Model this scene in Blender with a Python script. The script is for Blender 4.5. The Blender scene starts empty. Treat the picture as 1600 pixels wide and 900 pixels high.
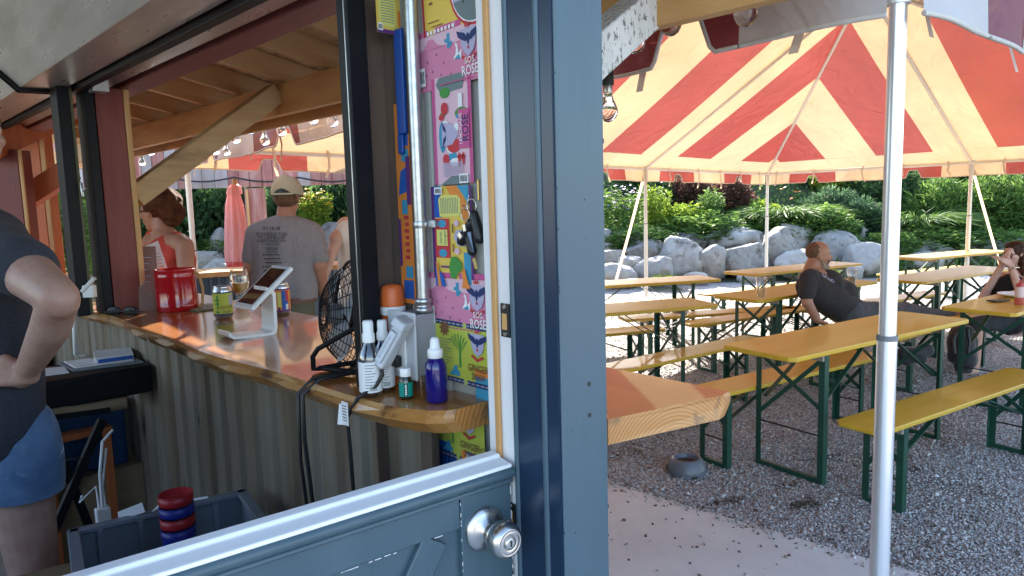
import bpy, bmesh, math, random
import numpy as np
from mathutils import Vector, Matrix, noise
from mathutils.bvhtree import BVHTree
R_ = math.radians
random.seed(7); rng = np.random.default_rng(7)
S = bpy.context.scene
COL = S.collection

# ------------------------------------------------------------------ camera, sky, sun, exposure
YAW, PIT, ROL, FPX, EYE = 0.905930448, 0.117765009, -0.028727781, 1120.386, 1.6
_f = Vector((math.cos(YAW)*math.cos(PIT), math.sin(YAW)*math.cos(PIT), -math.sin(PIT)))
_r0 = Vector((math.sin(YAW), -math.cos(YAW), 0)); _u0 = _r0.cross(_f)
_r = math.cos(ROL)*_r0 + math.sin(ROL)*_u0
_u = -math.sin(ROL)*_r0 + math.cos(ROL)*_u0
cd = bpy.data.cameras.new('camera'); cam = bpy.data.objects.new('camera', cd); COL.objects.link(cam)
cd.sensor_width = 36; cd.lens = 36*FPX/1600; cd.clip_start = 0.02; cd.clip_end = 600
cam.matrix_world = Matrix(((_r.x, _u.x, -_f.x, 0), (_r.y, _u.y, -_f.y, 0), (_r.z, _u.z, -_f.z, EYE), (0, 0, 0, 1)))
S.camera = cam

SUN_AZ, SUN_EL = 38.0, 28.0           # clockwise from +Y, above the horizon
W = bpy.data.worlds.new('World'); S.world = W; W.use_nodes = True
nt = W.node_tree; nt.nodes.clear()
sky = nt.nodes.new('ShaderNodeTexSky'); sky.sky_type = 'NISHITA'; sky.sun_disc = False
sky.sun_elevation = R_(SUN_EL); sky.sun_rotation = R_(SUN_AZ); sky.dust_density = 1.0; sky.air_density = 1.0
bg = nt.nodes.new('ShaderNodeBackground'); bg.inputs[1].default_value = 0.15
wo = nt.nodes.new('ShaderNodeOutputWorld')
nt.links.new(sky.outputs[0], bg.inputs[0]); nt.links.new(bg.outputs[0], wo.inputs[0])
sd = bpy.data.lights.new('sun', 'SUN'); sd.energy = 5.0; sd.angle = R_(0.5); sd.color = (1.0, 0.93, 0.82)
sun = bpy.data.objects.new('sun', sd); COL.objects.link(sun)
sv = Vector((math.sin(R_(SUN_AZ))*math.cos(R_(SUN_EL)), math.cos(R_(SUN_AZ))*math.cos(R_(SUN_EL)), math.sin(R_(SUN_EL))))
sun.rotation_euler = sv.to_track_quat('Z', 'Y').to_euler(); sun.location = sv*50
S.view_settings.view_transform = 'Standard'; S.view_settings.look = 'None'
S.view_settings.exposure = 2.25; S.view_settings.gamma = 1.0
S.cycles.max_bounces = 10; S.cycles.transparent_max_bounces = 12; S.cycles.transmission_bounces = 8
S.cycles.diffuse_bounces = 5; S.cycles.glossy_bounces = 4
S.cycles.caustics_reflective = False; S.cycles.caustics_refractive = False
S.cycles.sample_clamp_indirect = 6.0
try:
    S.cycles.use_denoising = True
except Exception: pass

# ------------------------------------------------------------------ measuring helpers: a viewing ray met with a plane of the place
EYEV = Vector((0, 0, EYE))
def ray(px, py): return _r*((px-800)/FPX) - _u*((py-450)/FPX) + _f
def at(px, py, D): return EYEV + ray(px, py)*D
def atz(px, py, z):
    d = ray(px, py); return EYEV + d*((z-EYE)/d.z)
def aty(px, py, y):
    d = ray(px, py); return EYEV + d*(y/d.y)
def atx(px, py, x):
    d = ray(px, py); return EYEV + d*(x/d.x)
# bar frame: n across the bar wall (inside is negative), d along it away from the door
BQ = Vector((.80, .83, 0)); BN = Vector((.995, .0998, 0)).normalized(); BD = Vector((-BN.y, BN.x, 0))
def tow(n, d, z=0.0): return BQ + BN*n + BD*d + Vector((0, 0, z))
def tob(P):
    r = P-BQ; return (r.dot(BN), r.dot(BD), P.z)
def atn(px, py, n):
    d = ray(px, py); t = (n+BQ.dot(BN)-EYEV.dot(BN))/d.dot(BN); return EYEV+d*t
def atd(px, py, dd):
    d = ray(px, py); t = (dd+BQ.dot(BD)-EYEV.dot(BD))/d.dot(BD); return EYEV+d*t
# view-depth frame for the far ground: depth and side
FW = Vector((math.cos(YAW), math.sin(YAW), 0)); RT = Vector((FW.y, -FW.x, 0))

# ------------------------------------------------------------------ materials
def _n(t, typ, **kw):
    n = t.nodes.new(typ)
    for k, v in kw.items(): setattr(n, k, v)
    return n
def mat(name, col, rough=.6, metal=0., col2=None, nscale=8., stretch=(1, 1, 1), thr=(.35, .65), bump=0., bscale=60.,
        bstretch=(1, 1, 1), coat=0., spec=.5, col3=None, n3=2., thr3=(.5, .6), coords='Object', trans=0., ior=1.45, rvar=0.,
        objvar=0., sheen=0., detail=6.):
    m = bpy.data.materials.new(name); m.use_nodes = True; t = m.node_tree; t.nodes.clear()
    o = _n(t, 'ShaderNodeOutputMaterial'); b = _n(t, 'ShaderNodeBsdfPrincipled'); t.links.new(b.outputs[0], o.inputs[0])
    b.inputs['Base Color'].default_value = (*col, 1); b.inputs['Roughness'].default_value = rough
    b.inputs['Metallic'].default_value = metal; b.inputs['Coat Weight'].default_value = coat; b.inputs['Coat Roughness'].default_value = .04
    b.inputs['Specular IOR Level'].default_value = spec; b.inputs['Transmission Weight'].default_value = trans; b.inputs['IOR'].default_value = ior
    if sheen: b.inputs['Sheen Weight'].default_value = sheen
    tc = _n(t, 'ShaderNodeTexCoord')
    cs = None
    def mapped(st):
        mp = _n(t, 'ShaderNodeMapping'); mp.inputs['Scale'].default_value = st
        t.links.new(tc.outputs[coords], mp.inputs[0]); return mp.outputs[0]
    if col2:
        nz = _n(t, 'ShaderNodeTexNoise'); nz.inputs['Scale'].default_value = nscale; nz.inputs['Detail'].default_value = detail
        nz.inputs['Roughness'].default_value = .6
        t.links.new(mapped(stretch), nz.inputs['Vector'])
        cr = _n(t, 'ShaderNodeValToRGB'); e = cr.color_ramp.elements
        e[0].position, e[1].position = thr; e[0].color = (*col, 1); e[1].color = (*col2, 1)
        t.links.new(nz.outputs[0], cr.inputs[0]); cs = cr.outputs[0]
        if rvar:
            ma = _n(t, 'ShaderNodeMath', operation='MULTIPLY_ADD'); ma.inputs[1].default_value = rvar; ma.inputs[2].default_value = rough-rvar/2
            t.links.new(nz.outputs[0], ma.inputs[0]); t.links.new(ma.outputs[0], b.inputs['Roughness'])
    if col3:
        nz = _n(t, 'ShaderNodeTexNoise'); nz.inputs['Scale'].default_value = n3; nz.inputs['Detail'].default_value = 8
        nz.inputs['Roughness'].default_value = .65
        t.links.new(mapped(stretch), nz.inputs['Vector'])
        mr = _n(t, 'ShaderNodeMapRange'); mr.inputs[1].default_value, mr.inputs[2].default_value = thr3
        t.links.new(nz.outputs[0], mr.inputs[0])
        mx = _n(t, 'ShaderNodeMix', data_type='RGBA'); t.links.new(mr.outputs[0], mx.inputs[0])
        if cs: t.links.new(cs, mx.inputs[6])
        else: mx.inputs[6].default_value = (*col, 1)
        mx.inputs[7].default_value = (*col3, 1); cs = mx.outputs[2]
    if objvar:
        oi = _n(t, 'ShaderNodeObjectInfo'); hs = _n(t, 'ShaderNodeHueSaturation')
        ma = _n(t, 'ShaderNodeMath', operation='MULTIPLY_ADD'); ma.inputs[1].default_value = objvar*2; ma.inputs[2].default_value = 1-objvar
        t.links.new(oi.outputs['Random'], ma.inputs[0]); t.links.new(ma.outputs[0], hs.inputs['Value'])
        if cs: t.links.new(cs, hs.inputs['Color'])
        else: hs.inputs['Color'].default_value = (*col, 1)
        cs = hs.outputs[0]
    if cs: t.links.new(cs, b.inputs['Base Color'])
    if bump:
        nz = _n(t, 'ShaderNodeTexNoise'); nz.inputs['Scale'].default_value = bscale; nz.inputs['Detail'].default_value = 6
        t.links.new(mapped(bstretch), nz.inputs['Vector'])
        bp = _n(t, 'ShaderNodeBump'); bp.inputs['Strength'].default_value = bump; bp.inputs['Distance'].default_value = .01
        t.links.new(nz.outputs[0], bp.inputs['Height']); t.links.new(bp.outputs[0], b.inputs['Normal'])
    return m
def wood(name, c1, c2, axis=0, rough=.5, coat=0., c3=None, scale=3., objvar=.0, bump=.15, along=.12, thr=(.35, .65)):
    st = [1, 1, 1]; st[axis] = along
    return mat(name, c1, rough, col2=c2, nscale=scale*6, stretch=tuple(st), thr=thr, coat=coat, col3=c3, n3=scale*1.3, thr3=(.56, .72),
               bump=bump, bscale=scale*14, bstretch=tuple(st), objvar=objvar)
def fabric(name, diff, tr, mixf=.5, rough=.5, wr=.5, gloss=.08):
    m = bpy.data.materials.new(name); m.use_nodes = True; t = m.node_tree; t.nodes.clear()
    o = _n(t, 'ShaderNodeOutputMaterial'); d = _n(t, 'ShaderNodeBsdfDiffuse'); tr_ = _n(t, 'ShaderNodeBsdfTranslucent')
    d.inputs[0].default_value = (*diff, 1); tr_.inputs[0].default_value = (*tr, 1)
    mx = _n(t, 'ShaderNodeMixShader'); mx.inputs[0].default_value = mixf
    gl = _n(t, 'ShaderNodeBsdfGlossy'); gl.inputs['Roughness'].default_value = .35; m2 = _n(t, 'ShaderNodeMixShader'); m2.inputs[0].default_value = gloss
    t.links.new(d.outputs[0], mx.inputs[1]); t.links.new(tr_.outputs[0], mx.inputs[2])
    t.links.new(mx.outputs[0], m2.inputs[1]); t.links.new(gl.outputs[0], m2.inputs[2]); t.links.new(m2.outputs[0], o.inputs[0])
    tc = _n(t, 'ShaderNodeTexCoord'); nz = _n(t, 'ShaderNodeTexNoise'); nz.inputs['Scale'].default_value = 3.5; nz.inputs['Detail'].default_value = 3
    n2 = _n(t, 'ShaderNodeTexNoise'); n2.inputs['Scale'].default_value = 1.3; n2.inputs['Detail'].default_value = 7; n2.inputs['Roughness'].default_value = .62
    t.links.new(tc.outputs['Object'], n2.inputs['Vector']); mr = _n(t, 'ShaderNodeMapRange'); mr.inputs[1].default_value = .3; mr.inputs[2].default_value = .7; mr.inputs[3].default_value = .84; mr.inputs[4].default_value = 1.1
    t.links.new(n2.outputs[0], mr.inputs[0])
    for c_, nd in ((diff, d), (tr, tr_)):
        vm = _n(t, 'ShaderNodeVectorMath', operation='SCALE'); vm.inputs[0].default_value = c_; t.links.new(mr.outputs[0], vm.inputs['Scale']); t.links.new(vm.outputs[0], nd.inputs[0])
    nz.inputs['Distortion'].default_value = 1.2
    bp = _n(t, 'ShaderNodeBump'); bp.inputs['Strength'].default_value = wr; bp.inputs['Distance'].default_value = .05
    t.links.new(tc.outputs['Object'], nz.inputs['Vector']); t.links.new(nz.outputs[0], bp.inputs['Height'])
    t.links.new(bp.outputs[0], d.inputs['Normal']); t.links.new(bp.outputs[0], tr_.inputs['Normal']); t.links.new(bp.outputs[0], gl.inputs['Normal'])
    return m
def leafmat(name, c1, c2, tr=.35):
    m = bpy.data.materials.new(name); m.use_nodes = True; t = m.node_tree; t.nodes.clear()
    o = _n(t, 'ShaderNodeOutputMaterial'); d = _n(t, 'ShaderNodeBsdfPrincipled'); d.inputs['Roughness'].default_value = .65; d.inputs['Specular IOR Level'].default_value = .18
    tl = _n(t, 'ShaderNodeBsdfTranslucent'); mx = _n(t, 'ShaderNodeMixShader'); mx.inputs[0].default_value = tr
    at_ = _n(t, 'ShaderNodeAttribute'); at_.attribute_name = 'tone'
    cr = _n(t, 'ShaderNodeValToRGB'); e = cr.color_ramp.elements; e[0].color = (*c1, 1); e[1].color = (*c2, 1)
    t.links.new(at_.outputs['Fac'], cr.inputs[0]); t.links.new(cr.outputs[0], d.inputs['Base Color'])
    hs = _n(t, 'ShaderNodeHueSaturation'); hs.inputs['Value'].default_value = 1.6; hs.inputs['Hue'].default_value = .48
    t.links.new(cr.outputs[0], hs.inputs['Color']); t.links.new(hs.outputs[0], tl.inputs[0])
    t.links.new(d.outputs[0], mx.inputs[1]); t.links.new(tl.outputs[0], mx.inputs[2]); t.links.new(mx.outputs[0], o.inputs[0])
    return m

def thinglass(name, tint=(.96, .97, .97), refl=.12):
    m = bpy.data.materials.new(name); m.use_nodes = True; t = m.node_tree; t.nodes.clear()
    o = _n(t, 'ShaderNodeOutputMaterial'); tr = _n(t, 'ShaderNodeBsdfTransparent'); tr.inputs[0].default_value = (*tint, 1)
    gl = _n(t, 'ShaderNodeBsdfGlossy'); gl.inputs['Roughness'].default_value = .04
    lw = _n(t, 'ShaderNodeLayerWeight'); lw.inputs[0].default_value = .35
    ma = _n(t, 'ShaderNodeMath', operation='MULTIPLY_ADD'); ma.inputs[1].default_value = .75; ma.inputs[2].default_value = refl*.4
    mx = _n(t, 'ShaderNodeMixShader'); t.links.new(lw.outputs['Facing'], ma.inputs[0]); t.links.new(ma.outputs[0], mx.inputs[0])
    t.links.new(tr.outputs[0], mx.inputs[1]); t.links.new(gl.outputs[0], mx.inputs[2]); t.links.new(mx.outputs[0], o.inputs[0]); return m

# ------------------------------------------------------------------ mesh builder
class MB:
    def __init__(s): s.v = []; s.f = []; s.sm = []; s.mi = []; s.cur = 0
    def add(s, vs, fs, smooth=False):
        o = len(s.v); s.v += [tuple(p) for p in vs]
        for f in fs: s.f.append(tuple(i+o for i in f)); s.sm.append(smooth); s.mi.append(s.cur)
        return s
    def box(s, a, b):
        x0, y0, z0 = a; x1, y1, z1 = b
        return s.add([(x0,y0,z0),(x1,y0,z0),(x1,y1,z0),(x0,y1,z0),(x0,y0,z1),(x1,y0,z1),(x1,y1,z1),(x0,y1,z1)],
                     [(0,3,2,1),(4,5,6,7),(0,1,5,4),(1,2,6,5),(2,3,7,6),(3,0,4,7)])
    def obox(s, c, ax, ay, az, h):
        c = Vector(c); X, Y, Z = Vector(ax).normalized()*h[0], Vector(ay).normalized()*h[1], Vector(az).normalized()*h[2]
        vs = [c-X-Y-Z, c+X-Y-Z, c+X+Y-Z, c-X+Y-Z, c-X-Y+Z, c+X-Y+Z, c+X+Y+Z, c-X+Y+Z]
        return s.add(vs, [(0,3,2,1),(4,5,6,7),(0,1,5,4),(1,2,6,5),(2,3,7,6),(3,0,4,7)])
    def bar(s, p, q, w, h, up=(0, 0, 1)):
        p, q = Vector(p), Vector(q); d = (q-p); L = d.length; d.normalize(); u = Vector(up)
        sd_ = d.cross(u)
        if sd_.length < 1e-4: sd_ = d.cross(Vector((1, 0, 0)))
        sd_.normalize(); u = sd_.cross(d)
        return s.obox((p+q)/2, d, sd_, u, (L/2, w/2, h/2))
    def tube(s, pts, r, seg=8, closed=False, cap=True, smooth=True):
        pts = [Vector(p) for p in pts]; n = len(pts)
        rr = r if isinstance(r, (list, tuple)) else [r]*n
        prev = None; rings = []
        for i, p in enumerate(pts):
            if closed: t = pts[(i+1) % n]-pts[i-1]
            else: t = pts[min(i+1, n-1)]-pts[max(i-1, 0)]
            t.normalize()
            if prev is None:
                a = t.cross(Vector((0, 0, 1)))
                if a.length < 1e-3: a = t.cross(Vector((1, 0, 0)))
            else:
                a = prev-t*prev.dot(t)
                if a.length < 1e-5: a = t.cross(Vector((1, 0, 0)))
            a.normalize(); prev = a; b = t.cross(a)
            rings.append([p+(a*math.cos(2*math.pi*k/seg)+b*math.sin(2*math.pi*k/seg))*rr[i] for k in range(seg)])
        vs = [v for rg in rings for v in rg]; fs = []
        m = n if closed else n-1
        for i in range(m):
            j = (i+1) % n
            for k in range(seg):
                k2 = (k+1) % seg; fs.append((i*seg+k, i*seg+k2, j*seg+k2, j*seg+k))
        s.add(vs, fs, smooth)
        if cap and not closed:
            s.add(rings[0], [tuple(range(seg))[::-1]]); s.add(rings[-1], [tuple(range(seg))])
        return s
    def lathe(s, prof, o=(0, 0, 0), ax=(0, 0, 1), seg=24, smooth=True, capb=True, capt=True):
        o = Vector(o); z = Vector(ax).normalized(); x = z.cross(Vector((0, 1, 0)))
        if x.length < 1e-3: x = z.cross(Vector((1, 0, 0)))
        x.normalize(); y = z.cross(x); vs = []; fs = []; n = len(prof)
        for r, h in prof:
            for k in range(seg):
                a = 2*math.pi*k/seg; vs.append(o+z*h+(x*math.cos(a)+y*math.sin(a))*r)
        for i in range(n-1):
            for k in range(seg):
                k2 = (k+1) % seg; fs.append((i*seg+k, i*seg+k2, (i+1)*seg+k2, (i+1)*seg+k))
        s.add(vs, fs, smooth)
        if capb and prof[0][0] > 1e-5: s.add(vs[:seg], [tuple(range(seg))[::-1]])
        if capt and prof[-1][0] > 1e-5: s.add(vs[-seg:], [tuple(range(seg))])
        return s
    def prism(s, poly, o, ax, ay, az, h, smooth=False):
        o, ax, ay, az = Vector(o), Vector(ax), Vector(ay), Vector(az); n = len(poly)
        lo = [o+ax*p[0]+ay*p[1] for p in poly]; hi = [p+az*h for p in lo]
        fs = [tuple(range(n))[::-1], tuple(range(n, 2*n))]
        for i in range(n): j = (i+1) % n; fs.append((i, j, n+j, n+i))
        return s.add(lo+hi, fs, smooth)
    def ell(s, c, rx, ry=None, rz=None, seg=14, rings=9, X=(1,0,0), Y=(0,1,0), Z=(0,0,1)):
        ry = rx if ry is None else ry; rz = rx if rz is None else rz
        c, X, Y, Z = Vector(c), Vector(X).normalized(), Vector(Y).normalized(), Vector(Z).normalized()
        vs = [c-Z*rz]; fs = []
        for i in range(1, rings):
            th = math.pi*i/rings
            for k in range(seg):
                a = 2*math.pi*k/seg
                vs.append(c+X*rx*math.sin(th)*math.cos(a)+Y*ry*math.sin(th)*math.sin(a)-Z*rz*math.cos(th))
        vs.append(c+Z*rz); L = len(vs)-1
        for k in range(seg): fs.append((0, 1+(k+1) % seg, 1+k)); fs.append((L, L-seg+k, L-seg+(k+1) % seg))
        for i in range(rings-2):
            for k in range(seg):
                k2 = (k+1) % seg; a = 1+i*seg; b = a+seg; fs.append((a+k, a+k2, b+k2, b+k))
        return s.add(vs, fs, True)
    def cap(s, p, q, r1, r2, seg=12):
        p, q = Vector(p), Vector(q); d = q-p; L = d.length
        if L < 1e-6: return s.ell(p, r1)
        pr = []
        for i in range(5): a = math.pi/2*i/4; pr.append((max(r1*math.sin(a), 1e-6), -r1*math.cos(a)))
        for i in range(1, 5): a = math.pi/2*i/4; pr.append((max(r2*math.cos(a), 1e-6), L+r2*math.sin(a)))
        pr.insert(5, (r2, L))
        return s.lathe(pr, p, d, seg)
    def poly(s, pts, smooth=False): return s.add(pts, [tuple(range(len(pts)))], smooth)
    def build(s, name, m, parent=None, bevel=0., bseg=2, loc=None):
        me = bpy.data.meshes.new(name)
        vs = s.v
        if loc is not None:
            L = Vector(loc); vs = [tuple(Vector(p)-L) for p in vs]
        me.from_pydata(vs, [], s.f)
        ms = m if isinstance(m, (list, tuple)) else [m]
        for x in ms: me.materials.append(x)
        me.polygons.foreach_set('use_smooth', s.sm)
        if len(ms) > 1: me.polygons.foreach_set('material_index', s.mi)
        me.update()
        ob = bpy.data.objects.new(name, me); COL.objects.link(ob)
        if loc is not None: ob.location = loc
        if parent is not None: ob.parent = parent
        if bevel:
            b = ob.modifiers.new('bevel', 'BEVEL'); b.width = bevel; b.segments = bseg; b.limit_method = 'ANGLE'; b.angle_limit = R_(40)
            b.harden_normals = False
        return ob
def tag(o, label=None, cat=None, group=None, kind=None):
    if label: o['label'] = label
    if cat: o['category'] = cat
    if group: o['group'] = group
    if kind: o['kind'] = kind
    return o
def thing(name, label, cat, loc=(0, 0, 0), rz=0., group=None, M=None):
    o = bpy.data.objects.new(name, None); COL.objects.link(o); o.empty_display_size = .1
    if M is not None: o.matrix_world = M
    else: o.location = loc; o.rotation_euler = (0, 0, rz)
    return tag(o, label, cat, group)
def frame(o, x, y, z):
    x, y, z, o = Vector(x), Vector(y), Vector(z), Vector(o)
    return Matrix(((x.x, y.x, z.x, o.x), (x.y, y.y, z.y, o.y), (x.z, y.z, z.z, o.z), (0, 0, 0, 1)))
KIDS = {}
def copy_tree(o, parent=None):
    c = o.copy(); COL.objects.link(c)
    if parent is not None: c.parent = parent
    for ch in list(o.children): copy_tree(ch, c)
    return c
_tx = {}
def text(mb, s, size, place, font_sx=1.0, align='CENTER', bold=0.):
    """flat lettering: place(u, v) -> 3D point"""
    k = (s, align, bold)
    if k not in _tx:
        cu = bpy.data.curves.new('lettering', 'FONT'); cu.body = s; cu.size = 1.; cu.align_x = align; cu.align_y = 'CENTER'
        cu.resolution_u = 2; cu.offset = bold
        ob = bpy.data.objects.new('lettering', cu); COL.objects.link(ob)
        dg = bpy.context.evaluated_depsgraph_get(); dg.update()
        me = bpy.data.meshes.new_from_object(ob.evaluated_get(dg))
        _tx[k] = ([tuple(v.co) for v in me.vertices], [tuple(p.vertices) for p in me.polygons])
        bpy.data.objects.remove(ob); bpy.data.meshes.remove(me); bpy.data.curves.remove(cu)
    vs, fs = _tx[k]
    mb.add([place(v[0]*size*font_sx, v[1]*size) for v in vs], fs)
def remesh(mb, name, m, voxel=.008, smooth=4, parent=None, wr=0., wsc=14., wst=(1, 1, 1)):
    ob = mb.build(name, m)
    r = ob.modifiers.new('r', 'REMESH'); r.mode = 'VOXEL'; r.voxel_size = voxel; r.use_smooth_shade = True
    if smooth:
        k = ob.modifiers.new('s', 'SMOOTH'); k.iterations = smooth; k.factor = .5
    dg = bpy.context.evaluated_depsgraph_get(); dg.update()
    me = bpy.data.meshes.new_from_object(ob.evaluated_get(dg))
    old = ob.data; ob.modifiers.clear(); ob.data = me; bpy.data.meshes.remove(old); me.name = name
    if wr:
        n = len(me.vertices); co = np.empty(n*3); no = np.empty(n*3)
        me.vertices.foreach_get('co', co); me.vertices.foreach_get('normal', no)
        co = co.reshape(-1, 3); no = no.reshape(-1, 3)
        dz = np.array([noise.noise(Vector((p[0]*wsc*wst[0], p[1]*wsc*wst[1], p[2]*wsc*wst[2]))) for p in co])
        co += no*dz[:, None]*wr
        me.vertices.foreach_set('co', co.ravel()); me.update()
    me.polygons.foreach_set('use_smooth', [True]*len(me.polygons))
    if parent is not None: ob.parent = parent
    return ob

# ------------------------------------------------------------------ palette
M = {}
M['blue'] = mat('blue_paint', (.062, .102, .128), .33, col2=(.049, .085, .110), nscale=9, stretch=(1, 1, .12), rvar=.16, bump=.07, bscale=110, bstretch=(1, 1, .05), col3=(.10, .15, .20), n3=24, thr3=(.70, .76))
M['navy'] = mat('deep_blue', (.011, .026, .055), .25, col2=(.014, .032, .065), nscale=4, bump=.06, bscale=14, bstretch=(1, 1, .2))  # deep blue, darker than the casing
M['white'] = mat('white_paint', (.74, .73, .74), .45, col2=(.68, .66, .66), nscale=6, bump=.06, bscale=40, col3=(.36, .35, .36), n3=34, thr3=(.735, .76))
M['topwhite'] = mat('worn_white_paint', (.86, .86, .86), .5, col2=(.80, .80, .82), nscale=14, stretch=(.1, 1, 1), bump=.12, bscale=40, bstretch=(.1, 1, 1), col3=(.35, .33, .30), n3=20, thr3=(.73, .76))
M['strip'] = wood('tan_weatherstrip', (.60, .33, .12), (.50, .26, .09), axis=2, rough=.5)
M['steel'] = mat('satin_nickel', (.60, .57, .53), .27, 1., bump=.02, bscale=200)
M['galv'] = mat('galvanised_steel', (.55, .56, .56), .34, .9, col2=(.42, .43, .43), nscale=40, bump=.05, bscale=80)
M['darkmetal'] = mat('dark_metal', (.05, .05, .05), .4, .8)
M['black'] = mat('black_paint', (.005, .006, .008), .45, col2=(.008, .009, .011), nscale=10, bump=.06, bscale=30, spec=.2)
M['blackplastic'] = mat('black_plastic', (.013, .013, .014), .4)
M['tinwall'] = mat('painted_tin_wall', (.40, .39, .36), .6, col2=(.33, .32, .29), nscale=7, stretch=(1, 1, .25), bump=.1, bscale=20, bstretch=(1, 1, .3), col3=(.16, .12, .08), n3=14, thr3=(.66, .74))
M['rust'] = mat('rusty_steel', (.075, .055, .045), .7, col2=(.13, .085, .06), nscale=9, stretch=(1, 1, .3), bump=.15, bscale=40, col3=(.20, .11, .05), n3=12, thr3=(.6, .7))
M['corr'] = mat('weathered_tin', (.245, .215, .17), .85, col2=(.165, .12, .075), nscale=7, stretch=(1.2, 1.2, .14), thr=(.35, .65), bump=.25, bscale=26, col3=(.03, .024, .018), n3=13, thr3=(.63, .67), metal=.0)
M['redtimber'] = wood('red_painted_timber', (.20, .040, .030), (.155, .034, .027), axis=2, rough=.55, c3=(.26, .08, .055))
M['redbeam'] = wood('red_painted_beam', (.24, .050, .038), (.18, .040, .032), axis=1, rough=.55)
M['orangetimber'] = wood('orange_and_sunlit_timber', (.46, .125, .035), (.38, .09, .026), axis=2, rough=.55)  # left bay timbers: red paint, warm sunlight put into the colour; stool is orange
M['tanraw'] = wood('raw_pine', (.60, .36, .15), (.50, .27, .10), axis=2, rough=.6, c3=(.25, .12, .05))
M['pine_n'] = wood('raw_pine_rafter', (.66, .45, .22), (.54, .33, .14), axis=0, rough=.65, c3=(.30, .16, .07), objvar=.12)
M['pine_d'] = wood('raw_pine_beam', (.62, .36, .14), (.50, .26, .09), axis=1, rough=.6, c3=(.22, .10, .04))
M['ply'] = wood('roof_sheathing', (.64, .45, .24), (.52, .34, .16), axis=1, rough=.7, c3=(.25, .14, .07), objvar=.18)
M['brace'] = wood('weathered_brace', (.52, .36, .18), (.42, .26, .12), axis=0, rough=.65, c3=(.16, .08, .04))
M['whitewood'] = mat('flaking_whitewash', (.62, .61, .58), .7, col2=(.52, .51, .48), nscale=10, bump=.5, bscale=60, col3=(.16, .145, .13), n3=120, thr3=(.55, .60), stretch=(.8, .8, .35))
M['slabtop'] = mat('varnished_slab', (.42, .165, .03), .3, col2=(.30, .10, .018), nscale=5, stretch=(2.2, .3, 1), coat=.8, bump=.02, bscale=8, col3=(.44, .19, .05), n3=1.6, thr3=(.5, .68))
M['bark'] = mat('varnished_live_edge', (.34, .145, .035), .3, col2=(.45, .23, .07), nscale=10, stretch=(1, 1, 1.6), coat=.8, bump=.6, bscale=18, col3=(.10, .04, .015), n3=9, thr3=(.57, .66))
M['endgrain'] = None
M['hoodmetal'] = mat('shutter_hood_metal', (.76, .73, .66), .30, .55, col2=(.62, .59, .53), nscale=6, stretch=(4, .6, 4), rvar=.2, bump=.04, bscale=14, bstretch=(6, .3, 6), col3=(.50, .46, .38), n3=4, thr3=(.5, .8))
M['floor'] = mat('bar_floor', (.24, .22, .20), .8, col2=(.30, .28, .25), nscale=8, bump=.2, bscale=40)
M['innerwall'] = wood('inner_board_wall', (.50, .44, .36), (.42, .36, .28), axis=2, rough=.7)
M['fab_white'] = fabric('white_tent_vinyl', (.74, .74, .76), (.30, .185, .085), .50)
M['fab_red'] = fabric('red_tent_vinyl', (.27, .018, .045), (.165, .029, .021), .55)
M['strap'] = fabric('white_webbing', (.70, .68, .64), (.8, .6, .36), .3, gloss=.02)
M['alu'] = mat('aluminium_pole', (.80, .80, .82), .30, .75, col2=(.72, .73, .76), nscale=4, stretch=(1, 1, .1), bump=.02, bscale=40)
M['yellow'] = wood('lacquered_yellow_plank', (.55, .34, .028), (.49, .295, .021), axis=0, rough=.38, coat=.15, c3=(.40, .19, .02), objvar=.15, along=.06, bump=.05)
M['green'] = mat('green_leg_paint', (.012, .065, .042), .38, col2=(.010, .05, .034), nscale=12, bump=.08, bscale=60, col3=(.05, .06, .045), n3=60, thr3=(.69, .73))
M['concrete'] = mat('pale_concrete', (.58, .575, .555), .75, col2=(.51, .50, .485), nscale=3, bump=.15, bscale=90, col3=(.27, .26, .25), n3=30, thr3=(.66, .72))
M['skin'] = mat('skin', (.57, .365, .295), .5, col2=(.50, .29, .225), nscale=22, col3=(.46, .22, .17), n3=6, thr3=(.5, .7), bump=.06, bscale=140)
M['skintan'] = mat('sunned_skin', (.40, .195, .12), .48, col2=(.34, .155, .095), nscale=9, bump=.06, bscale=140)
for k_ in ('skin', 'skintan'):
    b_ = [n for n in M[k_].node_tree.nodes if n.type == 'BSDF_PRINCIPLED'][0]
    b_.inputs['Subsurface Weight'].default_value = .12; b_.inputs['Subsurface Radius'].default_value = (.012, .005, .003)
M['glass'] = mat('clear_glass', (1, 1, 1), .0, trans=1., ior=1.45)
M['plasticwhite'] = mat('white_plastic', (.78, .78, .77), .35)
M['greyplastic'] = mat('grey_plastic', (.17, .20, .235), .5, bump=.04, bscale=40)
M['paper'] = mat('white_paper', (.74, .73, .74), .8)
M['denim'] = mat('blue_denim', (.08, .17, .33), .85, col2=(.16, .28, .48), nscale=9, col3=(.26, .38, .56), n3=14, thr3=(.6, .75), bump=.25, bscale=300, sheen=.2)
M['shirtdark'] = mat('charcoal_cotton', (.038, .045, .064), .9, col2=(.056, .063, .084), nscale=120, bump=.15, bscale=200, sheen=.04)
def flat(name, c, rough=.5, **k): return mat(name, c, rough, **k)
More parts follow.
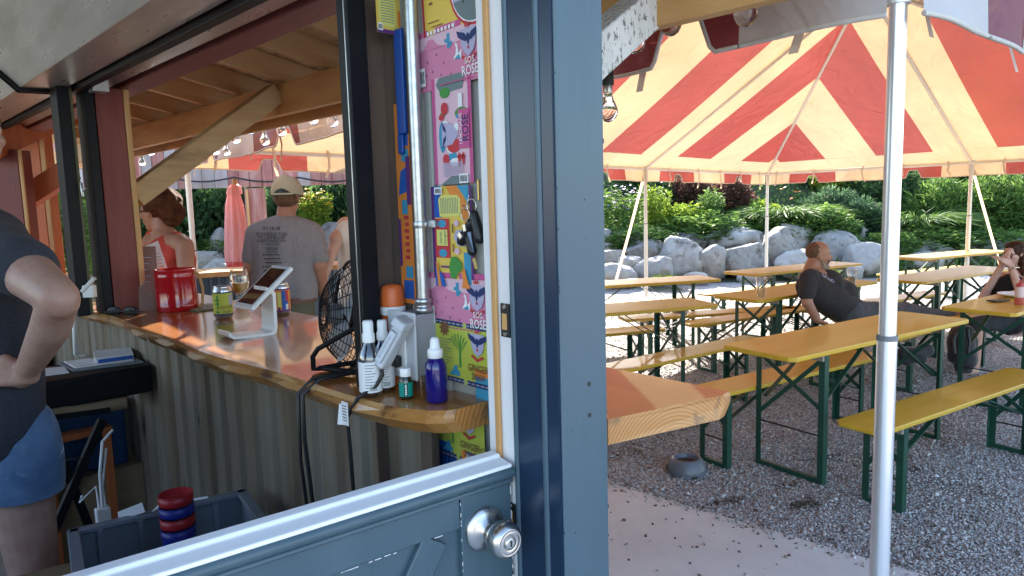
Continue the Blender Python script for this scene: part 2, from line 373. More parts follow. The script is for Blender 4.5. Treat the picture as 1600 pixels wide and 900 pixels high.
# ------------------------------------------------------------------ ground
def gravel_material():
    m = bpy.data.materials.new('gravel_bed'); m.use_nodes = True; t = m.node_tree; t.nodes.clear()
    o = _n(t, 'ShaderNodeOutputMaterial'); b = _n(t, 'ShaderNodeBsdfPrincipled'); b.inputs['Roughness'].default_value = .85
    t.links.new(b.outputs[0], o.inputs[0]); tc = _n(t, 'ShaderNodeTexCoord')
    v = _n(t, 'ShaderNodeTexVoronoi'); v.inputs['Scale'].default_value = 75; t.links.new(tc.outputs['Object'], v.inputs['Vector'])
    cr = _n(t, 'ShaderNodeValToRGB'); e = cr.color_ramp.elements
    e[0].color = (.15, .13, .12, 1); e[1].color = (.56, .54, .53, 1); e2 = e.new(.5); e2.color = (.37, .355, .34, 1)
    sp = _n(t, 'ShaderNodeSeparateColor'); t.links.new(v.outputs['Color'], sp.inputs[0]); t.links.new(sp.outputs[0], cr.inputs[0])
    nz = _n(t, 'ShaderNodeTexNoise'); nz.inputs['Scale'].default_value = 1.7; nz.inputs['Detail'].default_value = 5; t.links.new(tc.outputs['Object'], nz.inputs['Vector'])
    mr = _n(t, 'ShaderNodeMapRange'); mr.inputs[1].default_value = .5; mr.inputs[2].default_value = .68; t.links.new(nz.outputs[0], mr.inputs[0])
    mx = _n(t, 'ShaderNodeMix', data_type='RGBA'); mx.blend_type = 'MULTIPLY'; mx.inputs[7].default_value = (.66, .58, .52, 1)
    t.links.new(mr.outputs[0], mx.inputs[0]); t.links.new(cr.outputs[0], mx.inputs[6]); t.links.new(mx.outputs[2], b.inputs['Base Color'])
    bp = _n(t, 'ShaderNodeBump'); bp.inputs['Strength'].default_value = .9; bp.inputs['Distance'].default_value = .012
    t.links.new(v.outputs['Distance'], bp.inputs['Height']); t.links.new(bp.outputs[0], b.inputs['Normal'])
    return m
M['gravel'] = gravel_material()
g = MB(); g.poly([(-150, -150, 0), (200, -150, 0), (200, 200, 0), (-150, 200, 0)])
tag(g.build('ground', M['gravel']), kind='structure')
g = MB(); g.prism([(-3, -4), (3.9, -4), (2.72, 3.3), (2.05, 7.5), (-3, 7.5)], (0, 0, -.08), (1,0,0), (0,1,0), (0,0,1), .10)
tag(g.build('concrete_apron', M['concrete'], bevel=.012), kind='structure')

def scatter(name, n, pos, size, mats, flat_=.6, kind='stuff'):
    """many small stones in one mesh: squashed, turned octahedra"""
    base = np.array([(1,0,0),(-1,0,0),(0,1,0),(0,-1,0),(0,0,1),(0,0,-1)], float)
    fa = np.array([(0,2,4),(2,1,4),(1,3,4),(3,0,4),(2,0,5),(1,2,5),(3,1,5),(0,3,5)])
    sc = size*(.6+.8*rng.random((n, 1, 1)))*np.array([1, 1, flat_])*(.65+.7*rng.random((n, 6, 1)))
    a = rng.random(n)*6.283; c, s_ = np.cos(a), np.sin(a)
    v = base[None]*sc; tilt = rng.normal(0, .45, (n, 2))
    v[:, :, 2] += v[:, :, 0]*tilt[:, :1]+v[:, :, 1]*tilt[:, 1:]
    x = v[:, :, 0]*c[:, None]-v[:, :, 1]*s_[:, None]; y = v[:, :, 0]*s_[:, None]+v[:, :, 1]*c[:, None]
    v = np.stack([x, y, v[:, :, 2]], -1)+pos[:, None, :]
    f = (fa[None]+np.arange(n)[:, None, None]*6).reshape(-1, 3)
    me = bpy.data.meshes.new(name); me.vertices.add(n*6); me.vertices.foreach_set('co', v.ravel())
    me.loops.add(len(f)*3); me.loops.foreach_set('vertex_index', f.ravel().astype(np.int32))
    me.polygons.add(len(f)); me.polygons.foreach_set('loop_start', np.arange(0, len(f)*3, 3, dtype=np.int32))
    tn = np.repeat(rng.random(n), 6).astype(np.float32)
    me.update(calc_edges=True); me.validate()
    a_ = me.attributes.new('tone', 'FLOAT', 'POINT'); a_.data.foreach_set('value', tn)
    me.materials.append(mats); ob = bpy.data.objects.new(name, me); COL.objects.link(ob)
    return tag(ob, kind=kind)
def stonemat(name, cols):
    m = bpy.data.materials.new(name); m.use_nodes = True; t = m.node_tree; b = t.nodes['Principled BSDF']; b.inputs['Roughness'].default_value = .75
    a = _n(t, 'ShaderNodeAttribute'); a.attribute_name = 'tone'; cr = _n(t, 'ShaderNodeValToRGB'); e = cr.color_ramp.elements
    cr.color_ramp.interpolation = 'LINEAR'
    for i, c in enumerate(cols):
        p = i/(len(cols)-1)
        if i == 0: e[0].color = (*c, 1); e[0].position = 0
        elif i == len(cols)-1: e[-1].color = (*c, 1); e[-1].position = 1
        else: x = e.new(p); x.color = (*c, 1)
    t.links.new(a.outputs['Fac'], cr.inputs[0]); t.links.new(cr.outputs[0], b.inputs['Base Color'])
    return m
M['pebble'] = stonemat('crushed_stone', [(.16, .13, .115), (.33, .31, .30), (.47, .46, .445), (.55, .545, .535), (.27, .24, .22), (.62, .61, .60)])
n = 105000
D = 2.6+9.*rng.random(n)**1.55; lat = (rng.random(n)*1.13-.17)*D*.80
px_ = FW.x*D+RT.x*lat; py_ = FW.y*D+RT.y*lat
edge = 2.72+(3.3-py_)*.161
keep = (px_ > edge+.015)
pos = np.stack([px_, py_, .002+.004*rng.random(n)], -1)[keep]
scatter('gravel', len(pos), pos, .0068, M['pebble'])
n = 300
y_ = .6+2.4*rng.random(n); off = rng.random(n)**2.0*1.5
pos = np.stack([2.72+(3.3-y_)*.161-off, y_, np.full(n, .0235)], -1)
M['litter'] = stonemat('leaf_litter', [(.05, .04, .03), (.10, .08, .06), (.16, .14, .12), (.3, .29, .28)])
scatter('litter_on_concrete', n, pos, .0075, M['litter'], .45)
n = 260; y_ = .8+2.2*rng.random(n); off = np.abs(rng.normal(0, .035, n))
scatter('gravel_spill', n, np.stack([2.72+(3.3-y_)*.161-off, y_, np.full(n, .024)], -1), .007, M['pebble'])
M['hollow_damp'] = stonemat('hollow_and_damp_stone', [(.03, .024, .02), (.07, .055, .045), (.12, .10, .085)])  # dark pebbles put a dug hollow's shade into colour; other patches are damp
dp = []
for (px, py, rx, ry, k) in ((1256, 790, .075, .035, 170), (1130, 786, .13, .03, 70), (1290, 716, .12, .03, 50), (1225, 760, .1, .04, 30), (1420, 735, .1, .04, 40)):
    c = atz(px, py, 0); a = rng.normal(0, .5, (k, 2)); dp.append(np.stack([c.x+a[:, 0]*rx+a[:, 1]*ry*.3, c.y+a[:, 1]*ry-a[:, 0]*rx*.35, np.full(k, .007)], -1))
dp = np.concatenate(dp); scatter('hollow_and_damp_gravel', len(dp), dp, .0075, M['hollow_damp'])
c_ = atz(1100, 770, 0); n = 1500; D = 2.9+7*rng.random(n)**1.4; lat = (rng.random(n)*1.0-.1)*D*.75; q_ = np.stack([FW.x*D+RT.x*lat, FW.y*D+RT.y*lat, np.full(n, .008)], -1); q_ = q_[q_[:, 0] > 2.75+(3.3-q_[:, 1])*.161]; scatter('coarse_gravel', len(q_), q_, .0125, M['pebble'])
n = 900; D = 3+8*rng.random(n)**1.4; lat = (rng.random(n)*1.0-.1)*D*.75
q_ = np.stack([FW.x*D+RT.x*lat, FW.y*D+RT.y*lat, np.full(n, .012)], -1); q_ = q_[q_[:, 0] > 2.75+(3.3-q_[:, 1])*.161]
scatter('leaf_litter', len(q_), q_, .010, M['litter'], .3)
# twigs and dark hollow patch of gravel
# far hillside
nx, ny = 70, 40; vs = []; fs = []
def hill(D, l):
    t = max(0, min(1, (D-13.6)/9)); h = 3.3*t*t*(3-2*t)+max(0, D-22)*.25
    return h+.18*noise.noise(Vector((D*.35, l*.35, 0)))*min(1, t*4)
def gp(D, l, z=0.): return FW*D+RT*l+Vector((0, 0, z))
for j in range(ny):
    for i in range(nx):
        D = 13.4+(j/(ny-1))**1.5*40; l = (-1.15+2.4*i/(nx-1))*D
        p = gp(D, l); vs.append((p.x, p.y, hill(D, l)+.006))
for j in range(ny-1):
    for i in range(nx-1): a = j*nx+i; fs.append((a, a+1, a+nx+1, a+nx))
M['soil'] = mat('planted_slope', (.030, .040, .016), .95, col2=(.05, .065, .022), nscale=3, bump=.6, bscale=10)
h = MB(); h.add(vs, fs, True); tag(h.build('hillside', M['soil']), kind='structure')

# ------------------------------------------------------------------ bar building
shed = thing('bar_building', 'blue painted bar shed with open half door and red timber bar opening', 'building', tow(0, 0, 0))
shed.location = (0, 0, 0)
def bbox(b, n0, n1, d0, d1, z0, z1):
    o = tow(n0, d0, z0); b.obox((tow((n0+n1)/2, (d0+d1)/2, (z0+z1)/2)), BN, BD, (0, 0, 1), ((n1-n0)/2, (d1-d0)/2, (z1-z0)/2)); return b
g = MB(); g.box((-2.6, .97, .0), (.72, 7.0, .15)); g.build('floor', M['floor'], shed)
JX = .735
# right jamb: navy reveal, white inner part, tan weatherstrip
b = MB(); b.box((JX, .824, 0), (.80, .943, 2.55)); b.build('jamb_reveal', M['navy'], shed, .003)
b = MB(); b.box((JX+.001, .9435, 0), (.80, 1.018, 2.55)); b.build('jamb', M['white'], shed, .003)
b = MB(); b.box((JX-.006, .977, 1.135), (JX+.0005, .990, 2.5)); b.build('weatherstrip', M['strip'], shed, .002)
b = MB(); b.box((JX-.004, .973, 1.115), (JX+.0005, .998, 1.134)); b.build('worn_block', M['rust'], shed)
b = MB()
b.box((JX+.0005, .8205, 0), (.837, .8235, 2.6)); b.box((.8005, .8236, 0), (.837, .85, 2.6))
cas = b.build('casing', M['blue'], shed, .004)
b = MB()
for pz in (1.305, 1.253):
    b = MB(); p = aty(918, 450, .8205); b.lathe([(.0042, 0), (.0042, .0006)], (p.x, .8207, pz), (0, -1, 0), 10); b.build('screw_head', M['darkmetal'], cas)
b = MB()
for k in range(26):
    z = random.uniform(.6, 2.1); e_ = random.random(); x = .8368 if e_ < .35 else (JX+.0012 if e_ < .7 else random.uniform(.745, .83)); l = random.uniform(.0008, .004 if e_ < .7 else .0016)
    b.box((x-.0008, .8201, z-l), (x+.0008, .8207, z+l))
b.build('paint_nick', M['navy'], cas)['kind'] = 'stuff'
b = MB(); b.tube([(JX+.0015, .861, 0), (JX+.0015, .861, 2.55)], .0065, 10); b.build('bead', M['blue'], shed)
b = MB(); b.tube([(JX+.0015, .937, 0), (JX+.0015, .937, 2.55)], .006, 10); b.build('bead', M['blue'], shed)
def strike(z, h):
    p = thing('strike_plate', None, None); p.parent = shed
    b = MB(); y0 = .9455; b.box((JX-.002, y0, z-h/2), (JX+.0015, y0+.024, z+h/2)); b.build('plate', M['darkmetal'], p, .001)
    b = MB(); b.box((JX-.0028, y0+.006, z-.016), (JX-.0018, y0+.019, z+.012)); b.build('keeper', M['strip'], p)
    for dz in (-h*.40, h*.40): b = MB(); b.lathe([(.0045, 0), (.004, .002)], (JX-.002, y0+.012, z+dz), (-1, 0, 0), 10); b.build('screw', M['steel'], p)
strike(1.402, .058)
strike(1.052, .052)
# wall around the doorway, roof, back and inner walls (seen from the side only)
b = MB(); b.box((-2.6, .852, 0), (-.11, .93, 2.6)); b.box((-.11, .852, 2.25), (.735, .93, 2.6)); b.build('front_wall', M['blue'], shed)
b = MB(); b.box((-.11, .853, 0), (-.08, 1.045, 2.25)); b.build('hinge_jamb', M['navy'], shed)
b = MB(); b.box((-2.68, .93, 0), (-2.6, 7, 1.1)); b.box((-2.6, 7, 0), (.4, 7.08, 2.9)); b.build('inner_wall', M['innerwall'], shed)
# sticker wall between the doorway and the opening
b = MB(); bbox(b, .034, .078, .19, .50, 0, 2.6); b.build('wall_panel', M['tinwall'], shed)
b = MB(); bbox(b, .034, .078, .03, .188, 0, 2.6); b.build('corner_post', M['blue'], shed)
b = MB()
for d_ in (.425, .395): bbox(b, .024, .0345, d_-.009, d_+.009, 0, 2.6)
b.build('panel_rib', M['tinwall'], shed, .004)
b = MB(); bbox(b, .0185, .0335, .505, .562, 0, 2.3); b.build('steel_angle', M['rust'], shed, .002)
b = MB(); bbox(b, -.046, .0338, .5622, .5675, 0, 2.3); b.build('steel_angle', M['rust'], shed, .001)
b = MB(); bbox(b, .024, .0335, .5005, .5045, 0, 2.3); b.build('angle_flange', M['tinwall'], shed)
# posts of the bar opening
def wpost(n0, n1, d0, d1, z0, z1, m, nm='timber_post'):
    b = MB(); bbox(b, n0, n1, d0, d1, z0, z1); return b.build(nm, m, shed, .004)
wpost(-.085, .012, 2.30, 2.40, 1.22, 2.076, M['redtimber'])
wpost(.0125, .034, 2.298, 2.402, 1.221, 2.075, M['tanraw'], 'post_edge')
wpost(-.12, .03, 3.17, 3.30, 0, 2.02, M['orangetimber']) if False else None
# left bay timbers
def pb(px0, px1, D, z0, z1, th, m, nm):
    a, c = at(px0, 300, D), at(px1, 300, D); w = (c-a).to_2d().length; mid = (a+c)/2; x = (c-a); x.z = 0; x.normalize(); y = Vector((-x.y, x.x, 0))
    b = MB(); b.obox((mid.x+y.x*th/2, mid.y+y.y*th/2, (z0+z1)/2), x, y, (0, 0, 1), (w/2, th/2, (z1-z0)/2)); return b.build(nm, m, shed, .004)
pb(-12, 33, 3.75, .15, 1.95, .11, M['redtimber'], 'timber_post')
pb(33.5, 39, 3.748, .15, 1.949, .012, M['tanraw'], 'post_edge')
pb(29, 68, 4.35, .0, 2.12, .14, M['orangetimber'], 'timber_post')
pb(68.6, 76, 4.348, .0, 2.119, .012, M['tanraw'], 'post_edge')
b = MB(); b.bar(at(36, 313, 3.95), at(112, 264, 3.95), .075, .115); b.build('brace', M['orangetimber'], shed, .004)
b = MB(); b.bar(at(-30, 230, 3.6), at(104, 175, 4.5), .13, .13); b.build('header_beam', M['orangetimber'], shed, .004)
# header over the opening (red, along d), outer beam, braces, rafters, sheathing
b = MB(); bbox(b, .0, .10, .05, 5.4, 2.076, 2.20); b.build('header_beam', M['redbeam'], shed, .004)
b = MB(); bbox(b, -.002, .03, .05, 5.4, 2.2002, 2.34); b.build('fascia_board', M['redbeam'], shed, .003)
b = MB(); bbox(b, .66, .70, -.1, 7, 2.022, 2.157); b.build('outer_beam', M['pine_d'], shed, .004)
b = MB(); b.bar(tow(.03, 2.352, 1.665), tow(.66, 2.352, 2.12), .09, .085); b.build('brace', M['brace'], shed, .004)
b = MB(); b.bar(at(870, 133, 1.55), at(1110, -74, 2.05), .085, .092); b.build('brace', M['whitewood'], shed, .006)
RS = -.21
def rz(n): return 2.31+RS*n
raf = MB(); L_ = 3.6; raf.obox((0, 0, .05), (1, 0, 0), (0, 1, 0), (0, 0, 1), (L_/2, .019, .05))
r0 = None
for d in [.30, .72, 1.13, 1.54, 1.94, 2.33, 2.78, 3.22, 3.66, 4.1, 4.55, 5.0, 5.5]:
    nmid = .89-L_/2*.978; p = tow(nmid, d, rz(nmid))
    if r0 is None: o = raf.build('rafter', M['pine_n'], shed, .002); r0 = o
    else: o = r0.copy(); COL.objects.link(o)
    xa = Vector((BN.x, BN.y, RS)).normalized(); o.matrix_world = frame(p, xa, BD, xa.cross(BD)); o.parent = shed
# roof boards run along d, laid side by side up the slope
w_ = .185; r0 = None; k = 0; n_ = .905
while n_ > -2.7:
    nm_ = n_-w_/2; p = tow(nm_, 3.3, rz(nm_)+.105)
    if r0 is None:
        bb = MB(); bb.box((-w_/2+.003, -3.6, 0), (w_/2-.003, 3.6, .02)); r0 = bb.build('roof_board', M['ply'], shed); o = r0
    else: o = r0.copy(); COL.objects.link(o)
    xa = Vector((BN.x, BN.y, RS)).normalized(); o.matrix_world = frame(p+Vector((0, 0, .001*random.uniform(-2, 2))), xa, BD, xa.cross(BD)); o.parent = shed
    n_ -= w_; k += 1
b = MB(); xa = Vector((BN.x, BN.y, RS)).normalized(); c = tow(-1.04, 3.3, rz(-1.04)+.14); b.obox(c, xa, BD, xa.cross(BD), (2.0, 3.7, .006)); b.build('roof_sheet', M['galv'], shed)
b = MB(); bbox(b, .898, .920, -.25, 1.2, 2.108, 2.25); b.build('eave_board', M['pine_d'], shed, .003)
b = MB(); bbox(b, .898, .920, 1.203, 7, 2.028, 2.25); b.build('eave_board', M['pine_d'], shed, .003)  # extra depth added to block low sun leaking onto the worker inside

# ------------------------------------------------------------------ half door
door = thing('dutch_door', 'blue lower half door with worn white top edge and nickel knob', 'door'); door.parent = shed
del door['category']
DY = .95
b = MB(); b.box((-.075, DY+.012, .16), (JX-.006, DY+.045, 1.118)); b.build('panel', M['blue'], door)
b = MB(); b.box((.624, DY, .16), (JX-.006, DY+.0455, 1.1185)); b.build('stile', M['blue'], door, .0025)
b = MB(); b.box((-.075, DY+.0005, .16), (.03, DY+.0455, 1.1185)); b.build('stile', M['blue'], door, .0025)
b = MB(); b.box((.031, DY+.0008, 1.067), (.623, DY+.0457, 1.1187)); b.build('rail', M['blue'], door, .0025)
b = MB(); b.box((.031, DY+.0008, .16), (.623, DY+.0457, .30)); b.build('rail', M['blue'], door, .0025)
for (x0, z0, x1, z1) in ((.575, 1.062, .08, .31), (.08, 1.062, .575, .31)):
    b = MB(); b.bar((x0, DY+.009, z0), (x1, DY+.009, z1), .016, .07, up=(0, 1, 0)) if False else b.obox(((x0+x1)/2, DY+.0085+(.0006 if x0 < x1 else 0), (z0+z1)/2), (x1-x0, 0, z1-z0), (0, 1, 0), (-(z1-z0), 0, x1-x0), (math.hypot(x1-x0, z1-z0)/2, .0075, .026))
    b.build('cross_brace', M['blue'], door, .003)
# chipped white paint along the joints
b = MB()
for k in range(16):
    x = random.uniform(.3, .62); z = 1.067+random.uniform(-.0006, .0006)
    b.box((x, DY-.0004, z-.0005), (x+random.uniform(.003, .014), DY+.0005, z+.0006))
for k in range(14):
    z = random.uniform(.97, 1.115); b.box((.6232, DY-.0003, z), (.6242, DY+.0006, z+random.uniform(.002, .008)))
for k in range(9):
    z = random.uniform(.9, 1.12); b.box((JX-.0068, DY-.0004, z), (JX-.0055, DY+.004, z+random.uniform(.004, .016)))
b.build('paint_chip', M['white'], door)['kind'] = 'stuff'
b = MB()
pf = [(DY+.046, 1.119), (DY+.046, 1.166), (DY+.023, 1.166), (DY+.02, 1.160), (DY-.012, 1.157), (DY-.012, 1.150), (DY+.0, 1.150), (DY, 1.119)]
b.prism(pf, (-.075, 0, 0), (0, 1, 0), (0, 0, 1), (1, 0, 0), .80); b.build('top_ledge', M['topwhite'], door, .0025)
b = MB(); b.tube([(-.075, DY-.006, 1.141), (JX-.007, DY-.006, 1.141)], .0105, 10)
b.tube([(-.075, DY-.003, 1.125), (JX-.007, DY-.003, 1.125)], .0055, 8); b.build('drip_moulding', M['blue'], door)
kn = thing('knob_set', None, None); kn.parent = door
KS = 1.18; kc = Vector((.669, DY, 1.054)); _lathe = MB.lathe
def klathe(b, prof, o, ax, seg): return _lathe(b, [(r*KS, h*KS) for r, h in prof], o, ax, seg)
b = MB(); klathe(b, [(.0325, 0), (.0325, .003), (.030, .006), (.024, .0085), (.0165, .011), (.013, .016)], kc, (0, -1, 0), 40); b.build('rosette', M['steel'], kn)
b = MB(); klathe(b, [(.0125, .012), (.0115, .022), (.0125, .027), (.018, .030), (.0235, .036), (.0265, .044), (.0262, .051), (.0235, .058), (.0195, .0615), (.0185, .0622), (.0178, .0616), (.0155, .0622), (.0105, .0628), (.0092, .0618)], kc, (0, -1, 0), 48)
b.build('knob', M['steel'], kn)
b = MB(); klathe(b, [(.0088, .0615), (.0084, .0640), (.006, .0642)], kc, (0, -1, 0), 24); b.build('lock_cylinder', M['steel'], kn)
b = MB(); b.box((kc.x-.0013, kc.y-.0765, kc.z-.005), (kc.x+.0013, kc.y-.0757, kc.z+.005)); b.build('keyhole', M['blackplastic'], kn)

# ------------------------------------------------------------------ counter: one live-edge slab that runs through the opening
def endgrain():
    m = bpy.data.materials.new('sawn_end_grain'); m.use_nodes = True; t = m.node_tree; b = t.nodes['Principled BSDF']; b.inputs['Roughness'].default_value = .42
    b.inputs['Coat Weight'].default_value = .3
    tc = _n(t, 'ShaderNodeTexCoord'); mp = _n(t, 'ShaderNodeMapping'); mp.inputs['Location'].default_value = (-1.02, -.79, -1.10)
    t.links.new(tc.outputs['Object'], mp.inputs[0]); w = _n(t, 'ShaderNodeTexWave', wave_type='RINGS', rings_direction='SPHERICAL')
    w.inputs['Scale'].default_value = 46; w.inputs['Distortion'].default_value = 1.2; w.inputs['Detail'].default_value = 3; w.inputs['Detail Scale'].default_value = 1.5
    t.links.new(mp.outputs[0], w.inputs['Vector']); cr = _n(t, 'ShaderNodeValToRGB'); e = cr.color_ramp.elements
    e[0].color = (.33, .13, .032, 1); e[1].color = (.47, .21, .055, 1); e[0].position = .05; e[1].position = .45
    t.links.new(w.outputs[0], cr.inputs[0])
    nz = _n(t, 'ShaderNodeTexNoise'); nz.inputs['Scale'].default_value = 26; nz.inputs['Detail'].default_value = 6; t.links.new(tc.outputs['Object'], nz.inputs['Vector'])
    mx = _n(t, 'ShaderNodeMix', data_type='RGBA'); mr = _n(t, 'ShaderNodeMapRange'); mr.inputs[1].default_value = .58; mr.inputs[2].default_value = .72
    t.links.new(nz.outputs[0], mr.inputs[0]); t.links.new(mr.outputs[0], mx.inputs[0]); t.links.new(cr.outputs[0], mx.inputs[6]); mx.inputs[7].default_value = (.17, .075, .025, 1)
    t.links.new(mx.outputs[2], b.inputs['Base Color']); return m
M['endgrain'] = endgrain()
ctr = thing('bar_counter', 'long varnished live edge bar counter through the opening with tin front', 'counter', tow(0, 1.5, 0)); ctr.location = (0, 0, 0)
inner = []
d = 4.9
while d > .44:
    inner.append((-.142+.016*math.sin(d*3.1+1)+.007*math.sin(d*9.3)-.004*d*.5, d)); d -= .07
inner += [(-.135, .40), (-.122, .35), (-.103, .305), (-.080, .280), (-.06, .272)]
out = []
d = -.043
while d < 4.9:
    out.append((.385+.012*math.sin(d*2.3+.4)+.005*math.sin(d*8), d)); d += .09
poly = inner + [(.033, .270), (.033, .496), (.0795, .496), (.0795, .02)] + [(.355, -.049), (.377, -.046)] + out
Nn = len(poly); zt, zb = 1.22, 1.174
sl = MB()
top = [tow(n, d, zt) for n, d in poly]
# top face slightly inset, rounded-over rim, bulging bark side
cx = .12
def ins(n, d, k):
    if n < -.05: return n+k
    if n > .30: return n-k
    return n
t0 = [tow(ins(n, d, .010), d, zt) for n, d in poly]; t1 = [tow(n, d, zt-.008) for n, d in poly]
t2 = [tow(n+(.012*math.sin(d*23) if -.13 > n else 0)*.6, d, (zt+zb)/2) for n, d in poly]; t3 = [tow(ins(n, d, .022), d, zb) for n, d in poly]
sl.add(t0, [tuple(range(Nn))]); sl.cur = 1
vs = t0+t1+t2+t3; fs = []; kinds = []
for r in range(3):
    for i in range(Nn):
        j = (i+1) % Nn; fs.append((r*Nn+j, r*Nn+i, (r+1)*Nn+i, (r+1)*Nn+j)); e = (poly[i], poly[j])
        kinds.append(2 if (abs(e[0][1]-e[1][1]) < .08 and min(e[0][0], e[1][0]) > .07) and max(e[0][1], e[1][1]) < .03 else (2 if min(e[0][0], e[1][0]) > -.07 and max(e[0][0], e[1][0]) < .05 else 1))
for f, kd in zip(fs, kinds): sl.cur = kd; sl.add([vs[i] for i in f], [(0, 1, 2, 3)])
sl.cur = 1; sl.add(t3, [tuple(range(Nn))[::-1]])
so = sl.build('slab', [M['slabtop'], M['bark'], M['endgrain']], ctr)
bm = bmesh.new(); bm.from_mesh(so.data); bmesh.ops.remove_doubles(bm, verts=bm.verts, dist=.0002); bmesh.ops.recalc_face_normals(bm, faces=bm.faces)
bmesh.ops.triangulate(bm, faces=[f for f in bm.faces if len(f.verts) > 4]); bm.to_mesh(so.data); bm.free()
# corrugated front under the slab (deep box ribs)
c = MB(); prof = []; d = .44; per = .118
while d < 4.9:
    prof += [(-.018, d), (-.018, d+.070), (-.006, d+.086), (-.006, d+.102)]; d += per
vs = []; fs = []
for i, (n, d) in enumerate(prof): vs += [tow(n, d, .0), tow(n, d, 1.176)]
for i in range(len(prof)-1): fs.append((2*i, 2*i+2, 2*i+3, 2*i+1))
c.add(vs, fs); c.build('corrugated_front', M['corr'], ctr)
b = MB(); bbox(b, -.02, .0, .40, .438, .0, 1.174); b.build('front_edge', M['rust'], ctr, .002)

# ------------------------------------------------------------------ roller shutter over the opening
sh = thing('roller_shutter', 'grey metal roller shutter hood and black guides over the bar opening', 'shutter', tow(-.1, .5, 1.22)); sh.location = (0, 0, 0)
def shutter(parent, d0, d1, n_off=0., z_off=0., only=False):
    hp = [(-.045, 2.16), (-.045, 2.135), (-.16, 2.073), (-.295, 2.070), (-.44, 2.215), (-.44, 2.36), (-.30, 2.50), (-.16, 2.50), (-.045, 2.40)]
    hp = [(n+n_off, z+z_off) for n, z in hp]
    b = MB(); b.prism(hp[2:], tow(0, d0), BN, (0, 0, 1), BD, d1-d0); b.build('hood', M['hoodmetal'], parent, .003)
    hh = [(n*1.0+(-.0), z) for n, z in hp]
    cen = (sum(p[0] for p in hp[2:])/7, sum(p[1] for p in hp[2:])/7)
    big = [((n-cen[0])*1.06+cen[0], (z-cen[1])*1.06+cen[1]) for n, z in hp[2:]]
    b = MB(); b.prism(big, tow(0, d1), BN, (0, 0, 1), BD, .012); b.build('end_plate', M['black'], parent, .002)
    b = MB(); b.prism(big, tow(0, d0-.012), BN, (0, 0, 1), BD, .012); b.build('end_plate', M['black'], parent, .002)
    b = MB(); bbox(b, -.150+n_off, -.118+n_off, d0+.02, d1-.02, 2.055+z_off, 2.072+z_off); bbox(b, -.117+n_off, -.058+n_off, d0+.02, d1-.02, 2.094+z_off, 2.114+z_off); b.build('bottom_bar', M['black'], parent, .003)
    b = MB(); b.prism([(-.055+n_off, 2.112+z_off), (-.006+n_off, 2.091+z_off), (-.006+n_off, 2.19+z_off), (-.055+n_off, 2.19+z_off)], tow(0, d0+.02), BN, (0, 0, 1), BD, d1-d0-.04); b.build('curtain_slat', M['hoodmetal'], parent, .002)
shutter(sh, .45, 2.42)
b = MB(); bbox(b, -.092, -.047, .520, .558, 1.221, 2.12); b.build('guide_rail', M['black'], sh, .003)
b = MB(); bbox(b, -.0925, -.0915, .528, .531, 1.221, 2.12); b.build('guide_seam', M['galv'], sh)
for (n0, n1, d0, d1) in ((-.205, -.163, 2.32, 2.42), (-.12, -.088, 2.30, 2.42)):
    b = MB(); bbox(b, n0, n1, d0, d1, 1.221, 2.07); b.build('guide_rail', M['black'], sh, .003)
M['olive'] = flat('olive_painted_metal', (.12, .12, .055), .5)
b = MB(); bbox(b, -.162, -.152, 2.33, 2.40, 1.221, 2.07); b.build('guide_lining', M['olive'], sh)
b = MB(); bbox(b, -.115, -.06, 2.20, 2.26, 2.045, 2.09); b.build('bracket', M['galv'], sh, .003)
b = MB(); b.tube([tow(-.158, 2.30, 1.72), tow(-.160, 2.29, 1.70), tow(-.157, 2.295, 1.67)], .005, 8); b.tube([tow(-.158, 2.29, 1.69), tow(-.15, 2.27, 1.70)], .004, 6); b.build('latch', M['galv'], sh)
s2 = thing('roller_shutter', 'second roller shutter hood beyond the red post at left', 'shutter'); 
shutter(s2, 2.47, 4.6, .0, .0)
# ------------------------------------------------------------------ tent: 20 x 30 ft striped frame tent
TAX, TAY, TH, SX_, RISE = 1.744, .776, 2.182, -.022, 1.764
TL, TW, ST = 9.144, 6.096, .762
VH = .19
def T(s, t, dz=0.): return Vector((TAX+s, TAY+t, TH+SX_*s+dz))
tent = thing('frame_tent', 'red and white striped frame tent with scalloped valance on white poles', 'tent', (TAX+TL/2, TAY+TW/2, 0)); tent.location = (0, 0, 0)
def roofp(s, t):
    h = min(t, TW-t, s, TL-s); h = max(0, h); return T(s, t, RISE*h/(TW/2))
BND = .26
def clip_poly(poly, ax, lo, hi):
    def cut(P, k, keep):
        o = []
        for i in range(len(P)):
            a, b_ = P[i], P[(i+1) % len(P)]
            ia, ib = keep(a[ax], k), keep(b_[ax], k)
            if ia: o.append(a)
            if ia != ib:
                u = (k-a[ax])/(b_[ax]-a[ax]); o.append((a[0]+(b_[0]-a[0])*u, a[1]+(b_[1]-a[1])*u))
        return o
    P = cut(poly, lo, lambda v, k: v >= k-1e-9)
    return cut(P, hi, lambda v, k: v <= k+1e-9) if P else P
H2 = TW/2
sides = [  # plan polygons of the four planes, stripe axis, length
    ([(0, 0), (TL, 0), (TL-H2, H2), (H2, H2)], 0, TL, 1, 0),
    ([(TL, TW), (0, TW), (H2, H2), (TL-H2, H2)], 0, TL, 1, TW),
    ([(0, TW), (0, 0), (H2, H2)], 1, TW, 0, 0),
    ([(TL, 0), (TL, TW), (TL-H2, H2)], 1, TW, 0, TL)]
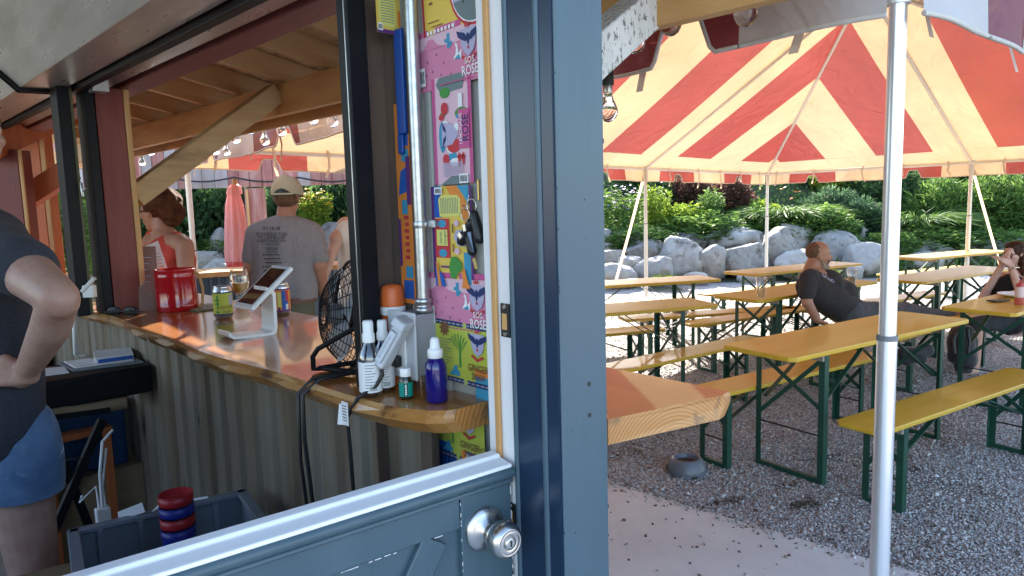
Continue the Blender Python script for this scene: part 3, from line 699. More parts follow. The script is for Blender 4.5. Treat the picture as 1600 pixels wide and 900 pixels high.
def tess(P, n=6):
    """triangulate a small convex plan polygon finely enough for the cloth to sag a little"""
    b = bmesh.new(); f = b.faces.new([b.verts.new((p[0], p[1], 0)) for p in P])
    bmesh.ops.triangulate(b, faces=b.faces[:]); bmesh.ops.subdivide_edges(b, edges=b.edges[:], cuts=n, use_grid_fill=True)
    bmesh.ops.remove_doubles(b, verts=b.verts, dist=1e-5)
    b.verts.index_update(); v = [tuple(x.co) for x in b.verts]; fs = [tuple(x.index for x in f.verts) for f in b.faces]; b.free(); return v, fs
def sag(s, t):
    p = roofp(s, t); h = min(t, TW-t, s, TL-s)
    k = noise.noise(Vector((s*.9, t*.9, 3.)))*.012
    p.z += k-.028*math.sin(min(1, h/H2)*math.pi); return p
for plan, ax, LEN, oax, o0 in sides:
    kb = [-.381]
    while kb[-1] < LEN+.3: kb.append(kb[-1]+ST)
    inner_ = clip_poly(plan, oax, BND, 99) if o0 == 0 else clip_poly(plan, oax, -99, o0-BND)
    outer_ = clip_poly(plan, oax, -99, BND) if o0 == 0 else clip_poly(plan, oax, o0-BND, 99)
    for i in range(len(kb)-1):
        P = clip_poly(inner_, ax, kb[i], kb[i+1])
        if len(P) < 3: continue
        v, fs = tess(P); b = MB(); b.add([sag(*p[:2]) for p in v], fs, True)
        b.build('roof_stripe', M['fab_red'] if i % 2 else M['fab_white'], tent)
    v, fs = tess(outer_, 3); b = MB(); b.add([sag(*p[:2]) for p in v], fs, True); b.build('roof_border', M['fab_white'], tent)
# valance
def valance(P0, P1, outn, LEN, nsh=0.):
    P0, P1 = Vector(P0), Vector(P1); e = (P1-P0); e.normalize(); n = Vector(outn)
    def pt(s, z):
        k = .02*math.sin(s*5.2)+.012*math.sin(s*11.7+1); dn = (-z/VH)
        return P0+e*s+Vector((0, 0, z+.004*math.sin(s*7)*dn))+n*(.045+k*dn)
    kb = [0, .381]
    while kb[-1]+ST < LEN: kb.append(kb[-1]+ST)
    kb.append(LEN); hem = []
    for i in range(len(kb)-1):
        a, c = kb[i], kb[i+1]; red = i % 2; N = 44; cols = []
        for k in range(N+1):
            s = a+(c-a)*k/N; z = -VH
            if red:
                x = abs(s-(a+c)/2-nsh)
                if x < .055: z = -VH*.42+.0*x
                elif x < .12: u = (x-.055)/.065; z = -VH*.42-VH*.58*(u*u*(3-2*u))
            cols.append((s, z))
        vs = []; fs = []
        for s, z in cols:
            for q in range(4): vs.append(pt(s, .015+(z-.015)*q/3))
        for k in range(N):
            for q in range(3): fs.append((k*4+q, k*4+q+1, k*4+q+5, k*4+q+4))
        b = MB(); b.add(vs, fs, True); b.build('valance_panel', M['fab_red'] if red else M['fab_white'], tent)
        hem += [pt(s, z) for s, z in cols]
    b = MB(); b.tube(hem, .0065, 6); b.build('valance_hem', M['strap'], tent)
    b = MB()
valance(T(0, 0), T(0, TW), (-1, 0, 0), TW, -.19); valance(T(0, 0), T(TL, 0), (0, -1, 0), TL)
valance(T(0, TW), T(TL, TW), (0, 1, 0), TL); valance(T(TL, 0), T(TL, TW), (1, 0, 0), TW)
M['collar'] = flat('grey_collar', (.16, .16, .17), .5)
# frame: eave rails, hips, rafters, ridge, poles
M['poleIn'] = mat('tent_frame_tube', (.72, .70, .66), .38, .25)
def ftube(a, c, r, nm): b = MB(); b.tube([a, c], r, 12); return b.build(nm, M['poleIn'], tent)
for a, c in ((T(0,0), T(TL,0)), (T(TL,0), T(TL,TW)), (T(TL,TW), T(0,TW)), (T(0,TW), T(0,0))): ftube(a+Vector((0,0,-.02)), c+Vector((0,0,-.02)), .022, 'eave_rail')
R1, R2 = T(H2, H2, RISE-.05), T(TL-H2, H2, RISE-.05)
ftube(R1, R2, .022, 'ridge_tube')
for p, q in ((T(0,0), R1), (T(0,TW), R1), (T(0,H2), R1), (T(H2,0), R1), (T(H2,TW), R1), (T(TL,0), R2), (T(TL,TW), R2), (T(TL,H2), R2), (T(TL-H2,0), R2), (T(TL-H2,TW), R2)):
    ftube(p+Vector((0, 0, -.02)), q, .022, 'rafter_tube')
for s, t in ((0,0), (0,TW), (H2,TW), (2*H2,TW), (TL,TW), (TL,H2), (TL,0), (2*H2,0), (H2,0)):
    p = T(s, t); near = (s == 0 and t == 0)
    b = MB(); r = .0225 if near else .028; zs = 1.255
    b.tube([(p.x, p.y, .0), (p.x, p.y, zs)], r, 24); po = b.build('pole', M['alu'] if near else M['poleIn'], tent)
    b = MB(); b.tube([(p.x, p.y, zs-.02), (p.x, p.y, p.z-.03)], r*.86, 24); b.build('upper_tube', M['alu'] if near else M['poleIn'], po)
    b = MB(); b.tube([(p.x, p.y, zs-.006), (p.x, p.y, zs+.006)], r*1.07, 24); b.build('collar', M['collar'], po)
    b = MB(); b.box((p.x-.08, p.y-.08, .001), (p.x+.08, p.y+.08, .009)); b.build('base_plate', M['galv'], po)
    b = MB(); b.tube([(p.x, p.y, p.z-.16), (p.x, p.y, p.z+.01)], r*1.15, 20)
    b.ell((p.x, p.y, p.z-.01), .05, .05, .035); b.build('corner_fitting', M['poleIn'], po)
# tie straps on the rails
def ties(P0, P1, LEN, inn):
    e = (P1-P0).normalized(); s = .25
    while s < LEN:
        p = P0+e*s; l = random.uniform(.10, .24); b = MB(); w = e*.014
        sw = Vector(inn)*.03; a = p+sw; x1 = e*random.uniform(-.03, .03); x2 = e*random.uniform(-.04, .04)
        pts = [a+Vector((0,0,.03)), a+Vector((0,0,-.05))+x1, a+Vector((0,0,-.05-l*.5))+x1*.3+sw*.4, a+Vector((0,0,-.05-l))+x2]
        b.add([p_-w for p_ in pts]+[p_+w for p_ in pts], [(i, i+1, i+5, i+4) for i in range(3)], True); b.build('tie_strap', M['strap'], tent); s += random.uniform(.5, .85)
ties(T(0,0), T(0,TW), TW, (1,0,0)); ties(T(0,0), T(TL,0), TL, (0,1,0)); ties(T(0,TW), T(TL,TW), TL, (0,-1,0)); ties(T(TL,0), T(TL,TW), TW, (-1,0,0))
def strapline(a, c, lab):
    b = MB(); a, c = Vector(a), Vector(c); e = Vector((.7, -.7, 0))*.02; m_ = (a+c)/2+Vector((0, 0, -.02))
    b.add([a-e, m_-e, c-e, a+e, m_+e, c+e], [(0,1,4,3), (1,2,5,4)], True); tag(b.build('guy_strap', M['strap'], None), lab, 'strap', 'guy straps of the striped tent')
strapline(T(TL-H2, TW, -.05), at(962, 440, 10.9)*1.0, 'white guy strap slanting down beside the left hand inner tent pole')
strapline(T(TL, H2, -.05), T(TL+1.1, H2-.2, 0)*1.0 - Vector((0, 0, T(TL, H2).z-.02)), 'white guy strap slanting down beside the right hand tent pole')

# ------------------------------------------------------------------ beer garden tables and benches
M['block'] = wood('grey_wood_block', (.30, .27, .22), (.24, .21, .17), axis=1)
def trestle(name, L, Wd, H, th, inset, lab):
    r = thing(name, lab, 'table' if name == 'beer_table' else 'bench')
    b = MB(); x, y = L/2, Wd/2; c = .03
    b.prism([(-x+c, -y), (x-c, -y), (x, -y+c), (x, y-c), (x-c, y), (-x+c, y), (-x, y-c), (-x, -y+c)], (0, 0, H-th), (1,0,0), (0,1,0), (0,0,1), th)
    b.build('tabletop' if name == 'beer_table' else 'seat', M['yellow'], r, .006)
    ly = y-.035; lw = .036
    for sx in (-1, 1):
        X = sx*(x-inset)
        for sy in (-1, 1):
            b = MB(); b.box((X-.004, sy*ly-lw/2, .0), (X+.0, sy*ly+lw/2, H-th)); b.box((min(X, X-sx*lw), sy*ly+sy*lw/2-.004*(sy > 0), .0), (max(X, X-sx*lw), sy*ly+sy*lw/2+.004*(sy < 0), H-th))
            b.build('leg', M['green'], r, .001)
            b = MB(); b.bar((X-sx*.015, sy*(ly-.03), H*.55), (X-sx*min(.52, L*.26), sy*(ly-.05), H-th-.012), .006, .026, up=(0, 1, 0)); b.build('stay', M['green'], r)
        b = MB(); b.box((X-.006, -ly, .001), (X+.02, ly, .028)); b.build('foot_bar', M['green'], r, .002)
        b = MB(); b.bar((X+sx*.006, -ly, H-th-.03), (X+sx*.006, ly, H*.42), .005, .024); b.build('cross_brace', M['green'], r)
        b = MB(); b.bar((X-sx*.006, ly, H-th-.06), (X-sx*.006, -ly, H*.55), .005, .024); b.build('cross_brace', M['green'], r)
        b = MB(); b.tube([(X, -ly, H*.36), (X, ly, H*.36)], .005, 6); b.build('tie_rod', M['darkmetal'], r)
        b = MB(); b.box((X-.02, -y+.02, H-th-.035), (X+.02, y-.02, H-th-.001)); b.build('batten', M['block'], r, .002)
    return r
TG, BG = 'yellow trestle tables of the beer garden', 'yellow trestle benches of the beer garden'
tables = [
    (4.30, 2.11, -5.5, 1.86, 'yellow trestle table nearest the bar, behind the near tent pole'),
    (3.94, 3.93, -22, 1.86, 'yellow trestle table in the middle row beside the blue casing'),
    (5.47, 5.02, -25, 1.86, 'sunlit yellow trestle table at far left under the boulders'),
    (6.02, 3.46, -3, 1.80, 'yellow trestle table behind the reclining man with a clear cup on it'),
    (7.72, 4.50, -9, 1.80, 'sunlit yellow trestle table behind the head of the reclining man'),
    (8.00, 2.98, -5, 1.84, 'yellow trestle table between the near pole and the woman, half in sun'),
    (10.5, 3.88, -12, 1.80, 'farthest yellow trestle table on the right, beyond the tent pole'),
    (6.52, 1.85, -3, 1.86, 'yellow trestle table the woman sits at with plate and red bottle')]
benches = [
    (4.30, 1.545, -5.7, 1.88, 'yellow trestle bench at right foreground, nearest of all benches'),
    (4.17, 2.47, -6, 1.90, 'yellow trestle bench along the far side of the nearest table'),
    (4.13, 3.31, -2.5, 1.84, 'yellow trestle bench just behind the outer bar counter'),
    (4.04, 4.46, -21, 1.84, 'yellow trestle bench behind the middle row table at left'),
    (5.85, 4.32, -25, 1.84, 'yellow trestle bench on the near side of the sunlit far left table'),
    (5.87, 5.55, -22, 1.84, 'sunlit yellow trestle bench beyond the far left table'),
    (6.08, 3.92, -9, 1.80, 'yellow trestle bench behind the table with the clear cup'),
    (6.28, 2.98, -3, 1.84, 'yellow trestle bench the reclining man sits on'),
    (7.85, 5.05, -11, 1.84, 'sunlit yellow trestle bench farthest back in the middle'),
    (7.83, 3.48, -8, 1.80, 'sunlit yellow trestle bench seen just right of the near pole'),
    (11.0, 4.40, -11, 1.84, 'sunlit yellow trestle bench beside the farthest table'),
    (6.62, 2.52, -3, 1.84, 'yellow trestle bench the woman sits on')]
t0 = trestle('beer_table', 1.84, .48, .76, .028, .30, 'x'); b0 = trestle('beer_bench', 1.84, .245, .47, .026, .24, 'x')
for i, (x, y, a, L, lab) in enumerate(tables):
    o = t0 if i == 0 else copy_tree(t0); o.location = (x, y, .006); o.rotation_euler = (0, 0, R_(a)); o['label'] = lab; o['group'] = TG; o['category'] = 'table'
for i, (x, y, a, L, lab) in enumerate(benches):
    o = b0 if i == 0 else copy_tree(b0); o.location = (x, y, .006); o.rotation_euler = (0, 0, R_(a)); o['label'] = lab; o['group'] = BG; o['category'] = 'bench'

# ------------------------------------------------------------------ boulders
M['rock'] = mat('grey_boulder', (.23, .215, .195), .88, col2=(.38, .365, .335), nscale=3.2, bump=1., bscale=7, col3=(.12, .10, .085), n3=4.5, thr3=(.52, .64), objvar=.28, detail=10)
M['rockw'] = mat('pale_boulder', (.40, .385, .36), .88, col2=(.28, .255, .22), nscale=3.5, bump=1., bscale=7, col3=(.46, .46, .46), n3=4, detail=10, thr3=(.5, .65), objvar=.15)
def boulder(px, py, w, h, D, lab, m='rock', seed=0, tilt=0.):
    c = at(px, py, D); rw, rh = w*D/FPX/2*1.06, h*D/FPX/2*1.12
    b = bmesh.new(); bmesh.ops.create_icosphere(b, subdivisions=4, radius=1.)
    rs = random.Random(seed*17+3); pl = [(Vector((rs.gauss(0,1), rs.gauss(0,1), rs.gauss(0,.8))).normalized(), rs.uniform(.62, .88)) for _ in range(9)]
    off = Vector((seed*3.1, seed*1.7, 0))
    for v in b.verts:
        p = v.co.copy(); p = p*(1+.22*noise.noise(p*1.1+off))
        for n_, k in pl:
            dd = p.dot(n_)-k
            if dd > 0: p -= n_*dd*.97
        p *= 1.16+.07*noise.noise(p*3.3+off)+.045*noise.noise(p*8+off)
        v.co = p
    rd = rw*rs.uniform(.7, .95)
    Mx = frame((0,0,0), RT*rw, FW*rd, Vector((0, 0, rh))); Mx = Matrix.Rotation(tilt, 4, FW) @ Mx
    for v in b.verts: v.co = Mx @ v.co
    me = bpy.data.meshes.new('boulder'); b.to_mesh(me); b.free()
    me.polygons.foreach_set('use_smooth', [True]*len(me.polygons)); me.materials.append(M[m])
    o = bpy.data.objects.new('boulder', me); COL.objects.link(o); o.location = c+FW*rd*.5
    tag(o, lab, 'boulder', 'boulders of the retaining bank')
BL = [
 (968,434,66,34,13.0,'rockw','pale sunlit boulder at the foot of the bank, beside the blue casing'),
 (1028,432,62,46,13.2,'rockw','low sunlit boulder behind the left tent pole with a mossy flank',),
 (1062,412,84,66,14.0,'rock','large wedge shaped grey boulder right of the left tent pole'),
 (1118,410,46,50,13.9,'rock','upright bluish boulder between the wedge boulder and the round one'),
 (1167,409,72,54,14.0,'rock','broad round topped speckled boulder left of the middle tent pole'),
 (1223,396,54,72,14.1,'rock','tall narrow grey boulder just right of the middle tent pole'),
 (1072,383,66,28,15.0,'rock','flat grey boulder lying above the wedge boulder'),
 (1152,380,90,38,15.1,'rock','long grey boulder in the upper row left of the middle tent pole'),
 (1237,378,76,44,15.3,'rock','big upper boulder right of the middle tent pole'),
 (1313,394,62,52,14.6,'rock','rounded grey boulder behind the face of the reclining man'),
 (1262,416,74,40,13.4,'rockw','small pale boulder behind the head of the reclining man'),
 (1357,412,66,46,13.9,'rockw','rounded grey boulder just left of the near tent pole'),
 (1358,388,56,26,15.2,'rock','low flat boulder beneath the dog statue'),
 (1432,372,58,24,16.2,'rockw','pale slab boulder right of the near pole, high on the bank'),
 (1450,402,86,44,14.6,'rock','long grey boulder behind the farthest table'),
 (1548,404,80,52,14.8,'rock','grey boulder behind the right hand tent pole'),
 (1620,400,90,50,15.0,'rock','grey boulder at the right end of the bank behind the woman'),
 (957,404,40,28,14.2,'rock','small brown boulder half hidden by the blue casing'),
 (985,372,36,22,15.2,'rock','small round boulder in the creeper beside the guy strap'),
 (1007,398,62,36,14.3,'rock','dark lens shaped boulder left of the left tent pole'),
 (986,416,48,30,13.6,'rock','small angular boulder beneath the dark lens shaped one'),
 (946,372,26,24,15.2,'rock','boulder at the upper left edge beside the blue casing'),
 (950,389,34,14,14.9,'rock','thin flat boulder next to the blue casing'),
 (1025,367,38,18,15.8,'rock','brownish boulder peeking from the creeper behind the left pole'),
 (1081,350,16,12,17.,'rockw','tiny pale stone high in the creeper'),
 (1152,353,28,12,16.6,'rock','small stone above the long upper boulder'),
 (1131,362,42,22,15.9,'rock','small boulder wedged above the broad round topped one'),
 (1203,374,38,26,15.3,'rock','small boulder tucked behind the tall narrow one'),
 (1292,380,48,26,15.4,'rock','low boulder behind the rounded one near the dog statue'),
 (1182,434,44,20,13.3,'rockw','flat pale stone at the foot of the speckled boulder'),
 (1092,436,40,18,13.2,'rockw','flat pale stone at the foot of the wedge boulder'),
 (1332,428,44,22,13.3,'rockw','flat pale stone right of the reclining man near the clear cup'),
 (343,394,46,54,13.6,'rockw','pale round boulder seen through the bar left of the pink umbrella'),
 (318,408,54,34,13.0,'rock','grey boulder seen through the bar below the hedge'),
 (346,426,66,38,12.4,'rock','large low boulder seen through the bar behind the red canister'),
 (523,384,60,56,13.2,'rock','boulder seen through the bar right of the man in the cap'),
 (290,420,44,40,13.0,'rock','boulder seen through the bar beside the woman in red'),
 (398,420,50,40,13.2,'rock','boulder seen through the bar behind the pink umbrella'),
]
for i, (px, py, w, h, D, m, lab) in enumerate(BL): boulder(px, py, w, h, D, lab, m, i+1, R_(random.uniform(-6, 6)))

# ------------------------------------------------------------------ planting on the bank
M['lf_mid'] = leafmat('mid_green_leaf', (.045, .10, .025), (.15, .27, .06))
M['lf_dark'] = leafmat('dark_green_leaf', (.028, .068, .028), (.085, .165, .055))
M['lf_lime'] = leafmat('lime_green_leaf', (.07, .14, .018), (.26, .38, .05))
M['lf_red'] = leafmat('burgundy_leaf', (.075, .04, .028), (.17, .09, .055))
M['lf_blue'] = leafmat('bluish_green_leaf', (.03, .065, .035), (.10, .19, .09))
M['fl_yel'] = flat('yellow_petal', (.75, .52, .03), .6); M['fl_vio'] = flat('violet_petal', (.38, .26, .55), .6)
M['fl_or'] = flat('orange_petal', (.72, .26, .03), .6)
M['stem'] = flat('woody_stem', (.06, .045, .025), .8)
def leafmesh(name, P, N_, L, Wd, m):
    n = len(P); P = np.asarray(P, float); dirs = np.asarray(N_, float); dirs /= np.linalg.norm(dirs, axis=1)[:, None]+1e-9
    side = np.cross(dirs, rng.normal(size=(n, 3))); side /= np.linalg.norm(side, axis=1)[:, None]+1e-9
    nn = np.cross(side, dirs)
    L = np.asarray(L).reshape(-1, 1)*np.ones((n, 1)); Wd = np.asarray(Wd).reshape(-1, 1)*np.ones((n, 1))
    a = P; b = P+dirs*L*.5+side*Wd*.5-nn*L*.05; c = P+dirs*L-nn*L*.18; d = P+dirs*L*.5-side*Wd*.5-nn*L*.05
    v = np.stack([a, b, c, d], 1).reshape(-1, 3)
    f = np.arange(n*4, dtype=np.int32).reshape(-1, 4)
    me = bpy.data.meshes.new(name); me.vertices.add(n*4); me.vertices.foreach_set('co', v.ravel())
    me.loops.add(n*4); me.loops.foreach_set('vertex_index', f.ravel()); me.polygons.add(n); me.polygons.foreach_set('loop_start', np.arange(0, n*4, 4, dtype=np.int32))
    me.update(calc_edges=True)
    at_ = me.attributes.new('tone', 'FLOAT', 'POINT'); at_.data.foreach_set('value', np.repeat(np.clip(rng.normal(.45, .26, n), 0, 1), 4).astype(np.float32))
    me.materials.append(M[m]); return me
def proto_bush(kind):
    """unit bush: about 1 wide, 1 high"""
    if kind == 'grass':
        P, N_ = [], []
        P = []; pts = []; n = 460
        a = rng.random(n)*6.283; r = rng.random(n)**.5*.16; out = .15+.75*rng.random(n)
        base = np.stack([np.cos(a)*r, np.sin(a)*r, np.zeros(n)], 1); d0 = np.stack([np.cos(a)*out*.5, np.sin(a)*out*.5, np.ones(n)*.9], 1)
        seg = [base]; allP = []; allD = []; ll = []
        p = base.copy(); d = d0.copy()
        for k in range(4):
            allP.append(p.copy()); allD.append(d.copy()); ll.append(np.full(n, .30)); p = p+d/np.linalg.norm(d, axis=1)[:, None]*.24; d = d+np.stack([np.cos(a)*.25, np.sin(a)*.25, -np.ones(n)*.42], 1)*(.6+rng.random((n, 1))*.7)
        return np.concatenate(allP), np.concatenate(allD), np.concatenate(ll), .019
    if kind == 'upright':
        st = 26; P = []; N_ = []
        for _ in range(st):
            a = random.random()*6.28; r = random.random()**.5*.36; lean = (math.cos(a)*.3*r, math.sin(a)*.3*r); hh = random.uniform(.65, 1.0)
            for k in range(70):
                z = hh*(.06+.94*k/70); an = random.random()*6.28
                P.append((math.cos(a)*r+lean[0]*z, math.sin(a)*r+lean[1]*z, z)); N_.append((math.cos(an), math.sin(an), random.uniform(-.1, .7)))
        return np.array(P), np.array(N_), .13*np.ones(len(P)), .034
    n = {'dense': 3400, 'feather': 4600, 'low': 2200}[kind]
    u = rng.normal(size=(n, 3)); u /= np.linalg.norm(u, axis=1)[:, None]; u[:, 2] = np.abs(u[:, 2])*1.0
    k = np.array([noise.noise(Vector(p*2.3)+Vector((kindseed, 0, 0))) for p in u]); k2 = np.array([noise.noise(Vector(p*6.)+Vector((0, kindseed, 0))) for p in u])
    rad = (.55+.45*rng.random(n)**.5)*(1+.30*k+.18*k2)
    P = u*rad[:, None]*np.array([.5, .5, .92]); 
    N_ = u+rng.normal(size=(n, 3))*.55+np.array([0, 0, .25 if kind != 'feather' else .05])
    return P, N_, (.10 if kind == 'dense' else .085 if kind == 'low' else .12)*(.6+.8*rng.random(n)), {'dense': .055, 'feather': .022, 'low': .05}[kind]
kindseed = 1.
PROT = {}
for i, (key, kind, m) in enumerate([('dense', 'dense', 'lf_mid'), ('densed', 'dense', 'lf_dark'), ('juniper', 'feather', 'lf_dark'), ('conifer', 'feather', 'lf_mid'), ('low', 'low', 'lf_mid'), ('lowl', 'low', 'lf_lime'),
                                    ('red', 'dense', 'lf_red'), ('grass', 'grass', 'lf_mid'), ('upright', 'upright', 'lf_mid'), ('uprightl', 'upright', 'lf_lime'), ('blue', 'feather', 'lf_blue')]):
    kindseed = i*2.7+1; P, N_, L, w = proto_bush(kind); PROT[key] = leafmesh('foliage', P, N_, L, w, m)
def stem_mesh():
    b = MB()
    for k in range(6):
        a = k*1.05; b.tube([(0, 0, -.05), (math.cos(a)*.1, math.sin(a)*.1, .3), (math.cos(a)*.26, math.sin(a)*.26, .6)], [.02, .014, .006], 5)
    o = b.build('stem', M['stem']); me = o.data; bpy.data.objects.remove(o); return me
STEM = stem_mesh()
def plant(key, px, pbase, w, h, D, lab, name='shrub', flowers=None, cat='shrub', grp='plants on the bank above the boulders'):
    c = at(px, pbase, D); ww, hh = w*D/FPX, h*D/FPX
    r = thing(name, lab, cat, c, random.random()*6.28, grp)
    o = bpy.data.objects.new('foliage', PROT[key]); COL.objects.link(o); o.parent = r; o.scale = (ww*1.1, ww*1.0, hh)
    if name in ('shrub', 'conifer'):
        s = bpy.data.objects.new('stem', STEM); COL.objects.link(s); s.parent = r; s.scale = (ww, ww, hh)
    if flowers:
        m, nf, sz = flowers; b = MB()
        for k in range(nf):
            a = random.random()*6.28; rr = random.random()**.5*.5*ww; z = hh*random.uniform(.72, 1.12)*(1-.25*(rr/(.5*ww))**2)
            p = Vector((math.cos(a)*rr, math.sin(a)*rr, z))
            for q in range(5):
                an = q*1.257+k; e = Vector((math.cos(an), math.sin(an), random.uniform(-.2, .5))); s_ = Vector((-e.y, e.x, 0))*.4
                b.add([p, p+(e*.5+s_)*sz, p+e*sz, p+(e*.5-s_)*sz], [(0, 1, 2, 3)])
        f_ = b.build('blossoms', M[m], r); f_['kind'] = 'stuff'
    return r
PL = [
 # right of the casing, front to back
 ('upright', 972, 372, 70, 78, 16.0, 'tall leafy perennial with violet flowers beside the blue casing', 'perennial', ('fl_vio', 70, .05)),
 ('uprightl', 1024, 372, 50, 82, 16.2, 'lime green leafy perennial right of the left tent pole', 'perennial', ('fl_vio', 20, .045)),
 ('low', 1000, 385, 120, 34, 15.2, 'creeping green ground cover around the left boulders', 'creeper', None),
 ('lowl', 1070, 362, 90, 44, 16.2, 'broad lime green hosta clump in the middle of the bank', 'hosta', None),
 ('upright', 1108, 352, 50, 58, 16.4, 'feathery upright plant behind the long upper boulder', 'perennial', None),
 ('low', 1100, 372, 130, 40, 15.7, 'ground cover with small leaves above the wedge boulder', 'creeper', None),
 ('red', 1080, 325, 70, 50, 17.6, 'burgundy barberry bush at the back of the bank', 'shrub', None),
 ('red', 1142, 328, 64, 48, 17.3, 'second burgundy barberry bush left of the middle tent pole', 'shrub', None),
 ('densed', 1030, 335, 80, 60, 18.0, 'dark green shrub left of the burgundy bushes', 'shrub', None),
 ('densed', 1000, 320, 110, 60, 19.0, 'dark green shrub at the left back of the bank', 'shrub', None),
 ('low', 1185, 372, 80, 50, 15.9, 'small leaved bush behind the middle tent pole', 'creeper', None),
 ('lowl', 1190, 352, 60, 40, 16.6, 'lime green clump left of the daylilies', 'hosta', None),
 ('grass', 1225, 352, 110, 56, 16.3, 'arching daylily clump right of the middle tent pole', 'daylily', ('fl_or', 2, .10)),
 ('grass', 1268, 350, 100, 50, 16.5, 'second arching daylily clump near the dog statue', 'daylily', ('fl_or', 2, .09)),
 ('low', 1280, 372, 110, 50, 15.6, 'green creeper spilling between boulders behind the reclining man', 'creeper', None),
 ('blue', 1300, 352, 90, 60, 16.8, 'feathery grey green bush behind the dog statue', 'shrub', None),
 ('uprightl', 1296, 318, 56, 52, 18.0, 'bush full of yellow flowers under the valance', 'perennial', ('fl_yel', 110, .075)),
 ('densed', 1230, 320, 100, 60, 19.0, 'dark green shrub behind the daylilies', 'shrub', None),
 ('blue', 1345, 372, 80, 64, 16.2, 'soft grey green plant left of the near tent pole', 'shrub', None),
 ('juniper', 1360, 330, 130, 76, 18.2, 'dark green juniper left of the near tent pole', 'conifer', None),
 ('grass', 1432, 366, 100, 66, 15.9, 'arching ornamental grass right of the near tent pole', 'daylily', None),
 ('conifer', 1468, 366, 110, 88, 16.6, 'bright green conifer above the slab boulder', 'conifer', None),
 ('juniper', 1430, 330, 120, 80, 18.4, 'dark juniper rising behind the ornamental grass', 'conifer', None),
 ('conifer', 1530, 376, 130, 100, 16.6, 'bright green conifer behind the right hand tent pole', 'conifer', None),
 ('conifer', 1592, 380, 120, 110, 16.2, 'bright green conifer at the right edge behind the woman', 'conifer', None),
 ('juniper', 1500, 330, 130, 90, 18.6, 'tall dark juniper between the bright conifers', 'conifer', None),
 ('juniper', 1580, 330, 140, 90, 18.8, 'tall dark juniper at the right end of the bank', 'conifer', None),
 ('conifer', 1660, 385, 140, 120, 16.4, 'bright green conifer outside the right edge of the tent', 'conifer', None),
 ('low', 1450, 392, 150, 40, 15.4, 'green creeper behind the long boulder on the right', 'creeper', None),
 ('low', 1390, 395, 80, 36, 14.9, 'green creeper around the boulders by the near tent pole', 'creeper', None),
 ('low', 1550, 395, 120, 40, 15.2, 'green creeper below the conifers on the right', 'creeper', None),
 ('lowl', 1268, 428, 70, 18, 13.2, 'low grassy weeds at the foot of the boulders in the middle', 'creeper', None),
 ('lowl', 1040, 444, 60, 14, 12.8, 'low grassy weeds at the foot of the mossy boulder', 'creeper', None),
 # seen through the bar
 ('densed', 232, 425, 110, 150, 13.6, 'dark leafy hedge bush behind the woman in red', 'shrub', None),
 ('densed', 305, 398, 110, 130, 14.2, 'dark leafy hedge bush left of the pink umbrella', 'shrub', None),
 ('densed', 380, 400, 110, 130, 14.6, 'dark leafy hedge bush behind the pink umbrella', 'shrub', None),
 ('densed', 470, 395, 110, 130, 14.6, 'dark leafy hedge bush behind the man in the cap', 'shrub', None),
 ('uprightl', 492, 362, 56, 62, 13.6, 'bush with yellow flowers right of the man in the cap', 'perennial', ('fl_yel', 60, .07)),
 ('densed', 545, 395, 110, 130, 14.8, 'dark leafy hedge bush seen beside the black guide rail', 'shrub', None),
 ('low', 350, 405, 120, 40, 13.9, 'ground cover over the boulders seen through the bar', 'creeper', None),
 ('upright', 92, 425, 110, 130, 7.2, 'bright green upright leafy plant seen through the left bay', 'perennial', None),
 ('upright', 130, 428, 100, 130, 7.6, 'second bright green upright leafy plant in the left bay', 'perennial', None),
 ('dense', 105, 440, 140, 180, 9.5, 'leafy bush behind the upright plants in the left bay', 'shrub', None),
]
for key, px, pb_, w, h, D, lab, nm, fl in PL: plant(key, px, pb_, w, h, D, lab, nm, fl, 'plant' if nm in ('perennial', 'creeper', 'hosta', 'daylily') else 'shrub')
# ground cover between the plants and a leafy mass closing the back of the bank
n = 34000; D = 14.2+rng.random(n)**1.4*9; lat = (rng.random(n)*2.0-.95)*D*.95
P = []
for i in range(n):
    q = gp(D[i], lat[i]); P.append((q.x, q.y, hill(D[i], lat[i])+.12*rng.random()))
me = leafmesh('ground_cover', P, rng.normal(size=(n, 3))+np.array([0, 0, .7]), .13*(.5+rng.random(n)), .06, 'lf_mid')
o = bpy.data.objects.new('ground_cover', me); COL.objects.link(o); tag(o, kind='stuff')
def tree(px, D, lab, w, h):
    c = gp(D, (px-800)/FPX*D); z0 = hill(D, (px-800)/FPX*D); r = thing('broadleaf_tree', lab, 'tree', (c.x, c.y, z0-.1), random.random()*6, 'trees behind the bank')
    b = MB(); b.tube([(0,0,0), (.05,.02,h*.25), (-.03,.04,h*.5), (0,0,h*.85)], [.16,.12,.08,.03], 8)
    for k in range(5):
        a = k*1.3; b.tube([(0,0,h*(.25+.1*k)), (math.cos(a)*w*.2, math.sin(a)*w*.2, h*(.38+.1*k)), (math.cos(a)*w*.36, math.sin(a)*w*.36, h*(.46+.1*k))], [.06,.04,.015], 6)
    b.build('trunk', M['stem'], r)
    n = 5000; P = []; N_ = []
    cl = [(rng.normal(0, .22, 3)*np.array([w, w, h*.6])+np.array([0, 0, h*.6]), w*random.uniform(.16, .3)) for _ in range(16)]
    for k in range(n):
        c_, rr = cl[k % 16]; u = rng.normal(size=3); u /= np.linalg.norm(u); P.append(c_+u*rr*(.6+.4*rng.random())); N_.append(u+rng.normal(size=3)*.6)
    me = leafmesh('crown', P, N_, .20*(.6+.8*rng.random(n)), .11, 'lf_mid'); o = bpy.data.objects.new('crown', me); COL.objects.link(o); o.parent = r
for i, (px, D, lab) in enumerate([(120, 15, 'leafy tree beyond the plank fascia at far left')]): tree(px, D, lab, 3.4, 3.2)

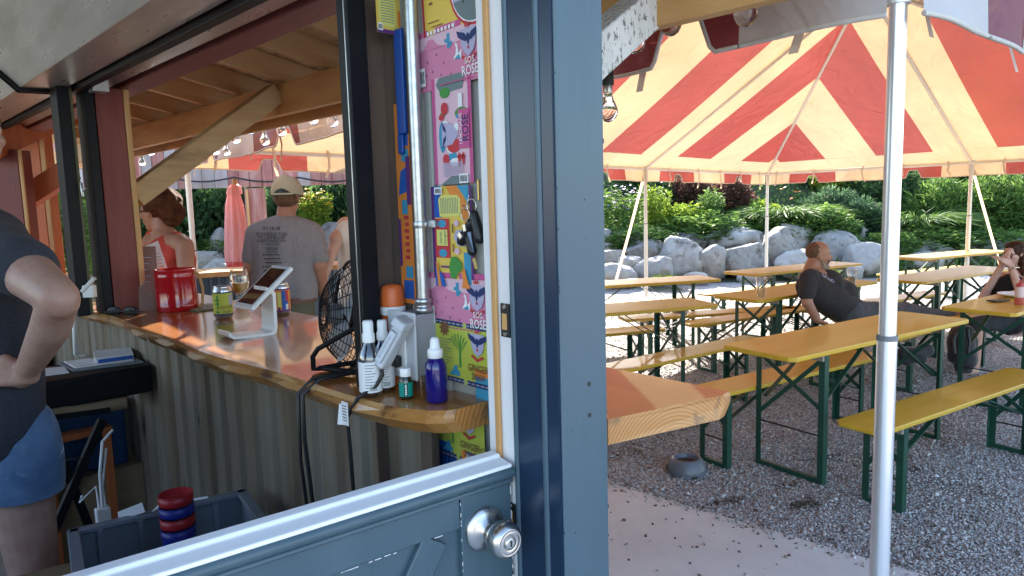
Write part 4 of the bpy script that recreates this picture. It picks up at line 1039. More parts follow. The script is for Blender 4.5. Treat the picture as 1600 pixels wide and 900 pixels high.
# dog statue on the bank
M['stat'] = mat('grey_cast_stone', (.26, .25, .22), .85, col2=(.18, .17, .15), nscale=14, bump=.4, bscale=30)
def dogstatue():
    D = 15.2; s = D/FPX; o = at(1346, 383, D); X, Z = RT, Vector((0, 0, 1)); q = lambda u, v, w=0: o+X*u*s+Z*v*s+FW*w*s
    b = MB(); b.cap(q(-1, 4), q(1, 17), 6.5*s, 4.6*s); b.cap(q(0, 14), q(2, 22), 4*s, 3.6*s); b.ell(q(2, 24.5), 4*s, 3.6*s, 3.6*s); b.cap(q(4, 24), q(8.5, 22.5), 2.2*s, 1.6*s)
    for w in (-2.5, 2.5):
        b.cap(q(3.5, 13, w), q(5, 1, w), 1.8*s, 1.5*s); b.cap(q(5, 0.6, w), q(7.5, .6, w), 1.5*s, 1.3*s); b.cap(q(-2, 4, w*1.6), q(4, 2, w*1.6), 3.2*s, 1.6*s); b.cap(q(1, 26, w*1.1), q(-.5, 20, w*1.3), 1.2*s, 1.5*s)
    b.cap(q(-6, 1), q(-9, 3), 1.5*s, .8*s); b.ell(q(0, -2), 8*s, 6*s, 2*s)
    tag(remesh(b, 'dog_statue', M['stat'], .013, 2), 'small grey stone statue of a sitting dog on the boulders', 'statue')
dogstatue()

# ------------------------------------------------------------------ plank fascia structure, umbrella, second bar seen through the opening
fas = thing('plank_fascia_shelter', 'low shelter with a fascia of red and grey planks behind the bar', 'shelter')
M['plankr'] = wood('faded_red_plank', (.30, .10, .085), (.42, .25, .22), axis=2, rough=.75, c3=(.24, .08, .07), objvar=.25, scale=2.2)
M['plankg'] = wood('weathered_grey_plank', (.38, .35, .35), (.30, .25, .24), axis=2, rough=.8, objvar=.2, scale=2.2)
pa, pc = at(60, 303, 9.0), at(620, 293, 9.0); e = (pc-pa); e.z = 0; LEN = e.length; e.normalize(); nn = Vector((-e.y, e.x, 0))
s = 0; k = 0
while s < LEN:
    w = random.uniform(.13, .17); b = MB(); p = pa+e*(s+w/2); zb = 1.895+random.uniform(-.004, .004)
    b.obox((p.x, p.y, zb+.42), e, nn, (0,0,1), (w/2-.003, .012, .42)); b.build('plank', M['plankg'] if random.random() < .36 else M['plankr'], fas, .002); s += w; k += 1
b = MB(); c = pa+e*LEN/2+nn*.06; b.obox((c.x, c.y, 1.96), e, nn, (0,0,1), (LEN/2, .04, .06)); b.build('header_beam', M['redbeam'], fas)
for px in (397, 60, 640):
    p = at(px, 320, 9.02); b = MB(); b.obox((p.x+nn.x*.06, p.y+nn.y*.06, .94), e, nn, (0,0,1), (.11, .07, .94)); b.build('post', M['plankr'], fas, .004)
    b = MB(); b.obox((p.x-e.x*.07-nn.x*.02, p.y-e.y*.07-nn.y*.02, .93), e, nn, (0,0,1), (.014, .012, .93)); b.build('corner_trim', M['tanraw'], fas)
b = MB(); c = pa+e*LEN/2+nn*1.5; b.obox((c.x, c.y, 2.78), e, nn, (0,0,1), (LEN/2+.1, 1.6, .03)); b.build('roof', M['galv'], fas)
b = MB(); pts = []
for i in range(40):
    x = 265+300*i/39; p = at(x, 277+(7*abs(math.sin(i*.24))), 8.85); pts.append(p)
b.tube(pts, .012, 6); tag(b.build('power_cable', M['blackplastic']), 'black cable looped along the plank fascia', 'cable')
# closed umbrella
um = thing('closed_umbrella', 'closed pink patio umbrella on a stand behind the bar', 'umbrella', at(368, 440, 6.6))
um.location = (0, 0, 0); D = 6.6; base = at(369, 420, D); s = D/FPX
M['pink'] = fabric('pink_umbrella_cloth', (.80, .36, .39), (.80, .36, .37), .35, wr=.5)
def folds(rows, m, nm, seg=40):
    b = MB(); vs = []
    for (pxc, py, r, amp) in rows:
        c = at(pxc, py, D)
        for k in range(seg):
            a = 2*math.pi*k/seg; rr = (r+amp*math.sin(a*8+.4)+.3*amp*math.sin(a*3))*s
            vs.append(c+RT*rr*math.cos(a)+FW*rr*math.sin(a))
    fs = []
    for i in range(len(rows)-1):
        for k in range(seg): k2 = (k+1) % seg; fs.append((i*seg+k, i*seg+k2, (i+1)*seg+k2, (i+1)*seg+k))
    b.add(vs, fs, True); return b.build(nm, m, um)
folds([(367, 290, 6, .3), (366, 296, 8.5, .5), (365, 304, 9, 1.0), (366, 320, 12, 1.8), (368, 350, 14.5, 2.4), (369, 380, 15.5, 2.8), (370, 402, 16, 3), (370, 408, 15.5, 3)], M['pink'], 'canopy')
folds([(366, 288, 5, .2), (366, 291, 9.5, .5), (366, 299, 11, .8), (366, 303, 11.5, 1.)], M['pink'], 'top_vent')
M['pinkd'] = fabric('red_umbrella_lining', (.62, .05, .06), (.7, .08, .06), .3)
folds([(370, 404, 13, 2), (370, 410, 14, 2.4), (369, 418, 12, 2.4)], M['pinkd'], 'lining')
b = MB(); p = at(368, 300, D); b.tube([(p.x, p.y, .0), (p.x, p.y, p.z+.12)], .02, 10); b.build('pole', M['tanraw'], um)
b = MB(); b.lathe([(.26, 0), (.26, .03), (.05, .07), (.05, .25)], (p.x, p.y, .005), (0,0,1), 28); b.build('base', M['darkmetal'], um)
# second bar: blue tin front, plank top
bar2 = thing('back_bar', 'blue corrugated tin bar with plank top behind the counter', 'counter')
M['bluetin'] = mat('blue_grey_tin', (.085, .14, .20), .45, .3, col2=(.12, .17, .23), nscale=6, stretch=(1,1,.2))
a, c = at(268, 446, 5.55), at(545, 416, 6.1); e = (c-a); e.z = 0; LEN = e.length; e.normalize(); nn = Vector((-e.y, e.x, 0)); zt = 1.09
b = MB(); vs = []; fs = []; N_ = 160
for i in range(N_+1):
    q = Vector((a.x, a.y, 0))+e*LEN*i/N_+nn*(.012*(1 if math.sin(i*.9) > 0 else -1)); vs += [q+Vector((0,0,0)), q+Vector((0,0,zt))]
for i in range(N_): fs.append((2*i, 2*i+2, 2*i+3, 2*i+1))
b.add(vs, fs); b.build('tin_front', M['bluetin'], bar2)
b = MB(); q = Vector((a.x, a.y, zt+.02))+e*LEN/2+nn*.15; b.obox(q, e, nn, (0,0,1), (LEN/2+.03, .22, .02)); b.build('bar_top', M['tanraw'], bar2, .004)
b = MB(); q = Vector((a.x, a.y, zt/2))+e*LEN/2+nn*.26; b.obox(q, e, nn, (0,0,1), (LEN/2, .03, zt/2)); b.build('back_panel', M['plankr'], bar2)

# ------------------------------------------------------------------ string lights under the eave
lights = thing('string_lights', 'string of big clear bulbs on a dark cable under the bar eave', 'string lights')
M['cable'] = flat('cable_rubber', (.012, .012, .012), .6); M['brass'] = mat('bulb_cap', (.45, .43, .40), .35, .9)
def bulb(px, py, n, k=1.):
    c = atn(px, py, n); r = thing('bulb', None, None); r.parent = lights; r.location = c
    b = MB(); b.lathe([(.0003, -.031), (.010, -.0285), (.0195, -.022), (.0265, -.011), (.0285, .0), (.0265, .011), (.021, .023), (.0155, .036), (.0125, .047), (.012, .058)], (0,0,0), (0,0,1), 24, capt=True); b.build('globe', M['glass'], r)
    b = MB(); b.lathe([(.0125, .050), (.0135, .054), (.0135, .072), (.010, .078)], (0,0,0), (0,0,1), 14); b.build('cap', M['brass'], r)
    b = MB(); b.lathe([(.017, .072), (.018, .078), (.016, .110), (.007, .118)], (0,0,0), (0,0,1), 14); b.build('socket', M['cable'], r)
    r.scale = (k, k, k); return c+Vector((0, 0, .116*k))
cpts = []
for px, py, n in [(1165, 22, .85), (1073, -3, .83), (1048, 38, .85), (992, 66, .85), (950, 174, .85)]: cpts.append(bulb(px, py, n, 1.05))
for px, py, n in [(520, 190, 1.05), (489, 186, 1.05), (440, 205, 1.05), (414, 220, 1.05), (391, 203, 1.05), (369, 218, 1.05), (354, 237, 1.05), (337, 236, 1.05), (306, 250, 1.05), (236, 238, 1.05), (222, 254, 1.05), (271, 226, 1.05)]: cpts.append(bulb(px, py, n, 1.0 if px > 400 else .95))
cp = sorted(cpts, key=lambda p: tob(p)[1]); pts = []
for i in range(len(cp)-1):
    for k in range(5):
        u = k/5; p = cp[i].lerp(cp[i+1], u); pts.append(p+Vector((0, 0, .035-.10*math.sin(math.pi*u)*(cp[i+1]-cp[i]).length)))
pts.append(cp[-1]); b = MB(); b.tube(pts, .0045, 6); b.build('cable', M['cable'], lights)

# ------------------------------------------------------------------ things in the beer garden
# dog bowl
M['bowl'] = mat('grey_blue_plastic', (.115, .125, .15), .35, bump=.05, bscale=60)
bo = thing('dog_bowl', 'grey plastic dog water bowl on the gravel below the counter end', 'bowl', atz(1073, 738, 0.0))
b = MB(); b.lathe([(.118, .0), (.118, .012), (.112, .045), (.095, .075), (.085, .088), (.078, .094), (.072, .092), (.068, .082), (.06, .045), (.0, .04)], (0,0,0), (0,0,1), 40, capb=False)
bb = b.build('body', M['bowl'], bo)
b = MB(); b.lathe([(.1195, .018), (.1215, .024), (.1195, .032)], (0,0,0), (0,0,1), 40, capb=False, capt=False); b.build('rim_band', M['bowl'], bo)
M['water'] = mat('still_water', (.22, .12, .05), .03, trans=.6, ior=1.33)
b = MB(); b.lathe([(.0662, .066), (.0, .066)], (0,0,0), (0,0,1), 32, capb=False); b.build('water', M['water'], bo)
ax = (-Vector((bo.location.x, bo.location.y, 0))).normalized(); ax = (ax*.86+RT*.35).normalized()
b = MB(); b.ell(ax*.112+Vector((0,0,.004)), .026, .008, .03, X=Vector((-ax.y, ax.x, 0)), Y=ax, Z=(0,0,1)); b.build('grip_notch', M['blackplastic'], bo)
# hole dug in the gravel
# clear plastic cups
M['cup'] = thinglass('clear_plastic_cup')
def cup(px, py, D, z, lab, h=.12, liquid=None):
    c = atz(px, py, z) if D is None else at(px, py, D)
    r = thing('plastic_cup', lab, 'cup', c, 0, 'clear plastic cups')
    b = MB(); b.lathe([(.030, 0.001), (.037, h*.6), (.043, h), (.0445, h+.002), (.0425, h), (.036, h*.6), (.028, .004), (0, .004)], (0,0,0), (0,0,1), 24); b.build('body', M['cup'], r)
    if liquid:
        b = MB(); b.lathe([(.0275, .006), (.033, h*liquid), (0, h*liquid)], (0,0,0), (0,0,1), 20); b.build('drink', M['drink'], r)
M['drink'] = mat('pale_drink', (.70, .66, .52), .1, trans=.6, ior=1.33)
cup(1189, 463, None, .766, 'clear plastic cup on the corner of the table left of the reclining man', .16)
cup(1331, 444, None, .766, 'clear plastic cup with a drink on the table right of the reclining man', .135, .5)
# things on the woman's table
pl = atz(1588, 463, .77); p = thing('paper_plate', 'white plate on the table beside the red sauce bottle', 'plate', pl)
b = MB(); b.lathe([(.0, .004), (.08, .004), (.09, .008), (.125, .022), (.128, .024), (.124, .019), (.085, .002), (.0, 0)], (0,0,0), (0,0,1), 36, capb=False); b.build('body', M['plasticwhite'], p)
M['sauce'] = mat('red_squeeze_bottle', (.52, .10, .07), .4, trans=.25); M['saucelid'] = flat('red_cap', (.45, .04, .03), .4)
p = thing('sauce_bottle', 'red sauce squeeze bottle standing on the table by the plate', 'bottle', atz(1592, 476, .766))
b = MB(); b.lathe([(.026, 0), (.028, .006), (.028, .10), (.024, .13), (.02, .14)], (0,0,0), (0,0,1), 20); b.build('body', M['sauce'], p)
M['clearlabel'] = flat('pale_bottle_wall', (.62, .45, .42), .4)
b = MB(); b.lathe([(.0285, .055), (.0285, .10), (.0245, .13)], (0,0,0), (0,0,1), 20, capb=False, capt=False); b.build('upper_wall', M['clearlabel'], p)
b = MB(); b.lathe([(.021, .14), (.022, .145), (.021, .155), (.007, .16), (.004, .185)], (0,0,0), (0,0,1), 16); b.build('cap', M['saucelid'], p)
b = MB(); q = atz(1560, 469, .776); b.obox(q, (.95, -.3, 0), (.3, .95, 0), (0,0,1), (.078, .038, .005)); tag(b.build('phone', M['blackplastic'], None, .003), 'black phone lying flat on the table before the woman', 'phone')
# bags under the table
M['bagcloth'] = mat('black_nylon', (.012, .012, .014), .7, bump=.5, bscale=20, sheen=.2)
def softbag(pxs, D, lab):
    b = MB()
    for (x0, y0, r0, x1, y1, r1) in pxs: b.cap(at(x0, y0, D), at(x1, y1, D), r0*D/FPX, r1*D/FPX)
    return b
D = 5.55; b = softbag([(1503, 524, 19, 1508, 566, 15), (1494, 530, 14, 1494, 556, 13), (1517, 530, 10, 1518, 562, 9), (1500, 575, 9, 1512, 578, 8)], D, '')
r = thing('backpack', 'black backpack hanging at the end of the bench under the tables', 'bag'); remesh(b, 'body', M['bagcloth'], .012, 3, r, .012, 9)
b = MB(); b.tube([at(1497, 516, 5.4), at(1490, 530, 5.38), at(1492, 552, 5.38)], .012, 6); b.tube([at(1512, 514, 5.4), at(1515, 535, 5.38), at(1512, 556, 5.38)], .012, 6); b.build('shoulder_strap', M['blackplastic'], r)
D = 5.0; b = softbag([(1412, 552, 11, 1450, 548, 10), (1425, 560, 9, 1440, 562, 7), (1408, 560, 6, 1418, 566, 6)], D, '')
tag(remesh(b, 'folded_jacket', M['bagcloth'], .010, 3, None, .012, 14), 'black crumpled jacket hung below the nearest table', 'jacket')
# ------------------------------------------------------------------ can labels pasted on the tin wall
def flatmat(nm, c, r=.55): return mat(nm, c, r, spec=.3)
INK = {k: flatmat('print_'+k, c) for k, c in dict(pink=(.60, .21, .33), palepink=(.68, .44, .51), hotpink=(.52, .09, .24), lime=(.46, .49, .07), navy=(.02, .035, .12), white=(.75, .74, .74), black=(.015, .015, .015),
        purple=(.11, .03, .16), orange=(.70, .22, .04), yellow=(.70, .49, .09), blue=(.02, .10, .38), teal=(.05, .27, .42), green=(.06, .25, .05), red=(.50, .04, .05), lemon=(.66, .62, .16), grey=(.32, .32, .36),
        brown=(.20, .09, .04), lilac=(.42, .38, .52), slate=(.15, .19, .19), royal=(.01, .10, .36)).items()}
class Art:
    """flat print: pieces laid in layers a fraction of a millimetre apart, on a plane with x to the right and y up"""
    def __init__(s, name, lab, cat, M_, group=None): s.r = thing(name, lab, cat, M=M_, group=group); s.k = 0
    def lay(s, nm, ink, polys=(), texts=(), discs=()):
        s.k += 1; z = .0006+.0003*s.k; b = MB()
        for p in polys: b.poly([(x, y, z) for x, y in p])
        for (cx, cy, rx, ry) in discs: b.poly([(cx+rx*math.cos(a*2*math.pi/24), cy+ry*math.sin(a*2*math.pi/24), z) for a in range(24)])
        for (t, size, cx, cy, sx, ang) in texts:
            ca, sa = math.cos(ang), math.sin(ang); text(b, t, size, lambda u, v: (cx+u*ca-v*sa, cy+u*sa+v*ca, z), sx, bold=.012)
        o = b.build(nm, INK[ink], s.r); o['kind'] = 'stuff'; return o
def R(x0, y0, x1, y1): return [(x0, y0), (x1, y0), (x1, y1), (x0, y1)]
def sheet(a, w, h, ink, wave=.0):
    b = MB(); n = 12; vs = []; fs = []
    for i in range(n+1):
        x = -w/2+w*i/n
        for y in (-h/2, h/2): vs.append((x, y, .0004+wave*math.sin(i*1.1)))
    for i in range(n): fs.append((2*i, 2*i+2, 2*i+3, 2*i+1))
    b.add(vs, fs); return b.build('paper', INK[ink], a.r)
def wallM(px, py, n=.0335, rot=0.):
    p = atn(px, py, n); x, y, z = -BD, Vector((0, 0, 1)), -BN; c, s = math.cos(rot), math.sin(rot)
    return frame(p, x*c+y*s, y*c-x*s, z)
def crest(a, cx, cy, k, ink='lilac'):
    sh_ = [(-.5, .5), (.5, .5), (.46, -.1), (.3, -.42), (0, -.62), (-.3, -.42), (-.46, -.1)]
    a.lay('crest_shield', ink, [[(cx+x*k, cy+y*k) for x, y in sh_]])
    w1 = [(0, .12), (-.22, .34), (-.72, .50), (-.62, .22), (-.42, .10), (-.16, -.02)]; w2 = [(-x, y) for x, y in w1]
    body = [(-.07, .3), (.07, .3), (.1, .0), (0, -.22), (-.1, .0)]
    a.lay('crest_wings', 'navy', [[(cx+x*k, cy+y*k) for x, y in w] for w in (w1, w2[::-1], body)])
    a.lay('crest_heart', 'red', [], [], [(cx, cy-.28*k, .06*k, .07*k)])
    a.lay('crest_ribbon', 'red', [[(cx-.42*k, cy-.52*k), (cx, cy-.74*k), (cx, cy-.88*k), (cx-.46*k, cy-.64*k)], [(cx+.42*k, cy-.52*k), (cx+.46*k, cy-.64*k), (cx, cy-.88*k), (cx, cy-.74*k)]])
    a.lay('crest_crown', 'red', [[(cx-.14*k, cy+.56*k), (cx+.14*k, cy+.56*k), (cx+.18*k, cy+.74*k), (cx+.06*k, cy+.64*k), (cx, cy+.8*k), (cx-.06*k, cy+.64*k), (cx-.18*k, cy+.74*k)]])
def barcode(a, cx, cy, w, h, ang=0):
    a.lay('barcode_panel', 'white', [R(cx-w/2, cy-h/2, cx+w/2, cy+h/2)]); x = cx-w*.38; ps = []; rs = random.Random(4)
    if ang == 0:
        while x < cx+w*.38: bw = rs.uniform(.02, .06)*w; ps.append(R(x, cy-h*.32, x+bw, cy+h*.32)); x += bw+rs.uniform(.02, .05)*w
    else:
        y = cy-h*.36
        while y < cy+h*.36: bw = rs.uniform(.02, .06)*h; ps.append(R(cx-w*.32, y, cx+w*.32, y+bw)); y += bw+rs.uniform(.02, .05)*h
    a.lay('barcode', 'black', ps)
def sosrose(px, py, lab, rot):
    a = Art('can_label', lab, 'can label', wallM(px, py, .0235, rot), 'flattened can labels on the bar wall'); w, h = .198, .116
    sheet(a, w, h, 'pink', .0006)
    a.lay('top_band', 'hotpink', [R(-w/2, h*.40, w/2, h/2)]); a.lay('sky_band', 'palepink', [R(-w/2, h*.17, w/2, h*.395)])
    a.lay('mountains', 'pink', [[(-.092, h*.17), (-.075, h*.22), (-.062, h*.33), (-.048, h*.33), (-.035, h*.22), (-.015, h*.17)]])
    a.lay('cactus', 'teal', [R(-.005, h*.1, .004, h*.34), R(.003, h*.14, .01, h*.2), R(-.012, h*.2, -.004, h*.26)])
    a.lay('melon_seed', 'navy', [[(x, y), (x+.003, y), (x+.0015, y+.006)] for x, y in ((-.07, -.005), (-.04, .005), (-.055, -.025), (-.02, -.015), (-.03, -.035), (.0, -.038), (-.075, -.03))])
    a.lay('swan', 'white', [[(.012, -.012), (.035, -.014), (.038, .004), (.028, -.004), (.026, .012), (.022, .018), (.018, .012), (.022, .010), (.020, -.002)]])
    a.lay('swan_shade', 'teal', [[(.014, -.012), (.033, -.014), (.03, -.005)]])
    crest(a, .058, h*.12, .045)
    a.lay('lettering', 'white', [], [('SOS.', .016, .062, -.022, 1, 0), ('ROSE', .025, .060, -.040, .8, 0)])
    a.lay('fine_print', 'hotpink', [R(-.03+.011*k, -.0545, -.022+.011*k, -.052) for k in range(9)])
    barcode(a, -.085, -.030, .022, .036); return a
sosrose(703, 85, 'upper pink can label with SOS ROSE lettering, above the rotated pink one', R_(2))
sosrose(717, 472, 'lower pink can label with SOS ROSE lettering, just above the green label', R_(1))
def ginger(px, py, lab, n_=.0235, rot=0.):
    a = Art('can_label', lab, 'can label', wallM(px, py, n_, rot), 'flattened can labels on the bar wall'); w, h = .205, .125
    sheet(a, w, h, 'lime', .0006); a.lay('band', 'navy', [R(-w/2, h*.42, w/2, h/2), R(-w/2, -h/2, w/2, -h*.42)])
    a.lay('band_print', 'grey', [R(-.09+.014*k, y-.0015, -.08+.014*k, y+.0015) for k in range(13) for y in (h*.46, -h*.46)])
    a.lay('sun', 'brown', [[(-.045+.011*math.cos(t*.349)*(1.6 if t % 2 else 1), h*.36+.011*math.sin(t*.349)*(1.6 if t % 2 else 1)) for t in range(18)]])
    ps = []
    for k in range(7): ang = 1.57+(k-3)*.34; ps.append([(.0+.004*math.cos(ang), -.005+.012*k/7), (.0+.028*math.cos(ang)-.004, .012+.03*math.sin(ang)*.8), (.0+.032*math.cos(ang), .014+.033*math.sin(ang)*.8)])
    ps.append([(.000, -.03), (.007, -.03), (.006, .025), (.002, .025)]); a.lay('palm', 'green', ps)
    a.lay('text_lines', 'slate', [R(-.06, .022-.0062*k, -.022-.006*(k % 3), .0235-.0062*k) for k in range(9)])
    a.lay('wave', 'teal', [[(-.03, -.048), (.0, -.048), (.004, -.042), (-.006, -.034), (-.004, -.026), (-.014, -.028), (-.020, -.038)]])
    crest(a, .058, h*.20, .040); a.lay('lettering', 'brown', [], [('GINGER', .020, .060, -.024, .85, 0), ('SNAP', .019, .060, -.041, .85, 0)])
    a.lay('side_print', 'brown', [], [('G', .02, .098, -.026, .8, 0), ('S', .018, .098, -.042, .8, 0)])
    return a
ginger(718, 551, 'lime green can label with GINGER SNAP lettering above the counter end', .0232, R_(-1))
ginger(706, 670, 'lime green can label with GINGER SNAP lettering below the counter end', .0232)
# pink label turned on its side
a = Art('can_label', 'pink can label turned sideways with LEMONADE ROSE lettering', 'can label', wallM(707, 203, .0233, 0), 'flattened can labels on the bar wall'); w, h = .118, .206
sheet(a, w, h, 'palepink', .0004); a.lay('border', 'hotpink', [R(-w/2, -h/2, -w/2+.010, h/2), R(w/2-.010, -h/2, w/2, h/2)])
a.lay('rocks', 'slate', [[(-.03, .07), (.035, .075), (.042, .1), (.03, .104), (-.035, .102), (-.045, .09)], [(-.04, -.104), (.03, -.104), (.02, -.09), (.0, -.086), (-.02, -.094)]])
a.lay('bushes', 'green', [], [], [(-.018, .072, .016, .010), (.03, .03, .02, .010), (-.028, .03, .008, .006)]); a.lay('leaves', 'teal', [], [], [(.025, .024, .012, .005), (-.03, -.012, .01, .03), (.0, -.05, .012, .01)])
a.lay('flowers', 'white', [], [], [(.0, -.0, .009, .008), (.014, .004, .008, .008), (-.004, -.035, .012, .01), (.006, -.062, .014, .008), (-.02, .012, .01, .007)])
a.lay('berries', 'red', [], [], [(-.02, .042, .011, .012), (-.03, .026, .008, .006), (.005, -.03, .02, .014), (-.02, -.055, .010, .010), (.02, -.058, .004, .014), (.032, -.056, .004, .012), (.026, -.052, .012, .004)])
a.lay('crest_shield', 'lilac', [[(-.03, .016), (-.03, -.03), (.0, -.028), (.022, -.008), (.0, .012)]]); a.lay('crest_wings', 'navy', [[(-.03, .02), (-.018, .004), (-.016, -.006), (-.026, .002)], [(-.03, -.036), (-.018, -.018), (-.016, -.008), (-.026, -.016)]])
a.lay('name_panel', 'hotpink', [R(.022, -.037, .053, .036)]); a.lay('lettering', 'white', [], [('LEMONADE', .011, .0285, 0, 1, math.pi/2)]); a.lay('lettering', 'navy', [], [('ROSE', .025, .043, 0, .85, math.pi/2)])
a.lay('bubble', 'white', [R(.024, .04, .036, .066)]); a.lay('small_print', 'lilac', [R(-.028+.0+.0*k, -.064-.0035*k, .033, -.0622-.0035*k) for k in range(8)])
barcode(a, .034, -.094, .026, .018)
# boombox label
a = Art('can_label', 'purple edged can label with a boombox and a tree in many colours', 'can label', wallM(707, 370, .0233, 0), 'flattened can labels on the bar wall'); w, h = .125, .20
sheet(a, w, h, 'yellow', .0004); a.lay('border', 'purple', [R(-w/2, -h/2, -w/2+.009, h/2), R(w/2-.007, -h/2, w/2, h/2)])
a.lay('blue_corner', 'blue', [R(-.053, .038, -.03, h/2)]); a.lay('orange_field', 'orange', [[(-.015, h/2), (.02, h/2), (.04, .075), (.055, .05), (.045, .02), (.03, .05), (.0, .08)]]); a.lay('sea', 'teal', [[(.02, h/2), (.055, h/2), (.055, .06), (.04, .08)], R(.035, -.1, .055, -.03)])
a.lay('text_bubble', 'lemon', [[(-.035, .04), (.025, .04), (.03, .05), (.03, .075), (.02, .082), (-.03, .082), (-.038, .074)]]); a.lay('text_lines', 'slate', [R(-.031+.0052*k, .046, -.029+.0052*k, .077) for k in range(11)])
a.lay('boombox', 'red', [R(-.052, -.042, -.006, .036)]); a.lay('speakers', 'teal', [], [], [(-.028, .026, .013, .008), (-.028, -.033, .013, .008)]); a.lay('box_panel', 'lemon', [R(-.046, -.018, -.012, .014)])
a.lay('lettering', 'slate', [], [('Ginger', .011, -.020, -.002, 1, math.pi/2), ('Sands', .010, -.033, -.002, 1, math.pi/2)])
a.lay('crest_shield', 'lilac', [[(.008, .0), (.018, .014), (.045, .014), (.045, -.018), (.02, -.018)]])
a.lay('knobs', 'brown', [R(.004, .008, .008, .026), R(.004, -.03, .008, -.014)]); a.lay('pink_dots', 'palepink', [], [], [(.018, .027, .008, .006), (.018, -.028, .008, .006)])
a.lay('trunk', 'purple', [R(-.034, -.062, -.004, -.058)]); a.lay('tree_crown', 'green', [[(-.008, -.06), (.0, -.04), (.014, -.038), (.03, -.05), (.032, -.062), (.02, -.07), (.008, -.084), (-.004, -.08)]])
a.lay('hill', 'blue', [[(-.052, -.1), (-.02, -.1), (-.026, -.08), (-.042, -.066), (-.052, -.06)]]); a.lay('hill', 'orange', [[(-.05, -.05), (-.042, -.056), (-.034, -.1), (-.044, -.1)], [(.03, -.07), (.04, -.06), (.046, -.08), (.055, -.1), (.03, -.1), (.034, -.085)]])
barcode(a, -.033, .091, .024, .014)
# savanna label at the top
a = Art('can_label', 'orange can label with a round grey savanna picture at the top', 'can label', wallM(712, -4, .0233, R_(2)), 'flattened can labels on the bar wall'); w, h = .205, .125
sheet(a, w, h, 'yellow', .0004); a.lay('edge', 'red', [R(-w/2, -h/2, -w/2+.006, h/2)])
a.lay('ring', 'red', [], [], [(.075, .02, .110, .082)][:0] or [(.050, .016, .068, .076)]); a.lay('ring', 'white', [], [], [(.050, .016, .063, .071)]); a.lay('picture_sky', 'lilac', [], [], [(.050, .016, .0605, .068)])
a.lay('picture_ground', 'slate', [[(.050+.0605*math.cos(t), .016+.068*math.sin(t)) for t in [math.pi*1.12+math.pi*.76*k/14 for k in range(15)]]])
a.lay('acacia', 'black', [[(.000, .012), (.018, .020), (.036, .018), (.046, .010), (.03, .006), (.012, .006)], R(.022, -.016, .025, .008)])
a.lay('beast', 'grey', [[(.055, -.032), (.058, .0), (.052, .012), (.056, .03), (.066, .05), (.09, .05), (.096, .03), (.094, -.03), (.086, -.034), (.082, -.012), (.074, -.012), (.072, -.036), (.064, -.036)]])
a.lay('small_print', 'brown', [R(-.086, .042, -.060, .047), R(-.082, .032, -.064, .036), R(-.078, .004, -.068, .008), R(-.085, -.030, -.050, -.0285), R(-.075, -.039, -.040, -.0375)])
a.lay('small_print', 'white', [R(-.09+.011*k, -.052, -.083+.011*k, -.045) for k in range(8)])
# speech bubble label by the conduit and labels behind it
a = Art('can_label', 'label with a yellow text bubble at the top beside the black rail', 'can label', frame(atd(612, 24, .5035), -BD*.0+BN, Vector((0,0,1)), -BD), 'flattened can labels on the bar wall')
b = MB(); sheet(a, .075, .075, 'yellow'); a.lay('bubble', 'lemon', [[(-.03, -.022), (.005, -.025), (.010, -.02), (.010, .028), (.004, .033), (-.026, .033), (-.032, .028)]]); a.lay('text_lines', 'slate', [R(-.027, .026-.0052*k, .005, .0275-.0052*k) for k in range(9)]); a.lay('foot', 'purple', [R(-.0375, -.0375, .0375, -.03)]); a.lay('patch', 'orange', [R(.014, -.02, .036, .01)])
barcode(a, -.03, -.026, .012, .014)
a = Art('can_label', 'orange and blue can label half hidden behind the conduit pipe', 'can label', wallM(633, 320, .0182, 0), 'flattened can labels on the bar wall')
sheet(a, .05, .42, 'orange'); a.lay('blue_shapes', 'blue', [[(-.01, .2), (.025, .2), (.02, .12), (-.005, .13)], [(-.02, .02), (.02, .03), (.012, .08), (-.01, .07)], R(-.015, -.2, .02, -.16)]); a.lay('teal_shapes', 'teal', [R(-.005, .09, .02, .115), R(-.01, -.02, .01, .01), R(-.005, -.155, .02, -.13)]); a.lay('strokes', 'red', [R(-.004+.003*(k % 2), -.115+.014*k, .012, -.107+.014*k) for k in range(7)])
a.lay('purple_shapes', 'purple', [R(.01, .0, .024, .1), R(-.024, -.13, -.016, -.03)])
# small label at the counter end
a = Art('can_label', 'orange and blue can label at the counter end by the white jamb', 'can label', wallM(757, 618, .0233, 0), 'flattened can labels on the bar wall')
sheet(a, .05, .10, 'teal'); a.lay('corner', 'orange', [R(-.025, .035, .025, .05)])
a = Art('can_label', 'blue can label under the green one below the counter end', 'can label', wallM(712, 722, .0232, R_(-4)), 'flattened can labels on the bar wall')
sheet(a, .20, .07, 'royal'); a.lay('stripes', 'navy', [R(-.095+.012*k, -.03, -.09+.012*k, .02) for k in range(12)]); a.lay('corner', 'orange', [R(.02, .0, .034, .035)]); barcode(a, .055, .018, .04, .024)
# blue plastic strip hanging beside the conduit
b = MB(); p = atn(626, 128, .012); b.obox(p, BD, (0,0,1), BN, (.014, .105, .004)); b.obox(p+Vector((0,0,-.125))+BD*.008, BD, (0,0,1), BN, (.009, .02, .003))
tag(b.build('blue_level', flat('blue_plastic_strip', (.005, .06, .30), .3), None, .002), 'long blue plastic strip hanging between the conduit and the rusty angle', 'strip')
